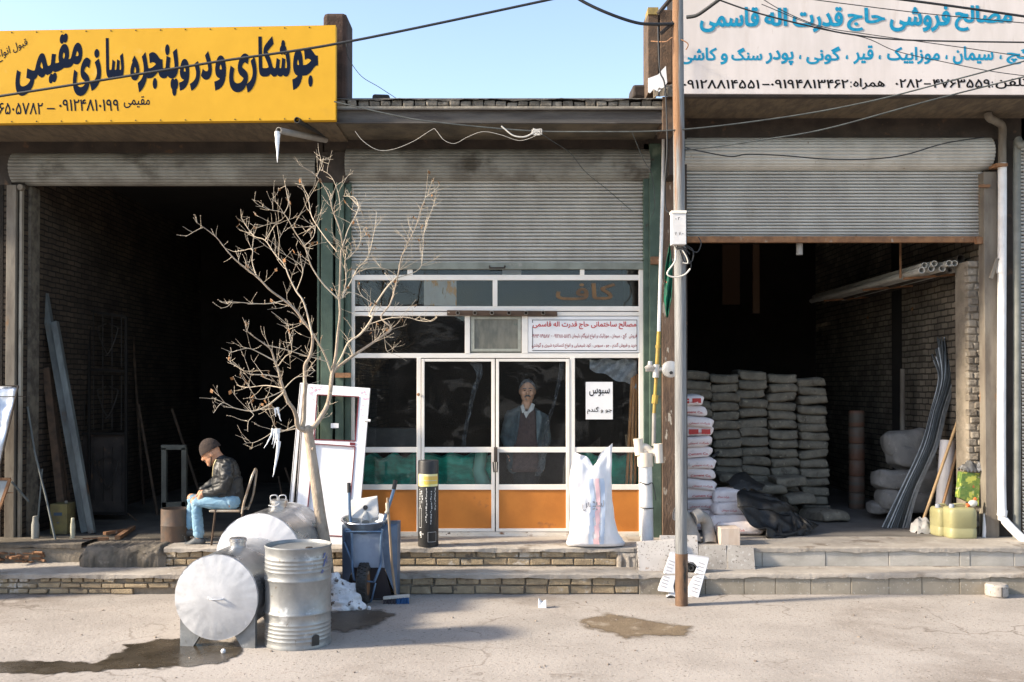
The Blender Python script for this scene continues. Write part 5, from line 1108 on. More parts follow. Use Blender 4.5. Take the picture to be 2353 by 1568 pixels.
# ---------------------------------------------------------------- tiles, toilet pan, elbows by the pole
M_tile = mat('speckled_terrazzo', (.52, .485, .45), (.46, .43, .395), sc=4, rough=.7, layers=(((.15, .13, .11), 40, .58, .62), ((.34, .27, .22), 25, .6, .66)))
M_tile2 = mat('worn_terrazzo', (.39, .36, .32), (.32, .29, .255), sc=4, rough=.8, layers=(((.15, .13, .11), 38, .59, .63), ((.48, .455, .42), 22, .58, .66)))
def c2_(x, y, Y): return P(1449.4+.132*x, 1204.7+.132*y, Y)
def tile(q, ya, yb, m, lb):
    pts = [c2_(*q[0], yb), c2_(*q[1], yb), c2_(*q[2], ya), c2_(*q[3], ya)]
    return MB().slab(pts, (0, .03, .006)).build('terrazzo_tile', m, None, bevel=.003, label=lb, cat='tile', group='terrazzo tiles leaning on the steps')
tile([(105, 318), (760, 272), (800, 855), (148, 892)], 11.02, 11.2, M_tile, 'large pale speckled tile leaning left of the pole base')
tile([(508, 208), (1160, 208), (1182, 640), (520, 660)], 11.2, 11.29, M_tile, 'speckled tile standing behind the pole, its top edge the highest')
tile([(1182, 370), (1660, 370), (1690, 835), (1190, 850)], 11.14, 11.26, M_tile2, 'worn patterned tile between the toilet pan and the end tile')
tile([(1668, 370), (2140, 402), (2174, 832), (1696, 835)], 11.12, 11.27, M_tile2, 'end tile of the row, the farthest from the pole')
M_ceram = mat('white_ceramic', (.70, .70, .71), (.62, .62, .63), sc=4, rough=.2, layers=(((.45, .40, .36), 13, .66, .72),))
yt = 10.72
def ct_(x, y, d=0): return c2_(x, y, yt+.28*(1-(y-550)/800)+d)
t = thing('squat_toilet', 'white ceramic squat toilet pan leaning behind the foot of the pole', 'toilet pan', ct_(830, 1330))
b = MB()
top = [(700, 505), (1368, 600)]; 
outer = [(700, 505), (1368, 600), (1182, 1292), (1000, 1230), (1005, 1120), (1120, 860), (1152, 730), (1090, 670), (990, 655), (890, 665), (820, 720), (790, 900), (745, 1090), (765, 1200), (475, 1168)]
b.slab([ct_(*p) for p in outer], (0, .05, .012)); b.build('plate', M_ceram, t, bevel=.006)
b = MB(); b.lathe([(.15, 0), (.15, .05), (.12, .13), (.05, .17), (.001, .17)], ct_(960, 900, .06), rot('X', -80), 28); b.build('bowl', mat('grey_bowl', (.30, .28, .26), (.2, .19, .18), sc=8, rough=.5), t, smooth=60)
b = MB(); b.slab([ct_(*p, .02) for p in ((820, 1180), (1010, 1120), (1080, 880), (930, 830), (810, 900))], (0, .02, 0)); b.build('flush_channel', mat('pinkish_channel', (.55, .45, .38), (.42, .35, .3), sc=6, rough=.6), t)
b = MB(); b.ring(ct_(1045, 765, .0), ct_(1045, 765, .06), .035, .02); b.build('drain_hole', M_black, t, smooth=40)
b = MB(); b.slab([ct_(*p, .03) for p in ((590, 1300), (690, 1190), (790, 1190), (800, 1300))], (0, .06, 0)); b.slab([ct_(*p, .02) for p in ((1000, 1230), (1180, 1290), (1165, 1345), (1000, 1345))], (0, .08, 0)); b.build('foot', M_ceram, t, bevel=.004)
b = MB(); b.ring(ct_(700, 1335, -.02), ct_(705, 1325, .12), .055, .042); b.build('outlet', M_black, t, smooth=40)
b = MB()
for k in range(9):
    f = k/8; a = lerp((700, 640), (560, 1080), f); b.bar(ct_(a[0]-35, a[1]-8, -.003), ct_(a[0]+55, a[1]+22, -.003), .008, .008)
    a = lerp((1240, 690), (1110, 1180), f); b.bar(ct_(a[0]-55, a[1]-22, -.003), ct_(a[0]+45, a[1]+10, -.003), .008, .008)
b.build('tread_rib', mat('grey_ceramic_rib', (.36, .36, .39), None, rough=.3), t)
def cg(x, y, Y): return P(1505.9+.2702*x, 847+.2702*y, Y)
def elbow(pts, r, lb):
    t = thing('pipe_elbow', lb, 'pipe elbow', pts[-1], 'grey pipe elbows on the store floor')
    q = smoothpts(pts, 5); MB().tube(q, r, n=20).build('bend', M_pvcg, t, smooth=60)
    for a, c_ in ((q[0], q[2]), (q[-1], q[-3])):
        d = (c_-a).normalized(); MB().ring(a-d*.01, a+d*.09, r*1.13, r*.9).build('socket', M_pvcg, t, smooth=50)
elbow([cg(330, 1270, 11.62), cg(375, 1255, 11.65), cg(425, 1290, 11.7), cg(450, 1370, 11.7), cg(460, 1440, 11.66), cg(464, 1490, 11.62)], .072, 'grey plastic pipe elbow standing beside the pole and the hollow block')
elbow([cg(180, 1230, 11.6), cg(230, 1250, 11.62), cg(285, 1320, 11.66), cg(310, 1400, 11.66), cg(322, 1478, 11.62)], .08, 'grey plastic pipe elbow half hidden directly behind the pole')
b = MB(); b.pbox(1656, 1214, 1701, 1254, 11.45, 11.72)
b.build('hollow_block', mat('pinkish_block', (.55, .43, .33), (.62, .52, .43), sc=5, rough=.9, bump=.2, stretch=(3, 1, .4)), None, bevel=.006, label='small pinkish hollow block standing on the store edge', cat='block')
b = MB(); q = G(2290, 1371); b.lathe([(.001, 0), (.10, 0), (.118, .02), (.118, .12), (.10, .14), (.03, .142), (.001, .142)], q, None, 20); o = b.build('concrete_block', M_tile2, None, smooth=35, label='short round concrete block lying in the street below the store steps', cat='block')
b = MB(); b.obox(q+Vector((0, -.117, .07)), (.008, .01, .1)); b.build('groove', M_dark, o)

# ---------------------------------------------------------------- cement bags
M_bag = mat('grey_cement_bag', (.225, .20, .155), (.155, .138, .108), sc=8, rough=.95, bump=.6, bsc=30, layers=(((.09, .077, .058), 5, .56, .7), ((.32, .285, .22), 18, .58, .68)))
M_bagw = mat('white_cement_bag', (.82, .74, .72), (.74, .66, .635), sc=6, rough=.8, bump=.3, bsc=25, layers=(((.45, .40, .37), 5, .6, .72),))
def spow(c, e): return math.copysign(abs(c)**e, c)
def bagmesh(w_, d_, h_, seed, e=.2, n=36, m=16):
    r = random.Random(seed); ph = [r.uniform(0, 6.3) for _ in range(9)]; vs = []; fs = []
    for i in range(m+1):
        th = -math.pi/2+math.pi*i/m
        for k in range(n):
            a = 2*math.pi*k/n; cr = abs(math.cos(th))**.3
            x = w_/2*spow(math.cos(a), e)*cr; y = d_/2*spow(math.sin(a), e)*cr; z = h_/2*spow(math.sin(th), .5)
            pz_ = .16*h_*math.sin(x/w_*4+ph[0])+.10*h_*math.sin(y/d_*7+ph[1])+.05*h_*math.sin(x/w_*17+ph[2]+y*9)
            x += .012*math.sin(z/h_*5+ph[3]+a*3)+.006*math.sin(a*11+ph[4]); y += .012*math.sin(z/h_*4+ph[5]+a*2)+.007*math.sin(a*13+z*60+ph[6])
            vs.append((x, y, z+pz_*.5+h_/2))
    for i in range(m):
        for k in range(n):
            k2 = (k+1) % n; fs.append((i*n+k, i*n+k2, (i+1)*n+k2, (i+1)*n+k))
    fs.append(tuple(range(n-1, -1, -1))); fs.append(tuple(m*n+k for k in range(n)))
    me = bpy.data.meshes.new('cement_bag'); me.from_pydata(vs, [], fs); me.polygons.foreach_set('use_smooth', [True]*len(fs)); return me
gb = [bagmesh(.425, .62, .142, 100+k) for k in range(8)]
for me in gb: me.materials.append(M_bag)
ordn = ['topmost', 'second', 'third', 'fourth', 'fifth', 'sixth', 'seventh', 'eighth', 'ninth', 'tenth', 'eleventh', 'twelfth', 'thirteenth', 'fourteenth', 'fifteenth', 'sixteenth']
rb_ = random.Random(77)
yg = 14.3
cols = [('column half hidden behind the white bags', 1601, 1606, 846, 15), ('second column from the pole', 1666, 1680, 855, 15), ('tallest middle column', 1729, 1740, 845, 15), ('column second from the open doorway', 1798, 1806, 854, 15), ('column nearest the open doorway', 1866, 1876, 862, 15)]
for nm_, ua, ub, vt, cnt in cols:
    zt_ = P(ua, vt+6, yg).z; hh_ = (zt_-Z2)/cnt
    for k in range(cnt):
        f = k/(cnt-1); u = ub+(ua-ub)*f
        o = bpy.data.objects.new('cement_bag', gb[rb_.randrange(8)]); C.objects.link(o)
        p = P(u, 1000, yg); o.location = (p.x+rb_.uniform(-.018, .018), yg+.31+rb_.uniform(-.03, .03), Z2+hh_*k-.004)
        o.rotation_euler = (rb_.uniform(-.03, .03), rb_.uniform(-.05, .05), rb_.choice((0, math.pi))+rb_.uniform(-.05, .05)); o.scale = (.97, 1, hh_/.142*1.03)
        tag(o, 'grey cement bag, %s from the top in the %s' % (ordn[cnt-1-k], nm_) if k < cnt-1 else 'grey cement bag, topmost in the %s' % nm_, 'cement bag', 'grey cement bags stacked in the store')
for (u, v, y, rz, lb) in ((1905, 1196, 13.45, .25, 'grey cement bag lying flat on the floor below the column nearest the doorway'), (1835, 1160, 13.75, .1, 'grey cement bag lying behind the tip of the black sheet'), (1775, 1135, 13.9, -.1, 'grey cement bag showing above the middle of the black sheet'), (1680, 1110, 14.0, .1, 'grey cement bag draped lowest beside the white bag stack'), (1815, 1118, 13.95, .05, 'grey cement bag resting above the one behind the sheet tip')):
    o = bpy.data.objects.new('cement_bag', gb[rb_.randrange(8)]); C.objects.link(o); p = P(u, v, y); o.location = (p.x, y+.2, max(Z2, p.z-.0)); o.rotation_euler = (0, 0, rz)
    if v > 1190: o.location.z = Z2
    tag(o, lb, 'cement bag', 'grey cement bags stacked in the store')
wb = [bagmesh(.58, .42, .15, 200+k, .22) for k in range(6)]
for me in wb: me.materials.append(M_bagw)
yq = 12.55
zt_ = P(1600, 910, yq).z; 
hs = (zt_-Z2)/13
prints = ['شرکت سیمان', 'Cement Co.', 'شرکت سیمان', 'Cement Co.']
def print_on(o, par_loc, s, w_, hgt, red, zoff, dy):
    t0 = bpy.data.objects
    vs, fs = glyphs(s, .02); b = MB(); 
    b.add([Vector((par_loc[0]+w_[0]+(w_[1]-w_[0])*p, dy, par_loc[2]+zoff+hgt*q)) for p, q in vs], fs)
    return b.build('red_print', M_red, o)
for k in range(13):
    up = k > 7; o = bpy.data.objects.new('cement_bag', wb[k % 6]); C.objects.link(o)
    rgt = [1640, 1641, 1643, 1645, 1646, 1645, 1645, 1637, 1636, 1641, 1640, 1626, 1618][k]
    xr_ = P(rgt, 1000, yq).x; o.location = (xr_-.29, yq+.21+.02*math.sin(k*3), Z2+hs*k); o.rotation_euler = (rb_.uniform(-.03, .03), rb_.uniform(-.03, .05), rb_.uniform(-.05, .05)); o.scale = (1, 1, hs/.15*1.05)
    tag(o, 'white cement bag, %s in the stack beside the pole' % (ordn[12-k]+(' from the top' if k < 12 else '')), 'cement bag', 'white cement bags stacked beside the pole')
    ORI[o] = Vector((0, 0, 0)); b = MB()
    r = random.Random(k)
    vs, fs = glyphs(prints[k % 4], .02)
    if k in (9, 12): 
        for a, c_ in ((-.02, .1), (.14, .25)): b.grid(lambda i, j: (a+(c_-a)*i, -.222+.0*j, .045+.065*j), 4, 3)
    b.add([Vector((-.02+.26*p, -.2235, .035+.032*q+.01*math.sin(p*3))) for p, q in vs], fs)
    b.build('red_print', M_red, o)
for (u, v, y, rz, w_, lb) in ((1700, 1247, 12.22, .0, 1.0, 'lowest grubby white bag under the black sheet beside the hollow block'), (1688, 1216, 12.3, -.08, 1.05, 'white bag with red print lying second from the floor beside the black sheet'), (1679, 1186, 12.4, .12, .8, 'third white bag of the small pile, tucked under the black sheet'), (1674, 1155, 12.5, -.15, .6, 'smallest white bag on top of the small pile by the black sheet')):
    o = bpy.data.objects.new('cement_bag', wb[rb_.randrange(6)]); C.objects.link(o); p = P(u, v, y); o.location = (p.x, y+.16, max(p.z, Z2)); o.rotation_euler = (0, .06, rz); o.scale = (w_, 1, 1.1)
    tag(o, lb, 'cement bag', 'white cement bags beside the black sheet')
    ORI[o] = Vector((0, 0, 0)); b = MB(); vs, fs = glyphs('شرکت سیمان', .02); b.add([Vector((-.2+.24*p, -.2235, .05+.03*q)) for p, q in vs], fs); b.build('red_print', M_red, o)
# strap
b = MB(); b.tube(smoothpts([P(1576, 1054, 12.9), P(1620, 1058, 12.85), P(1640, 1048, 12.85), P(1650, 1040, 12.95)]), .02, n=8); b.build('strap', M_black, None, smooth=60, label='black strap wedged between the white bags beside the pole', cat='strap')
# black bitumen sheet, a rolled cone with a flap
M_sheet = mat('bitumen_sheet', (.018, .0175, .017), (.012, .012, .012), sc=5, rough=.55, bump=.5, bsc=30, layers=(((.045, .043, .04), 4, .6, .75),))
mouth = [(700, 1180), (690, 1080), (742, 1030), (850, 1032), (960, 1080), (1010, 1170), (1040, 1300), (1030, 1442), (948, 1430), (940, 1372), (868, 1368), (780, 1275)]
my = [12.15, 12.3, 12.5, 12.62, 12.6, 12.45, 12.2, 11.95, 11.9, 11.95, 11.98, 12.05]
mq = smoothpts([cg(x, y, Y) for (x, y), Y in zip(mouth+mouth[:1], my+my[:1])], 6)
apx = [cg(1392, 1335, 12.5), cg(1385, 1350, 12.45), cg(1370, 1365, 12.35), cg(1345, 1380, 12.25)]
def sh(i, j):
    k = i*(len(mq)-1); k0 = min(int(k), len(mq)-2); a = mq[k0].lerp(mq[k0+1], k-k0)
    e = cg(1392-50*abs(math.sin(math.pi*i)), 1330+42*abs(math.sin(i*math.pi)), 12.5-.22*abs(math.sin(math.pi*i)))
    p = a.lerp(e, j**.9); up = math.sin(j*math.pi)*.07*math.sin(i*2*math.pi+.6)+.018*math.sin(i*19+j*8)*(1-j)
    nz_ = mnoise.noise(Vector((i*7, j*5, 3)))*.07+mnoise.noise(Vector((i*15, j*11, 8)))*.03; nz_ *= min(1, 5*(1-j))
    return p+Vector((0, -.02*math.sin(i*9)*(1-j)-nz_, up+nz_*.6))
b = MB(); b.grid(sh, 90, 26)
def flap(i, j):
    top_ = smoothpts([cg(600, 962, 12.62), cg(668, 905, 12.68), cg(740, 882, 12.74), cg(800, 912, 12.76), cg(836, 942, 12.76), cg(930, 990, 12.74)], 4); k = i*(len(top_)-1); k0 = min(int(k), len(top_)-2); a = top_[k0].lerp(top_[k0+1], k-k0)
    c_ = cg(690+190*i, 1042-14*math.sin(i*3.1), 12.5+.1*i); m_ = a.lerp(c_, j); n_ = mnoise.noise(Vector((i*5, j*4, 7)))*.035; m_.y += n_-.05*math.sin(j*math.pi); m_.z += n_; return m_
b.grid(flap, 24, 14)
def inner(i, j):
    a = cg(720+230*i, 1060+20*math.sin(i*3)+310*j-70*i*(j), 12.75+.25*math.sin(i*math.pi)); return a
b.grid(inner, 8, 8)
for p in b.v:
    if p.z < Z2+.008: p.z = Z2+.008
b.build('bitumen_sheet', M_sheet, None, smooth=70, solid=.006, label='crumpled black bitumen sheet rolled into a cone on the store floor', cat='sheet')

# ---------------------------------------------------------------- right part of the store
def cr(x, y, Y): return P(1929.4+.2521*x, 884.7+.2521*y, Y)
def floor(p): p.z = Z2; return p
M_strip = mat('steel_strip', (.05, .055, .053), (.028, .032, .031), sc=9, rough=.5, metal=.2)
M_strip2 = mat('bright_steel_strip', (.34, .35, .345), (.22, .23, .225), sc=9, rough=.4, metal=.3)
t = thing('strip_bundle', 'bundle of long curved steel strips leaning on the brick wall', 'steel bundle', cr(500, 1280, 12.95))
r = random.Random(14)
for k in range(46):
    f = k/45; jx = r.uniform(-8, 8)
    w_ = r.uniform(-.05, .05)
    tp_ = (850+300*f+r.uniform(-20, 20), -385+r.uniform(-60, 60)+(110 if f < .12 else 0))
    q = [floor(cr(395+225*f+jx, 1285, 12.9+w_)), cr(560+150*f+jx, 960, 13.0+w_), cr(745+145*f+jx*.5, 560, 13.05+w_), cr(830+140*f, 250, 13.15+w_), cr(905+165*f+jx*.4, -60, 13.2+w_), cr(tp_[0], tp_[1], 13.3+w_)]
    if q[0].z < Z2: q[0].z = Z2
    q = smoothpts(q, 5); b = MB(); b.tube(q, r.choice((.009, .011, .012)), n=5); b.build('strip', M_strip2 if k % 7 in (0, 4) or k in (44, 45) else M_strip, t, smooth=60)
M_gsack = mat('grey_sackcloth', (.26, .245, .225), (.19, .18, .165), sc=5, rough=.95, bump=.6, bsc=25, layers=(((.11, .1, .09), 4, .58, .7), ((.36, .34, .32), 11, .62, .7)))
gs = []
for k in range(3):
    me = bagmesh(.62, .5, .26, 300+k, .55); me.name = 'grey_sack'; me.materials.append(M_gsack); gs.append(me)
for (x, y, Y, sx, sz, ry, lb) in ((640, 1150, 13.45, 1.15, 1.05, 0, 'grey sack at the bottom of the pile behind the steel strips'), (560, 960, 13.5, 1.0, 1.0, .1, 'second grey sack of the pile, sticking out left of the strips'), (800, 1000, 13.55, 1.1, 1.25, -.1, 'dark grey sack right of the strips behind the white tube'), (720, 790, 13.6, 1.1, 1.2, .15, 'slumped grey sack crossing behind the strips near the top'), (680, 640, 13.65, .95, 1.3, -.25, 'rounded pale grey sack topmost on the pile'), (430, 1180, 13.6, .6, .6, 0, 'small dark grey sack poking out leftmost on the floor')):
    o = bpy.data.objects.new('grey_sack', gs[r.randrange(3)]); C.objects.link(o); p = cr(x, y, Y); o.location = (p.x, Y+.2, max(Z2, p.z)); o.scale = (sx, 1, sz); o.rotation_euler = (r.uniform(-.1, .1), ry, r.uniform(-.2, .2))
    tag(o, lb, 'sack', 'grey sacks piled behind the steel strips')
b = MB(); r2 = random.Random(8)
c0 = floor(cr(770, 1320, 12.5)); ph = [r2.uniform(0, 6) for _ in range(5)]
b.grid(lambda i, j: c0+Vector((.30*(i-.5)+.02*math.sin(j*9), .3*(j-.5), max(0, (math.sin(i*math.pi)**.5)*(math.sin(j*math.pi)**.5)*(.22-.12*i)+.035*math.sin(i*17+ph[0])*math.sin(j*13+ph[1])+.03*math.sin(i*29+j*11)*(i*(1-i)*j*(1-j)*8)))), 26, 20)
b.build('empty_bag', mat('pale_crumpled_plastic', (.42, .41, .40), (.30, .29, .28), sc=9, rough=.5, bump=.5), None, smooth=40, label='crumpled pale empty bag at the foot of the long wooden handle', cat='bag')
t = thing('plastic_tube', 'tall white paper tube standing behind the wooden handles', 'tube', floor(cr(980, 1330, 12.85)))
q0 = floor(cr(930, 1330, 12.85)); q1 = cr(985, 508, 12.95)
MB().ring(q0, q1, .095, .085, 24).build('tube', mat('white_roll_paper', (.62, .60, .61), (.54, .52, .52), sc=4, rough=.6), t, smooth=50)
M_pole2 = mat('yellow_wood_handle', (.55, .37, .19), (.46, .30, .15), sc=6, rough=.6, stretch=(1, 1, .3))
def stick(a, c_, r_, m, lb): MB().tube([a, c_], r_, n=10).build('wooden_handle', m, None, smooth=60, label=lb, cat='handle', group='wooden handles leaning in the store')
stick(floor(cr(728, 1335, 12.6)), cr(1200, -30, 12.9), .019, M_pole2, 'long pale wooden handle leaning farthest left across the white tube')
stick(floor(cr(880, 1300, 12.62)), cr(1210, 62, 12.95), .019, mat('reddish_wood_handle', (.44, .25, .12), (.36, .20, .09), sc=6, rough=.6, stretch=(1, 1, .3)), 'shorter reddish wooden handle leaning behind the jerry cans')
M_jerry = mat('yellow_green_plastic', (.36, .335, .17), (.30, .28, .14), sc=3, rough=.45, bump=.05)
def jerry(u0, u1, v0, v1, y, dp, lb):
    t = thing('jerry_can', lb, 'jerry can', (P((u0+u1)/2, v1, y).x, y+dp/2, Z2)); a = P(u0, v1, y); c_ = P(u1, v0, y); h_ = c_.z-Z2
    w_ = c_.x-a.x; cx_ = (a.x+c_.x)/2; cy_ = y+dp/2
    pr = [(.55, 0), (.94, 0), (.99, .02), (1, .06), (1, .30), (.97, .32), (.97, .35), (1, .37), (1, .85), (.96, .93), (.85, .985), (.55, 1), (.001, 1)]
    b = MB(); b.grid(lambda i, j: (cx_+w_/2*pr[round(j*12)][0]*spow(math.cos(2*math.pi*i), .45), cy_+dp/2*pr[round(j*12)][0]*spow(math.sin(2*math.pi*i), .45), Z2+h_*pr[round(j*12)][1]), 40, 12)
    b.build('body', M_jerry, t, smooth=50)
    b = MB(); b.tube(smoothpts([(cx_-w_*.2, cy_, Z2+h_*.99), (cx_-w_*.18, cy_, Z2+h_*1.07), (cx_+w_*.2, cy_, Z2+h_*1.07), (cx_+w_*.24, cy_, Z2+h_*.99)]), .014, n=8); b.build('handle', M_jerry, t, smooth=60)
    b = MB(); b.lathe([(.03, 0), (.03, .035), (.026, .045), (.001, .046)], (cx_-w_*.34, cy_-dp*.2, Z2+h_*.985), None, 16); b.build('cap', mat('grey_cap', (.3, .32, .36), None), t, smooth=40)
jerry(2156, 2196, 1168, 1237, 12.12, .3, 'left yellowish plastic jerry can beside the wooden handles')
jerry(2184, 2250, 1168, 1241, 11.93, .3, 'right larger yellowish plastic jerry can with a bottle lying on top')
t = thing('plastic_bottle', 'clear bottle with orange caps lying on the right jerry can', 'bottle', cr(1210, 1110, 12.05))
b = MB(); b.tube([cr(1175, 1095, 12.05), cr(1195, 1085, 12.05), cr(1235, 1075, 12.06), cr(1250, 1070, 12.06)], [.018, .04, .04, .02], n=14); b.build('body', mat('cloudy_plastic', (.55, .55, .5), None, rough=.25), t, smooth=60)
M_ocap = mat('orange_cap', (.65, .13, .04), None, rough=.4)
b = MB(); b.tube([cr(1160, 1100, 12.05), cr(1180, 1094, 12.05)], .024, n=12); b.build('cap', M_ocap, t, smooth=40)
b = MB(); b.tube([cr(1226, 1040, 12.06), cr(1240, 1048, 12.06)], .024, n=12); b.build('cap', M_ocap, t, smooth=40)
t = thing('wire_stand', 'thin metal stand holding a green printed box beside the store post', 'stand', floor(cr(1290, 1400, 12.25)))
b = MB(); yy = 12.22
for x in (1285, 1350):
    b.tube([floor(cr(x-8, 1390, yy)), cr(x, 800, yy)], .01, n=6); b.tube([floor(cr(x-8, 1360, yy+.3)), cr(x, 800, yy+.3)], .01, n=6)
b.tube([cr(1110, 800, yy), cr(1355, 800, yy)], .008, n=6); b.tube([cr(1285, 930, yy), cr(1350, 910, yy)], .01, n=6); b.build('frame', mat('pale_metal', (.45, .40, .28), (.3, .26, .2), sc=8, rough=.6), t, smooth=60)
b = MB(); b.slab([cr(1115, 795, yy-.02), cr(1285, 805, yy-.02), cr(1270, 1110, yy-.06), cr(1090, 1030, yy-.06)], (0, .12, 0)); b.build('green_box', mat('green_printed_box', (.07, .15, .03), (.17, .22, .05), sc=14, rough=.5, layers=(((.40, .42, .08), 9, .54, .58), ((.38, .09, .04), 13, .62, .66), ((.42, .38, .3), 8, .6, .64))), t, bevel=.004)
b = MB(); r = random.Random(3); ph = [r.uniform(0, 6) for _ in range(4)]
a0 = cr(1125, 785, 12.2); a1 = cr(1352, 790, 12.2)
b.grid(lambda i, j: a0.lerp(a1, i)+Vector((0, .22*j-.05, .13*math.sin(j*math.pi)**.6*math.sin(min(1, i*4+.1)*math.pi/2)*(.8+.25*math.sin(i*19+ph[0]))+.012*math.sin(i*43+j*20))), 30, 12)
b.build('plastic_bag', mat('shiny_dark_plastic', (.10, .10, .10), (.30, .30, .31), sc=14, rough=.15, lo=.5, hi=.7), None, smooth=60, label='shiny dark plastic bag heaped on the metal stand', cat='plastic bag')
q = floor(cr(1315, 1400, 12.05)); MB().tube([q, cr(1325, 1175, 12.1)], .022, n=12).build('short_tube', M_pvcw, None, smooth=60, label='short white tube standing between the jerry can and the post', cat='tube')
b = MB(); b.ring(P(2073, 1100, 14.2), P(2074, 848, 14.2), .035, .028); b.v = [Vector((p.x, p.y, Z2 if p.z < 1.3 else p.z)) for p in b.v]; b.build('steel_pipe', M_rustg, None, smooth=50, label='grey steel pipe standing upright against the inner pier', cat='pipe')
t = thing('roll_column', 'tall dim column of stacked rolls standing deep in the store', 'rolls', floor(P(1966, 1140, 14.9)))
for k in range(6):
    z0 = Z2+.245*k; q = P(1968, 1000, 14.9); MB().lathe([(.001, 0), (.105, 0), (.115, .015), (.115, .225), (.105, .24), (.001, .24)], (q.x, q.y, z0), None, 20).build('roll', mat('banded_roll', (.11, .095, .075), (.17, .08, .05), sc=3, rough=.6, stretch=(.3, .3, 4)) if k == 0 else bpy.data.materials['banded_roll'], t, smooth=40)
# pvc pipes on the rack
def ce(x, y, Y): return P(1506+.36*x, 527+.36*y, Y)
M_pipes = mat('white_pipe_stock', (.60, .58, .53), (.50, .48, .43), sc=4, rough=.5); M_piped = mat('dark_pipe_stock', (.10, .085, .07), (.06, .05, .04), sc=5, rough=.6)
for x, y, r_, m_, lb in ((1701, 262, 20, 0, 'lowest on the left end of the rack'), (1719, 230, 18, 0, 'leaning above the leftmost one'), (1762, 250, 21, 0, 'third along the lower row'), (1781, 219, 19, 0, 'upper one beside the two leftmost'), (1833, 250, 21, 0, 'standing alone in the middle of the lower row'), (1877, 217, 20, 0, 'upper left one of a touching pair'), (1912, 217, 19, 0, 'upper right one of a touching pair'), (1958, 238, 27, 0, 'large one in the middle of the rack'), (2076, 180, 26, 0, 'highest and nearest the post'), (1950, 186, 26, 1, 'dark one resting on the large white pipe'), (2050, 241, 24, 1, 'dark one lowest beside the post'), (1880, 262, 17, 1, 'small dark one under the touching pair')):
    Y = 12.45+(x % 7)*.02; p = ce(x, y, Y); rr_ = r_*.36*Y/FPX
    MB().ring(p, p+Vector((-.12, 4.2, -.02)), rr_, rr_*.84, 18).build('plastic_pipe', M_piped if m_ else M_pipes, None, smooth=50, label=('dark' if m_ else 'white')+' plastic pipe on the rack, '+lb, cat='pipe', group='plastic pipes on the store rack')
t = thing('pipe_rack', 'bracket rack under the plastic pipes on the brick wall', 'rack', ce(1900, 290, 13))
b = MB()
for Y in (12.9, 14.4, 16.2): b = MB(); q = ce(1690, 284, 12.5); q2 = ce(2110, 264, 12.5); b.bar((q.x-.05, Y, q.z-.02), (XR, Y, q2.z-.0), .03, .04); b.bar((XR-.02, Y, q2.z-.35), (q.x+.9, Y, q.z-.03), .03, .03); b.build('bracket', M_rust, t)
b = MB(); b.tube([P(2069, 555, 12.9), P(2069, 640, 12.9)], .016, n=8); b.build('hanging_rod', M_rust, t)
b = MB(); b.ring(P(1837, 560, 12.3), P(1837, 586, 12.3), .04, .035); b.build('hanging_coil', M_pvcg, None, smooth=40, label='small grey ribbed hose end hanging under the store shutter bar', cat='hose')
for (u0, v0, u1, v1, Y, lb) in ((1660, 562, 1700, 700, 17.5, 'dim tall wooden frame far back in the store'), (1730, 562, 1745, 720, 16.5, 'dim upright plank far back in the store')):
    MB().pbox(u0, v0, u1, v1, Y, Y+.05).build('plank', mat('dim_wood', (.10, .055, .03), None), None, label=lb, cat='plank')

# ---------------------------------------------------------------- left workshop contents
def cl(x, y, Y): return P(.24*x, 941.2+.2401*y, Y)
M_tube = mat('dull_steel_tube', (.17, .19, .185), (.10, .11, .11), sc=6, rough=.6, metal=.2, layers=(((.13, .075, .04), 4, .6, .7),), stretch=(1, 1, .4))
def sq_tube(u0, v0, u1, v1, ya, yb, wd, lb, m=None):
    t = thing('square_tube', lb, 'steel tube', floor(P(u1, v1, ya)), 'square steel tubes leaning in the workshop'); a = P(u0, v0, yb); c_ = floor(P(u1, v1, ya))
    MB().bar(a, c_, wd, wd).build('profile', m or M_tube, t, bevel=.004)
    d = (a-c_).normalized(); MB().bar(a+d*.002, a+d*.006, wd*.8, wd*.8).build('open_end', M_black, t)
sq_tube(95, 640, 197, 1236, 12.5, 12.75, .085, 'longest pale square steel tube leaning in the workshop')
sq_tube(126, 740, 212, 1234, 12.4, 12.62, .075, 'second pale square steel tube leaning just right of the longest')
sq_tube(108, 846, 150, 1230, 12.55, 12.7, .095, 'short dark square tube with a visible open end', M_rustd)
sq_tube(120, 900, 166, 1226, 12.7, 12.9, .05, 'thin dark square tube between the pale tube and the oil can', M_rustd)
for (u0, u1, v0, Y, m, lb) in ((72, 86, 655, 12.62, M_rustd, 'dark rusty sheet edge standing nearest the brick pier'), (87, 106, 650, 12.7, mat('olive_steel', (.085, .08, .06), (.06, .055, .04), sc=5, rough=.8), 'olive grey steel section standing beside the rusty sheet edge')):
    a = P(u0, 1236, Y); c_ = P(u1, v0, Y); MB().box(a.x, c_.x, Y, Y+.12, Z2, c_.z).build('steel_section', m, None, bevel=.004, label=lb, cat='steel section')
def rod(pts, r_, m, lb): MB().tube(pts, r_, n=7).build('steel_rod', m, None, smooth=60, label=lb, cat='rod', group='loose rods in the workshop')
rod([P(63, 935, 12.2), P(80, 1040, 12.15), P(105, 1140, 12.05), floor(P(127, 1240, 11.9))], .013, M_tube, 'bent grey rod leaning from the pier to the floor')
rod([P(97, 1078, 12.2), floor(P(84, 1236, 12.1))], .011, M_tube, 'short grey rod crossing the bent rod')
rod([P(26, 1107, 11.9), P(66, 1153, 12.0)], .014, M_tube, 'stubby grey rod sticking out from the rusty framed sheet')
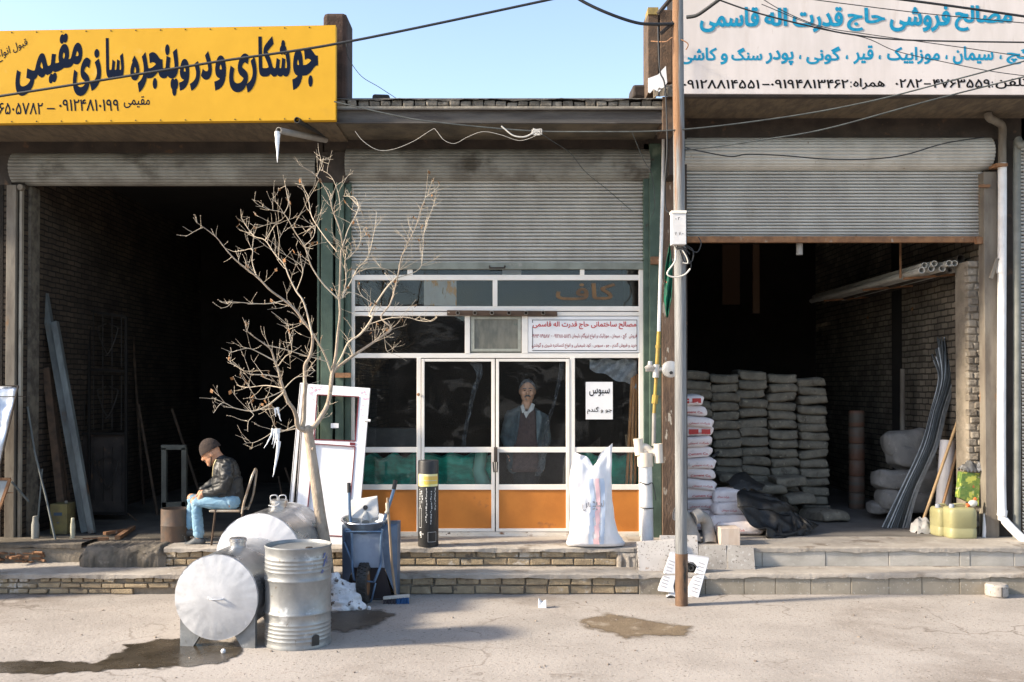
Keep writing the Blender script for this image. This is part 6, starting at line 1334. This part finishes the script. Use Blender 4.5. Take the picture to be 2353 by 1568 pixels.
for k, (u0, v0, u1, v1, Y) in enumerate(((318, 930, 362, 1175, 14.2), (395, 940, 470, 1160, 15), (300, 690, 330, 1180, 15.5), (232, 1130, 314, 1195, 13.6), (640, 1095, 655, 1170, 14.5), (655, 1075, 690, 1165, 14.6))):
    a = P(u0, v0, Y+.2); c_ = floor(P(u1, v1, Y)); rod([a, c_], .022 if k < 3 else .014, M_rustd, ['dark bar leaning left of the grey stand', 'dark bar leaning right of the grey stand', 'tall dark bar leaning deep in the workshop', 'dark bar lying slanted behind the scrap channels', 'short dark bar leaning behind the chair', 'longer dark bar leaning behind the chair'][k])
# ornamental gate
M_scroll = mat('worn_scroll_iron', (.045, .038, .03), (.03, .025, .022), sc=8, rough=.6, metal=.2)
t = thing('iron_gate', 'dim ornamental iron gate leaning on the brick wall of the workshop', 'gate', floor(P(210, 1185, 13.6)))
Yg = 13.6
def cgp(x, y): return P(120+170*x, 700+480*y, Yg+.5*(1-y))
b = MB()
for a, c_ in (((0, 0), (1, .06)), ((0, 1), (1, 1)), ((0, 0), (0, 1)), ((1, .06), (1, 1)), ((0, .3), (1, .32)), ((0, .62), (1, .62)), ((.5, .03), (.5, 1))): b.bar(cgp(*a), cgp(*c_), .035, .03)
b.build('gate_frame', M_shade, t)
for i in range(2):
    for j in range(3):
        b = MB(); cx_, cy_ = .25+.5*i, (.17, .47, .81)[j]
        for k in range(4): b.tube([cgp(cx_-.19+.125*k, cy_-.13+.0*k), cgp(cx_-.19+.125*k, cy_+.13)], .007, n=5)
        for s in (-1, 1): b.tube([cgp(cx_+s*(.02+.15*math.sin(a_*.45)*(1-a_/16)), cy_-.1+.02*a_+.02*math.cos(a_*.9)) for a_ in range(10)], .008, n=5)
        b.build('scrollwork', M_scroll, t)
MB().slab([cgp(0, .62)+Vector((0, .04, 0)), cgp(1, .62)+Vector((0, .04, 0)), cgp(1, 1)+Vector((0, .04, 0)), cgp(0, 1)+Vector((0, .04, 0))], (0, .01, 0)).build('gate_panel', M_dark, t)
# bright sheet and framed sheet at the left edge
M_shts = mat('crinkled_zinc_sheet', (.66, .69, .74), (.50, .54, .60), sc=5, rough=.4, metal=.5, bump=.5, bsc=7)
t = thing('zinc_sheet', 'bright crinkled zinc sheet leaning at the left edge of the workshop', 'sheet', P(-30, 1065, 11.5))
def zs_(i, j): 
    p0 = P(-150+190*i, 888, 11.62); p1 = P(-160+158*i, 1075, 11.45); p = p0.lerp(p1, j); return p+Vector((0, .05*mnoise.noise(Vector((i*5, j*4, 2)))+.02*mnoise.noise(Vector((i*13, j*11, 6))), 0))
b = MB(); b.grid(zs_, 24, 16); b.build('sheet', M_shts, t, smooth=70, solid=.004)
b = MB(); b.bar(P(42, 887, 11.6), P(-2, 1076, 11.43), .014, .02); b.bar(P(-150, 887, 11.6), P(42, 887, 11.6), .014, .02); b.tube([P(-40, 911, 11.57), P(10, 912, 11.57), P(60, 911, 11.6)], .005, n=5); b.build('edge_frame', M_dark, t)
t = thing('framed_sheet', 'small sheet in a rusty angle frame leaning low at the left edge', 'sheet', P(-20, 1250, 11.5))
MB().slab([P(-150, 1102, 11.6), P(22, 1102, 11.6), P(-28, 1240, 11.45), P(-150, 1240, 11.45)], (0, .01, 0)).build('sheet', mat('dull_sheet', (.30, .33, .34), (.22, .24, .25), sc=5, rough=.5, metal=.3), t)
b = MB(); b.bar(P(-150, 1102, 11.59), P(24, 1101, 11.59), .03, .03); b.bar(P(23, 1101, 11.59), P(-26, 1240, 11.44), .03, .03); b.tube([P(-150, 1130, 11.57), P(30, 1133, 11.58)], .006, n=5); b.build('angle_frame', M_rust, t)
t = thing('oil_can', 'square yellowed tin oil can with blue print under the leaning tubes', 'can', floor(P(134, 1222, 12.3)))
a = P(114, 1222, 12.3); c_ = P(154, 1152, 12.3); h_ = c_.z-a.z
MB().box(a.x, c_.x, 12.3, 12.55, Z2, Z2+h_).build('body', mat('old_yellow_tin', (.20, .165, .06), (.12, .10, .05), sc=6, rough=.7, layers=(((.16, .08, .03), 5, .57, .68), ((.09, .10, .12), 9, .64, .68))), t, bevel=.01)
b = MB(); b.lathe([(.02, 0), (.02, .03), (.001, .03)], ((a.x+c_.x)/2+.05, 12.4, Z2+h_), None, 12); b.build('spout', M_rustg, t)
b = MB(); b.box(a.x+.05, c_.x-.06, 12.294, 12.298, Z2+h_*.62, Z2+h_*.72); b.build('blue_print', mat('faded_blue_print', (.05, .08, .12), None), t)
for u, v0, r0, m, lb in ((81, 1186, 8.5, mat('dull_grey_can', (.28, .28, .25), (.2, .2, .18), sc=6, rough=.6), 'grey metal flask left of the oil can'), (167, 1190, 5.5, mat('pale_bottle', (.42, .40, .30), (.33, .31, .22), sc=6, rough=.5), 'narrow pale bottle right of the oil can')):
    q = floor(P(u, 1240, 12.0)); k = 12.0/FPX; h_ = P(u, v0, 12.0).z-Z2; rr_ = r0*k
    MB().lathe([(.001, 0), (rr_, 0), (rr_, h_*.62), (rr_*.75, h_*.8), (rr_*.7, h_*.97), (rr_*.5, h_), (.001, h_)], q, None, 20).build('flask', m, None, smooth=40, label=lb, cat='flask')
t = thing('scrap_channel', 'rusty scrap steel channels lying on the workshop floor', 'scrap', floor(P(245, 1238, 11.95)))
b = MB()
for (u0, v0, u1, v1, w_) in ((270, 1236, 306, 1212, .06), (190, 1238, 225, 1237, .02), (225, 1239, 250, 1238, .05), (240, 1226, 290, 1218, .05)): b.bar(G(u0, v0, Z2+.03), G(u1, v1, Z2+.03), w_, w_*.7, up=(0, 0, 1))
b.build('channel', M_rust, t)
b = MB(); r = random.Random(19)
for k in range(60):
    q = G(r.uniform(0, 122), r.uniform(1262, 1300), Z1); q.y = min(q.y, Y2+.2); an = r.uniform(0, 180); s_ = r.uniform(.03, .16)
    b.obox(q+Vector((0, r.uniform(0, .15), r.uniform(.01, .13))), (s_, r.uniform(.01, .06), r.uniform(.008, .03)), rot('Z', an) @ rot('X', r.uniform(-40, 40)))
b.build('debris', M_rust, None, kind='stuff')
t = thing('grey_stand', 'grey steel frame stand behind the rusty oil barrel', 'stand', floor(P(398, 1195, 12.6)))
b = MB()
for a, c_ in (((378, 1030), (378, 1195)), ((424, 1030), (424, 1195)), ((372, 1028), (428, 1028)), ((374, 1160), (428, 1158))): b.bar(P(*a, 12.6), P(*c_, 12.6), .06, .06)
b.v = [Vector((p.x, p.y, max(p.z, Z2))) for p in b.v]; b.build('frame', mat('dark_green_steel', (.06, .065, .055), (.04, .042, .036), sc=6, rough=.8), t)
yb_ = 11.8
t = thing('oil_barrel', 'short rusty dark barrel beside the seated man', 'barrel', floor(P(402, 1247, yb_)))
q = floor(P(403, 1247, yb_)); rr_ = 32*yb_/FPX; h_ = P(403, 1172, yb_-.15).z-Z2
MB().lathe([(.001, .01), (rr_*.97, .01), (rr_, 0), (rr_, h_*.48), (rr_*1.025, h_*.5), (rr_, h_*.52), (rr_, h_), (rr_*.93, h_), (rr_*.93, h_-.06), (.001, h_-.06)], q, None, 40).build('shell', mat('rusty_barrel', (.075, .06, .05), (.12, .075, .05), sc=6, rough=.7, bump=.2, layers=(((.34, .34, .33), 6, .64, .7),)), t, smooth=40)
# unseen stack of sheets added beyond the left edge to shade the steps
t = thing('shade_stack', 'unseen stack of tall steel sheets added to shade the left end of the brick steps', 'sheets', (-6.5, 10.6, 0))
for k in range(3): MB().slab([(-6.9+.06*k, 10.25, 0), (-6.3+.06*k, 10.95, 0), (-6.3+.06*k, 11.2, 1.55), (-6.9+.06*k, 10.5, 1.55)], (.02, -.02, 0)).build('sheet', M_rustd, t)
# ---------------------------------------------------------------- behind the shop window
M_tarp = mat('green_tarpaulin', (.01, .42, .29), (.0, .18, .12), sc=4, rough=.5, bump=.5, bsc=6, layers=(((.12, .38, .27), 5, .6, .7),), stretch=(1, 1, 2.5))
def heap(u0, u1, v0, Y, lb, seed, m=M_tarp):
    a = P(u0, 1122, Y).x; c_ = P(u1, 1122, Y).x; zt_ = P(0, v0, Y).z; r = random.Random(seed); ph = [r.uniform(0, 6) for _ in range(4)]
    def f(i, j):
        k = min(1, j*2.5); z = Z2+(zt_-Z2)*k*(1-.06*math.sin(i*9+ph[0])**2); y = Y+.5*max(0, j-.4)+.02*math.sin(i*21+ph[1]+j*9)+.03*math.sin(j*25+i*4)
        return (a+(c_-a)*i, y, z+.015*math.sin(i*17+j*11))
    b = MB(); b.grid(f, 40, 24); return b.build('covered_goods', m, None, smooth=60, solid=.004, label=lb, cat='goods')
heap(818, 955, 1046, 12.55, 'green tarpaulin covered goods inside the leftmost lower pane', 1)
heap(972, 1128, 1044, 12.5, 'green tarpaulin covered goods with a pale pipe inside the left door', 2)
heap(1322, 1472, 1042, 12.5, 'green tarpaulin covered goods behind the white sack', 3)
MB().tube([P(1108, 1036, 12.42), P(1100, 1080, 12.42), P(1112, 1116, 12.42)], [.075, .08, .1], n=20).build('green_pipe', mat('pale_green_plastic', (.20, .42, .33), None, rough=.4), None, smooth=60, label='pale green pipe fitting behind the lower glass of the left door', cat='pipe')
M_stk = mat('orange_broomstick', (.50, .24, .09), (.42, .19, .07), sc=6, rough=.5)
for k, (ua, ub, lb) in enumerate(((1452, 1440, 'left orange stick behind the window edge'), (1458, 1449, 'middle orange stick behind the window edge'), (1464, 1459, 'right orange stick behind the window edge'))):
    MB().tube([P(ua, 868-4*k, 12.32), P(ub, 1112, 12.3)], .018, n=8).build('broomstick', M_stk, None, smooth=60, label=lb, cat='stick', group='orange sticks behind the right window')
b = MB(); b.grid(lambda i, j: P(1355+108*i, 826+(22+44*i)*j+3*math.sin(i*14), 12.3+.03*math.sin(i*17+j*6)), 20, 8)
def seethrough(m, f):
    n = m.node_tree; N = n.nodes.new; L = n.links.new; t = N('ShaderNodeBsdfTransparent'); x = N('ShaderNodeMixShader'); x.inputs[0].default_value = f
    L(t.outputs[0], x.inputs[1]); L(n.nodes['Principled BSDF'].outputs[0], x.inputs[2]); L(x.outputs[0], n.nodes['Material Output'].inputs[0]); return m
b.build('plastic_sheet', seethrough(mat('grey_film', (.28, .30, .32), (.45, .47, .48), sc=12, rough=.25, lo=.45, hi=.6), .75), None, smooth=60, label='torn grey plastic film hanging inside the right window', cat='film')
for (u0, v0, u1, v1, lb) in ((880, 998, 946, 1028, 'dim boxes on the counter behind the left window'), ):
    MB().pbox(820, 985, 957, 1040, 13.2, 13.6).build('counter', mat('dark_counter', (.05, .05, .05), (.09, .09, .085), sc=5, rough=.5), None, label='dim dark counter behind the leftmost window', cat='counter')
MB().pbox(1154, 617, 1198, 632, 12.4, 12.5).build('paper_roll', M_white, None, label='white roll showing in the narrow top window strip', cat='roll')

M_streak = seethrough(mat('reflection_streak_film', (.10, .11, .12), (.40, .42, .44), sc=14, rough=.3, lo=.5, hi=.7, stretch=(2, 1, .5)), .5)  # strips added to imitate slanting reflection streaks in the door glass
for k, (pts, lb) in enumerate(((((1092, 832, 30), (1102, 860, 14), (1092, 890, 12), (1080, 940, 10), (1068, 1000, 9), (1064, 1030, 10)), 'slanting added strip imitating a reflection streak in the left door glass'), (((1292, 832, 12), (1284, 880, 9), (1272, 930, 8), (1258, 975, 10), (1252, 1020, 12), (1246, 1060, 16), (1236, 1095, 14)), 'slanting added strip imitating a reflection streak beside the standing man'))):
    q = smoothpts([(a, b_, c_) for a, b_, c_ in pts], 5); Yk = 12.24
    b = MB(); b.grid(lambda i, j: P(q[round(j*(len(q)-1))].x+(i-.5)*q[round(j*(len(q)-1))].z, q[round(j*(len(q)-1))].y, Yk+.02*math.sin(i*7+j*19)), 5, len(q)-1); b.build('reflection_streak', M_streak, None, smooth=60, label=lb, cat='film')

# ---------------------------------------------------------------- people
M_skin = mat('tanned_skin', (.50, .265, .16), (.43, .22, .13), sc=9, rough=.55)
M_hair = mat('grey_hair', (.26, .25, .24), (.055, .052, .05), sc=25, rough=.8)
M_browd = mat('dark_hair', (.03, .025, .02), None, rough=.8)
M_eye = mat('eye_white', (.55, .52, .48), None, rough=.3)
def hand(ch, wrist, d, side, s=1.0, curl=(0, 0, -1)):   # palm and five fingers as chains
    d = Vector(d).normalized(); side = Vector(side).normalized(); curl = Vector(curl)
    pm = wrist+d*.045*s; ch.append([(*wrist, .026*s), (*pm, .034*s), (*(pm+d*.04*s), .032*s)])
    for k, ln in enumerate((.068, .08, .075, .058)):
        a = pm+d*.045*s+side*(.027-.018*k)*s; m_ = a+d*ln*.5*s+curl*.006*s; e = m_+d*ln*.42*s+curl*.022*s; ch.append([(*a, .0095*s), (*m_, .009*s), (*e, .0075*s)])
    a = pm+side*.03*s; m_ = a+side*.025*s+d*.025*s; ch.append([(*a, .012*s), (*m_, .011*s), (*(m_+d*.03*s+curl*.01*s), .009*s)])
# --- standing man behind the door glass
ym = 12.42; fz = Z2-.006
t = thing('person', 'man in a dark jacket and sweater standing behind the shop door glass', 'person', (P(1208, 1200, ym).x, ym, fz))
k = ym/FPX
def pm_(u, v, d=0): return P(u, v, ym+d)
ch = [[(*pm_(1211, 925), .066), (*pm_(1211, 950, .03), .08)], [(*pm_(1195, 962, .03), .075), (*pm_(1195, 1040, .02), .085), (*pm_(1198, 1075, .02), .09)], [(*pm_(1225, 962, .03), .075), (*pm_(1222, 1040, .02), .085), (*pm_(1220, 1075, .02), .09)]]
zf = fz+.05
for u in (1193, 1224):
    x_ = pm_(u, 1000).x; ch.append([(x_, ym+.02, P(0, 1075, ym).z, .09), (x_, ym+.02, fz+.52, .06), (x_, ym+.03, fz+.09, .045), (x_, ym-.12, fz+.035, .035)])
ch += [[(*pm_(1173, 962, .02), .045), (*pm_(1162, 1006, .03), .038), (*pm_(1170, 1044, -.03), .032)], [(*pm_(1245, 965, .06), .045), (*pm_(1255, 1010, .09), .038), (*pm_(1246, 1046, .02), .032)]]
hand(ch, pm_(1172, 1048, -.03), (.3, -.2, -1), (1, 0, .2)); hand(ch, pm_(1246, 1050, .02), (-.1, -.1, -1), (-1, 0, .2))
hc = pm_(1212, 898)
ells = [(hc, (.098, .108, .132)), (hc+Vector((0, -.012, -.072)), (.083, .088, .075)), (hc+Vector((0, -.03, -.112)), (.056, .055, .035)), (hc+Vector((-.094, .01, -.012)), (.014, .025, .035)), (hc+Vector((.094, .01, -.012)), (.014, .025, .035)),
  (hc+Vector((0, -.108, -.03)), (.017, .026, .030)), (hc+Vector((0, -.098, .0)), (.011, .015, .04)), (hc+Vector((-.036, -.088, .022)), (.032, .014, .009)), (hc+Vector((.036, -.088, .022)), (.032, .014, .009)), (hc+Vector((-.05, -.07, -.035)), (.028, .025, .02)), (hc+Vector((.05, -.07, -.035)), (.028, .025, .02)), (hc+Vector((0, -.098, -.078)), (.028, .012, .008)), (hc+Vector((0, -.096, -.092)), (.025, .012, .008))]
blob('body', ch, ells, mat('older_tanned_skin', (.74, .42, .27), (.62, .33, .205), sc=9, rough=.5, layers=(((.40, .34, .29), 18, .6, .7),)), t, .008, 3)
b = MB()
for s in (-1, 1): b.sphere(hc+Vector((s*.035, -.098, .004)), (.015, .008, .007), 10)
b.build('eye', M_browd, t, smooth=80)
b = MB()
for s in (-1, 1): b.tube([hc+Vector((s*.014, -.108, .022)), hc+Vector((s*.035, -.108, .03)), hc+Vector((s*.058, -.092, .022))], .006, n=6)
b.build('eyebrow', M_hair, t, smooth=80)
b = MB(); b.tube(smoothpts([hc+Vector((-.034, -.098, -.078)), hc+Vector((-.015, -.116, -.062)), hc+Vector((0, -.118, -.06)), hc+Vector((.015, -.116, -.062)), hc+Vector((.034, -.098, -.078))]), .009, n=8); b.build('moustache', M_hair, t, smooth=80)
def hairf(i, j):
    a = 2*math.pi*i; th = j*1.6*(1-.52*max(0, -math.sin(a))**1.6); q = Vector((.107*math.sin(th)*math.cos(a), .117*math.sin(th)*math.sin(a), .146*math.cos(th))); return hc+q*(1+.012*math.sin(a*17)*math.sin(th*9))
b = MB(); b.grid(hairf, 48, 16); b.build('hair', M_hair, t, smooth=80)
M_jack = mat('blue_grey_jacket', (.11, .145, .155), (.065, .085, .095), sc=9, rough=.8, bump=.3, bsc=25)
jc = [[(*pm_(1190, 962, .035), .105), (*pm_(1188, 1010, .03), .125), (*pm_(1188, 1068, .03), .135)], [(*pm_(1230, 962, .035), .105), (*pm_(1229, 1010, .03), .125), (*pm_(1229, 1068, .03), .135)], [(*pm_(1198, 945, .045), .07), (*pm_(1172, 957, .02), .078), (*pm_(1162, 1005, .03), .066), (*pm_(1170, 1040, -.03), .052)], [(*pm_(1223, 948, .045), .07), (*pm_(1247, 963, .06), .078), (*pm_(1255, 1010, .09), .066), (*pm_(1246, 1046, .02), .052)]]
blob('jacket', jc, [], M_jack, t, .011, 4, (.009, 9))
yf_ = ym-.125
def patch(name, L_, Rr, m, dy=0, bulge=.03):
    n_ = len(L_)-1
    def f(i, j):
        q = j*n_; k0 = min(int(q), n_-1); f_ = q-k0; a = lerp(L_[k0], L_[k0+1], f_); c_ = lerp(Rr[k0], Rr[k0+1], f_); u, v = lerp(a, c_, i)
        return P(u, v, yf_+dy-bulge*math.sin(i*math.pi)+.05*(1-j)**2)
    b = MB(); b.grid(f, 12, 16); return b.build(name, m, t, smooth=80, solid=.006)
patch('sweater', [(1194, 944), (1189, 965), (1184, 1000), (1180, 1040), (1176, 1085)], [(1229, 940), (1232, 965), (1233, 1000), (1236, 1040), (1242, 1085)], mat('dark_brown_sweater', (.11, .075, .07), (.08, .055, .052), sc=30, rough=.95, bump=.4, bsc=90), -.005)
patch('lapel', [(1234, 944), (1232, 965), (1233, 1000), (1234, 1018)], [(1240, 943), (1246, 960), (1240, 1000), (1235, 1020)], mat('pale_lapel', (.16, .20, .21), (.11, .14, .15), sc=9, rough=.8), -.014, .01)
patch('lapel', [(1194, 944), (1189, 965), (1184, 1000), (1183, 1020)], [(1197, 944), (1193, 975), (1188, 1005), (1184, 1022)], M_jack, -.014, .008)
M_shirt = mat('white_shirt', (.68, .66, .62), (.58, .56, .52), sc=12, rough=.8)
b = MB(); q = yf_-.0
b.slab([P(1196, 934, q), P(1202, 928, q+.05), P(1209, 949, q-.015), P(1206, 945, q-.01), P(1200, 950, q-.0)], (0, .012, 0)); b.slab([P(1229, 930, q), P(1222, 926, q+.05), P(1211, 949, q-.015), P(1215, 951, q-.01), P(1226, 942, q)], (0, .012, 0)); b.slab([P(1202, 946, q-.004), P(1218, 946, q-.004), P(1209, 962, q-.02)], (0, .01, 0)); b.build('shirt_collar', M_shirt, t, bevel=.002)
tc_ = []
for u in (1193, 1224):
    x_ = pm_(u, 1000).x; tc_.append([(x_+(.03 if u < 1200 else -.03), ym+.02, P(0, 1075, ym).z, .115), (x_, ym+.02, fz+.52, .078), (x_, ym+.03, fz+.1, .066)])
blob('trousers', tc_, [], mat('dark_trousers', (.03, .03, .033), None, rough=.9), t, .014, 4)
b = MB()
for u in (1193, 1224): x_ = pm_(u, 1000).x; b.sphere((x_, ym-.05, fz+.045), (.05, .13, .045), 12)
b.build('shoe', M_black, t, smooth=80)

# --- seated man
ys_ = 11.66
t = thing('person', 'seated man in a beanie, black leather jacket and pale jeans looking down', 'person', (P(490, 1247, ys_).x, ys_, Z2))
def q_(x, y, d=0): return P(376.5+.2401*x, 941.2+.2401*y, ys_+d)
hc = q_(448, 410)
tl = rot('Y', 28)                                       # face turned to -x and tipped down
fw = Vector((-math.cos(R(30)), 0, -math.sin(R(30)))); up_ = Vector((-math.sin(R(30)), 0, math.cos(R(30)))); lt = Vector((0, -1, 0))
Mh = Matrix((fw, lt, up_)).transposed()
def hp(f, l, u): return hc+fw*f+lt*l+up_*u
ch = [[(*hp(-.05, 0, -.06), .055), (*q_(560, 500), .06), (*q_(600, 545), .08)], [(*q_(600, 560), .10), (*q_(640, 700), .11), (*q_(640, 850), .11)]]
NE, FA = -.15, .13
for d, kn, an, toe in ((-.09, (300, 880), (335, 1215), (185, 1305)), (.12, (268, 850), (262, 1130), (150, 1225))):
    ch.append([(*q_(640, 890, d), .085), (*q_(*kn, d), .058), (*q_(*an, d), .042)]); 
ch += [[(*q_(590, 545, NE), .055), (*q_(590, 745, NE-.03), .048), (*q_(395, 800, NE+.02), .034)], [(*q_(560, 540, FA), .055), (*q_(500, 700, FA+.03), .048), (*q_(370, 770, FA-.02), .034)]]
hand(ch, q_(372, 790, NE+.03), (-.45, .1, -1), (-.6, .6, 0), 1.0, (.3, 0, -.3)); hand(ch, q_(350, 790, FA-.08), (-.3, -.1, -1), (-.5, -.8, 0), 1.0, (.3, 0, -.3))
ells = [(hc, (.112, .088, .112), Mh), (hp(.015, 0, -.07), (.085, .075, .075), Mh), (hp(.075, 0, -.115), (.035, .04, .03), Mh), (hp(.112, 0, -.028), (.028, .016, .022), Mh), (hp(.105, 0, .0), (.016, .011, .03), Mh), (hp(.094, 0, -.072), (.017, .03, .009), Mh), (hp(.09, 0, -.088), (.016, .027, .009), Mh), (hp(.09, .035, .02), (.014, .03, .009), Mh), (hp(.09, -.035, .02), (.014, .03, .009), Mh), (hp(-.02, .088, -.03), (.025, .012, .035), Mh), (hp(-.02, -.088, -.03), (.025, .012, .035), Mh)]
blob('body', ch, ells, M_skin, t, .008, 3)
b = MB()
for s in (-1, 1): b.sphere(hp(.096, s*.036, -.0), (.008, .014, .006), 8, Mh)
b.build('eye', M_browd, t, smooth=80)
b = MB()
for s in (-1, 1): b.tube([hp(.106, s*.014, .02), hp(.103, s*.04, .026), hp(.08, s*.062, .02)], .006, n=6)
b.build('eyebrow', M_browd, t, smooth=80)
b = MB(); b.tube(smoothpts([hp(.09, -.03, -.068), hp(.113, 0, -.06), hp(.09, .03, -.068)]), .006, n=6); b.tube(smoothpts([hp(.0, .083, -.06), hp(.05, .062, -.125), hp(.085, .0, -.14), hp(.05, -.062, -.125), hp(.0, -.083, -.06)]), .009, n=6); b.build('beard', mat('stubble', (.09, .06, .045), None, rough=.9), t, smooth=80)
def bean(i, j):
    a = 2*math.pi*i; th = j*1.72; q = fw*(.124*math.sin(th)*math.cos(a))+lt*(.105*math.sin(th)*math.sin(a))+up_*(.135*math.cos(th))
    rim_ = 1+.05*max(0, j-.78)/.22; return hp(-.012, 0, .032)+q*rim_*(1+.008*math.sin(a*36))
b = MB(); b.grid(bean, 72, 20); b.build('beanie', mat('dark_knit_beanie', (.035, .026, .024), (.05, .036, .03), sc=30, rough=1, bump=.5, bsc=80), t, smooth=80)
M_leath = mat('black_leather', (.016, .018, .02), (.026, .028, .03), sc=7, rough=.48, bump=.3, bsc=22, spec=.4)
jc = [[(*q_(545, 500, 0), .085), (*q_(600, 560), .135), (*q_(630, 680), .15), (*q_(640, 800), .15), (*q_(640, 870), .145)], [(*q_(560, 560, -.08), .10), (*q_(560, 700, -.06), .12), (*q_(580, 820, -.05), .11)], [(*q_(560, 560, .08), .10), (*q_(560, 700, .06), .12)],
  [(*q_(600, 540, NE), .085), (*q_(605, 650, NE-.04), .078), (*q_(580, 750, NE-.03), .07), (*q_(480, 785, NE), .06), (*q_(400, 803, NE+.02), .048)], [(*q_(560, 540, FA), .08), (*q_(500, 690, FA+.03), .065), (*q_(375, 768, FA-.02), .046)]]
blob('jacket', jc, [], M_leath, t, .010, 3, (.011, 9))
b = MB(); b.tube(smoothpts([q_(505, 480, -.1), q_(480, 540, -.1), q_(470, 640, -.1)]), .012, n=6); b.build('zip', mat('zip_metal', (.35, .30, .18), None, rough=.4, metal=.6), t, smooth=80)
M_jean = mat('pale_denim', (.16, .30, .42), (.25, .40, .51), sc=7, rough=.9, bump=.25, bsc=60, layers=(((.11, .24, .38), 4, .58, .7),))
jn = []
for d, kn, an in ((-.09, (303, 885), (335, 1195)), (.12, (268, 855), (258, 1110))):
    jn.append([(*q_(650, 885, d*.9), .10), (*q_(460, 885, d), .086), (*q_(kn[0]+12, kn[1]+10, d), .072), (*q_((kn[0]+an[0])/2, (kn[1]+an[1])/2, d), .064), (*q_(*an, d), .062)])
blob('jeans', jn, [], M_jean, t, .009, 3, (.008, 13))
M_shoe = mat('grey_shoe', (.09, .10, .105), (.06, .065, .07), sc=8, rough=.6)
for d, an, toe in ((-.09, (335, 1235), (190, 1308)), (.12, (258, 1150), (150, 1220))):
    a = q_(*an, d); tz = q_(*toe, d)
    sole = min(tz.z-.035, a.z-.07)
    blob('shoe', [[(a.x+.03, a.y, a.z-.035, .05), (a.x-.03, a.y, a.z-.03, .05), ((a.x+tz.x)/2, a.y, (a.z*.4+tz.z*.6)-.01, .044), (tz.x+.02, a.y, tz.z-.0, .036)]], [], M_shoe, t, .01, 3)
# chair
t = thing('metal_chair', 'old metal framed chair under the seated man', 'chair', floor(q_(600, 1250)))
M_chair = mat('worn_chair_frame', (.30, .22, .15), (.42, .38, .32), sc=9, rough=.5, metal=.3)
sz = q_(0, 955).z
b = MB(); a = q_(480, 955); c_ = q_(770, 955); b.box(a.x, c_.x, ys_-.2, ys_+.2, sz-.012, sz+.012); b.build('seat', M_chair, t, bevel=.01)
for d in (-.19, .19):
    b = MB(); b.tube([q_(495, 960, d), floor(q_(455, 1250, d))], .013, n=8); b.build('leg', M_rustd, t, smooth=60)
    b = MB(); b.tube([q_(755, 960, d), floor(q_(735, 1250, d))], .013, n=8); b.build('leg', M_rustd, t, smooth=60)
b = MB(); b.tube(smoothpts([q_(748, 1000, -.19), q_(765, 900, -.19), q_(800, 780, -.19), q_(845, 640, -.18), q_(868, 590, -.12), q_(878, 570, 0), q_(885, 590, .12), q_(880, 650, .18), q_(850, 830, .19), q_(800, 960, .19)]), .014, n=10); b.build('back_frame', M_chair, t, smooth=60)
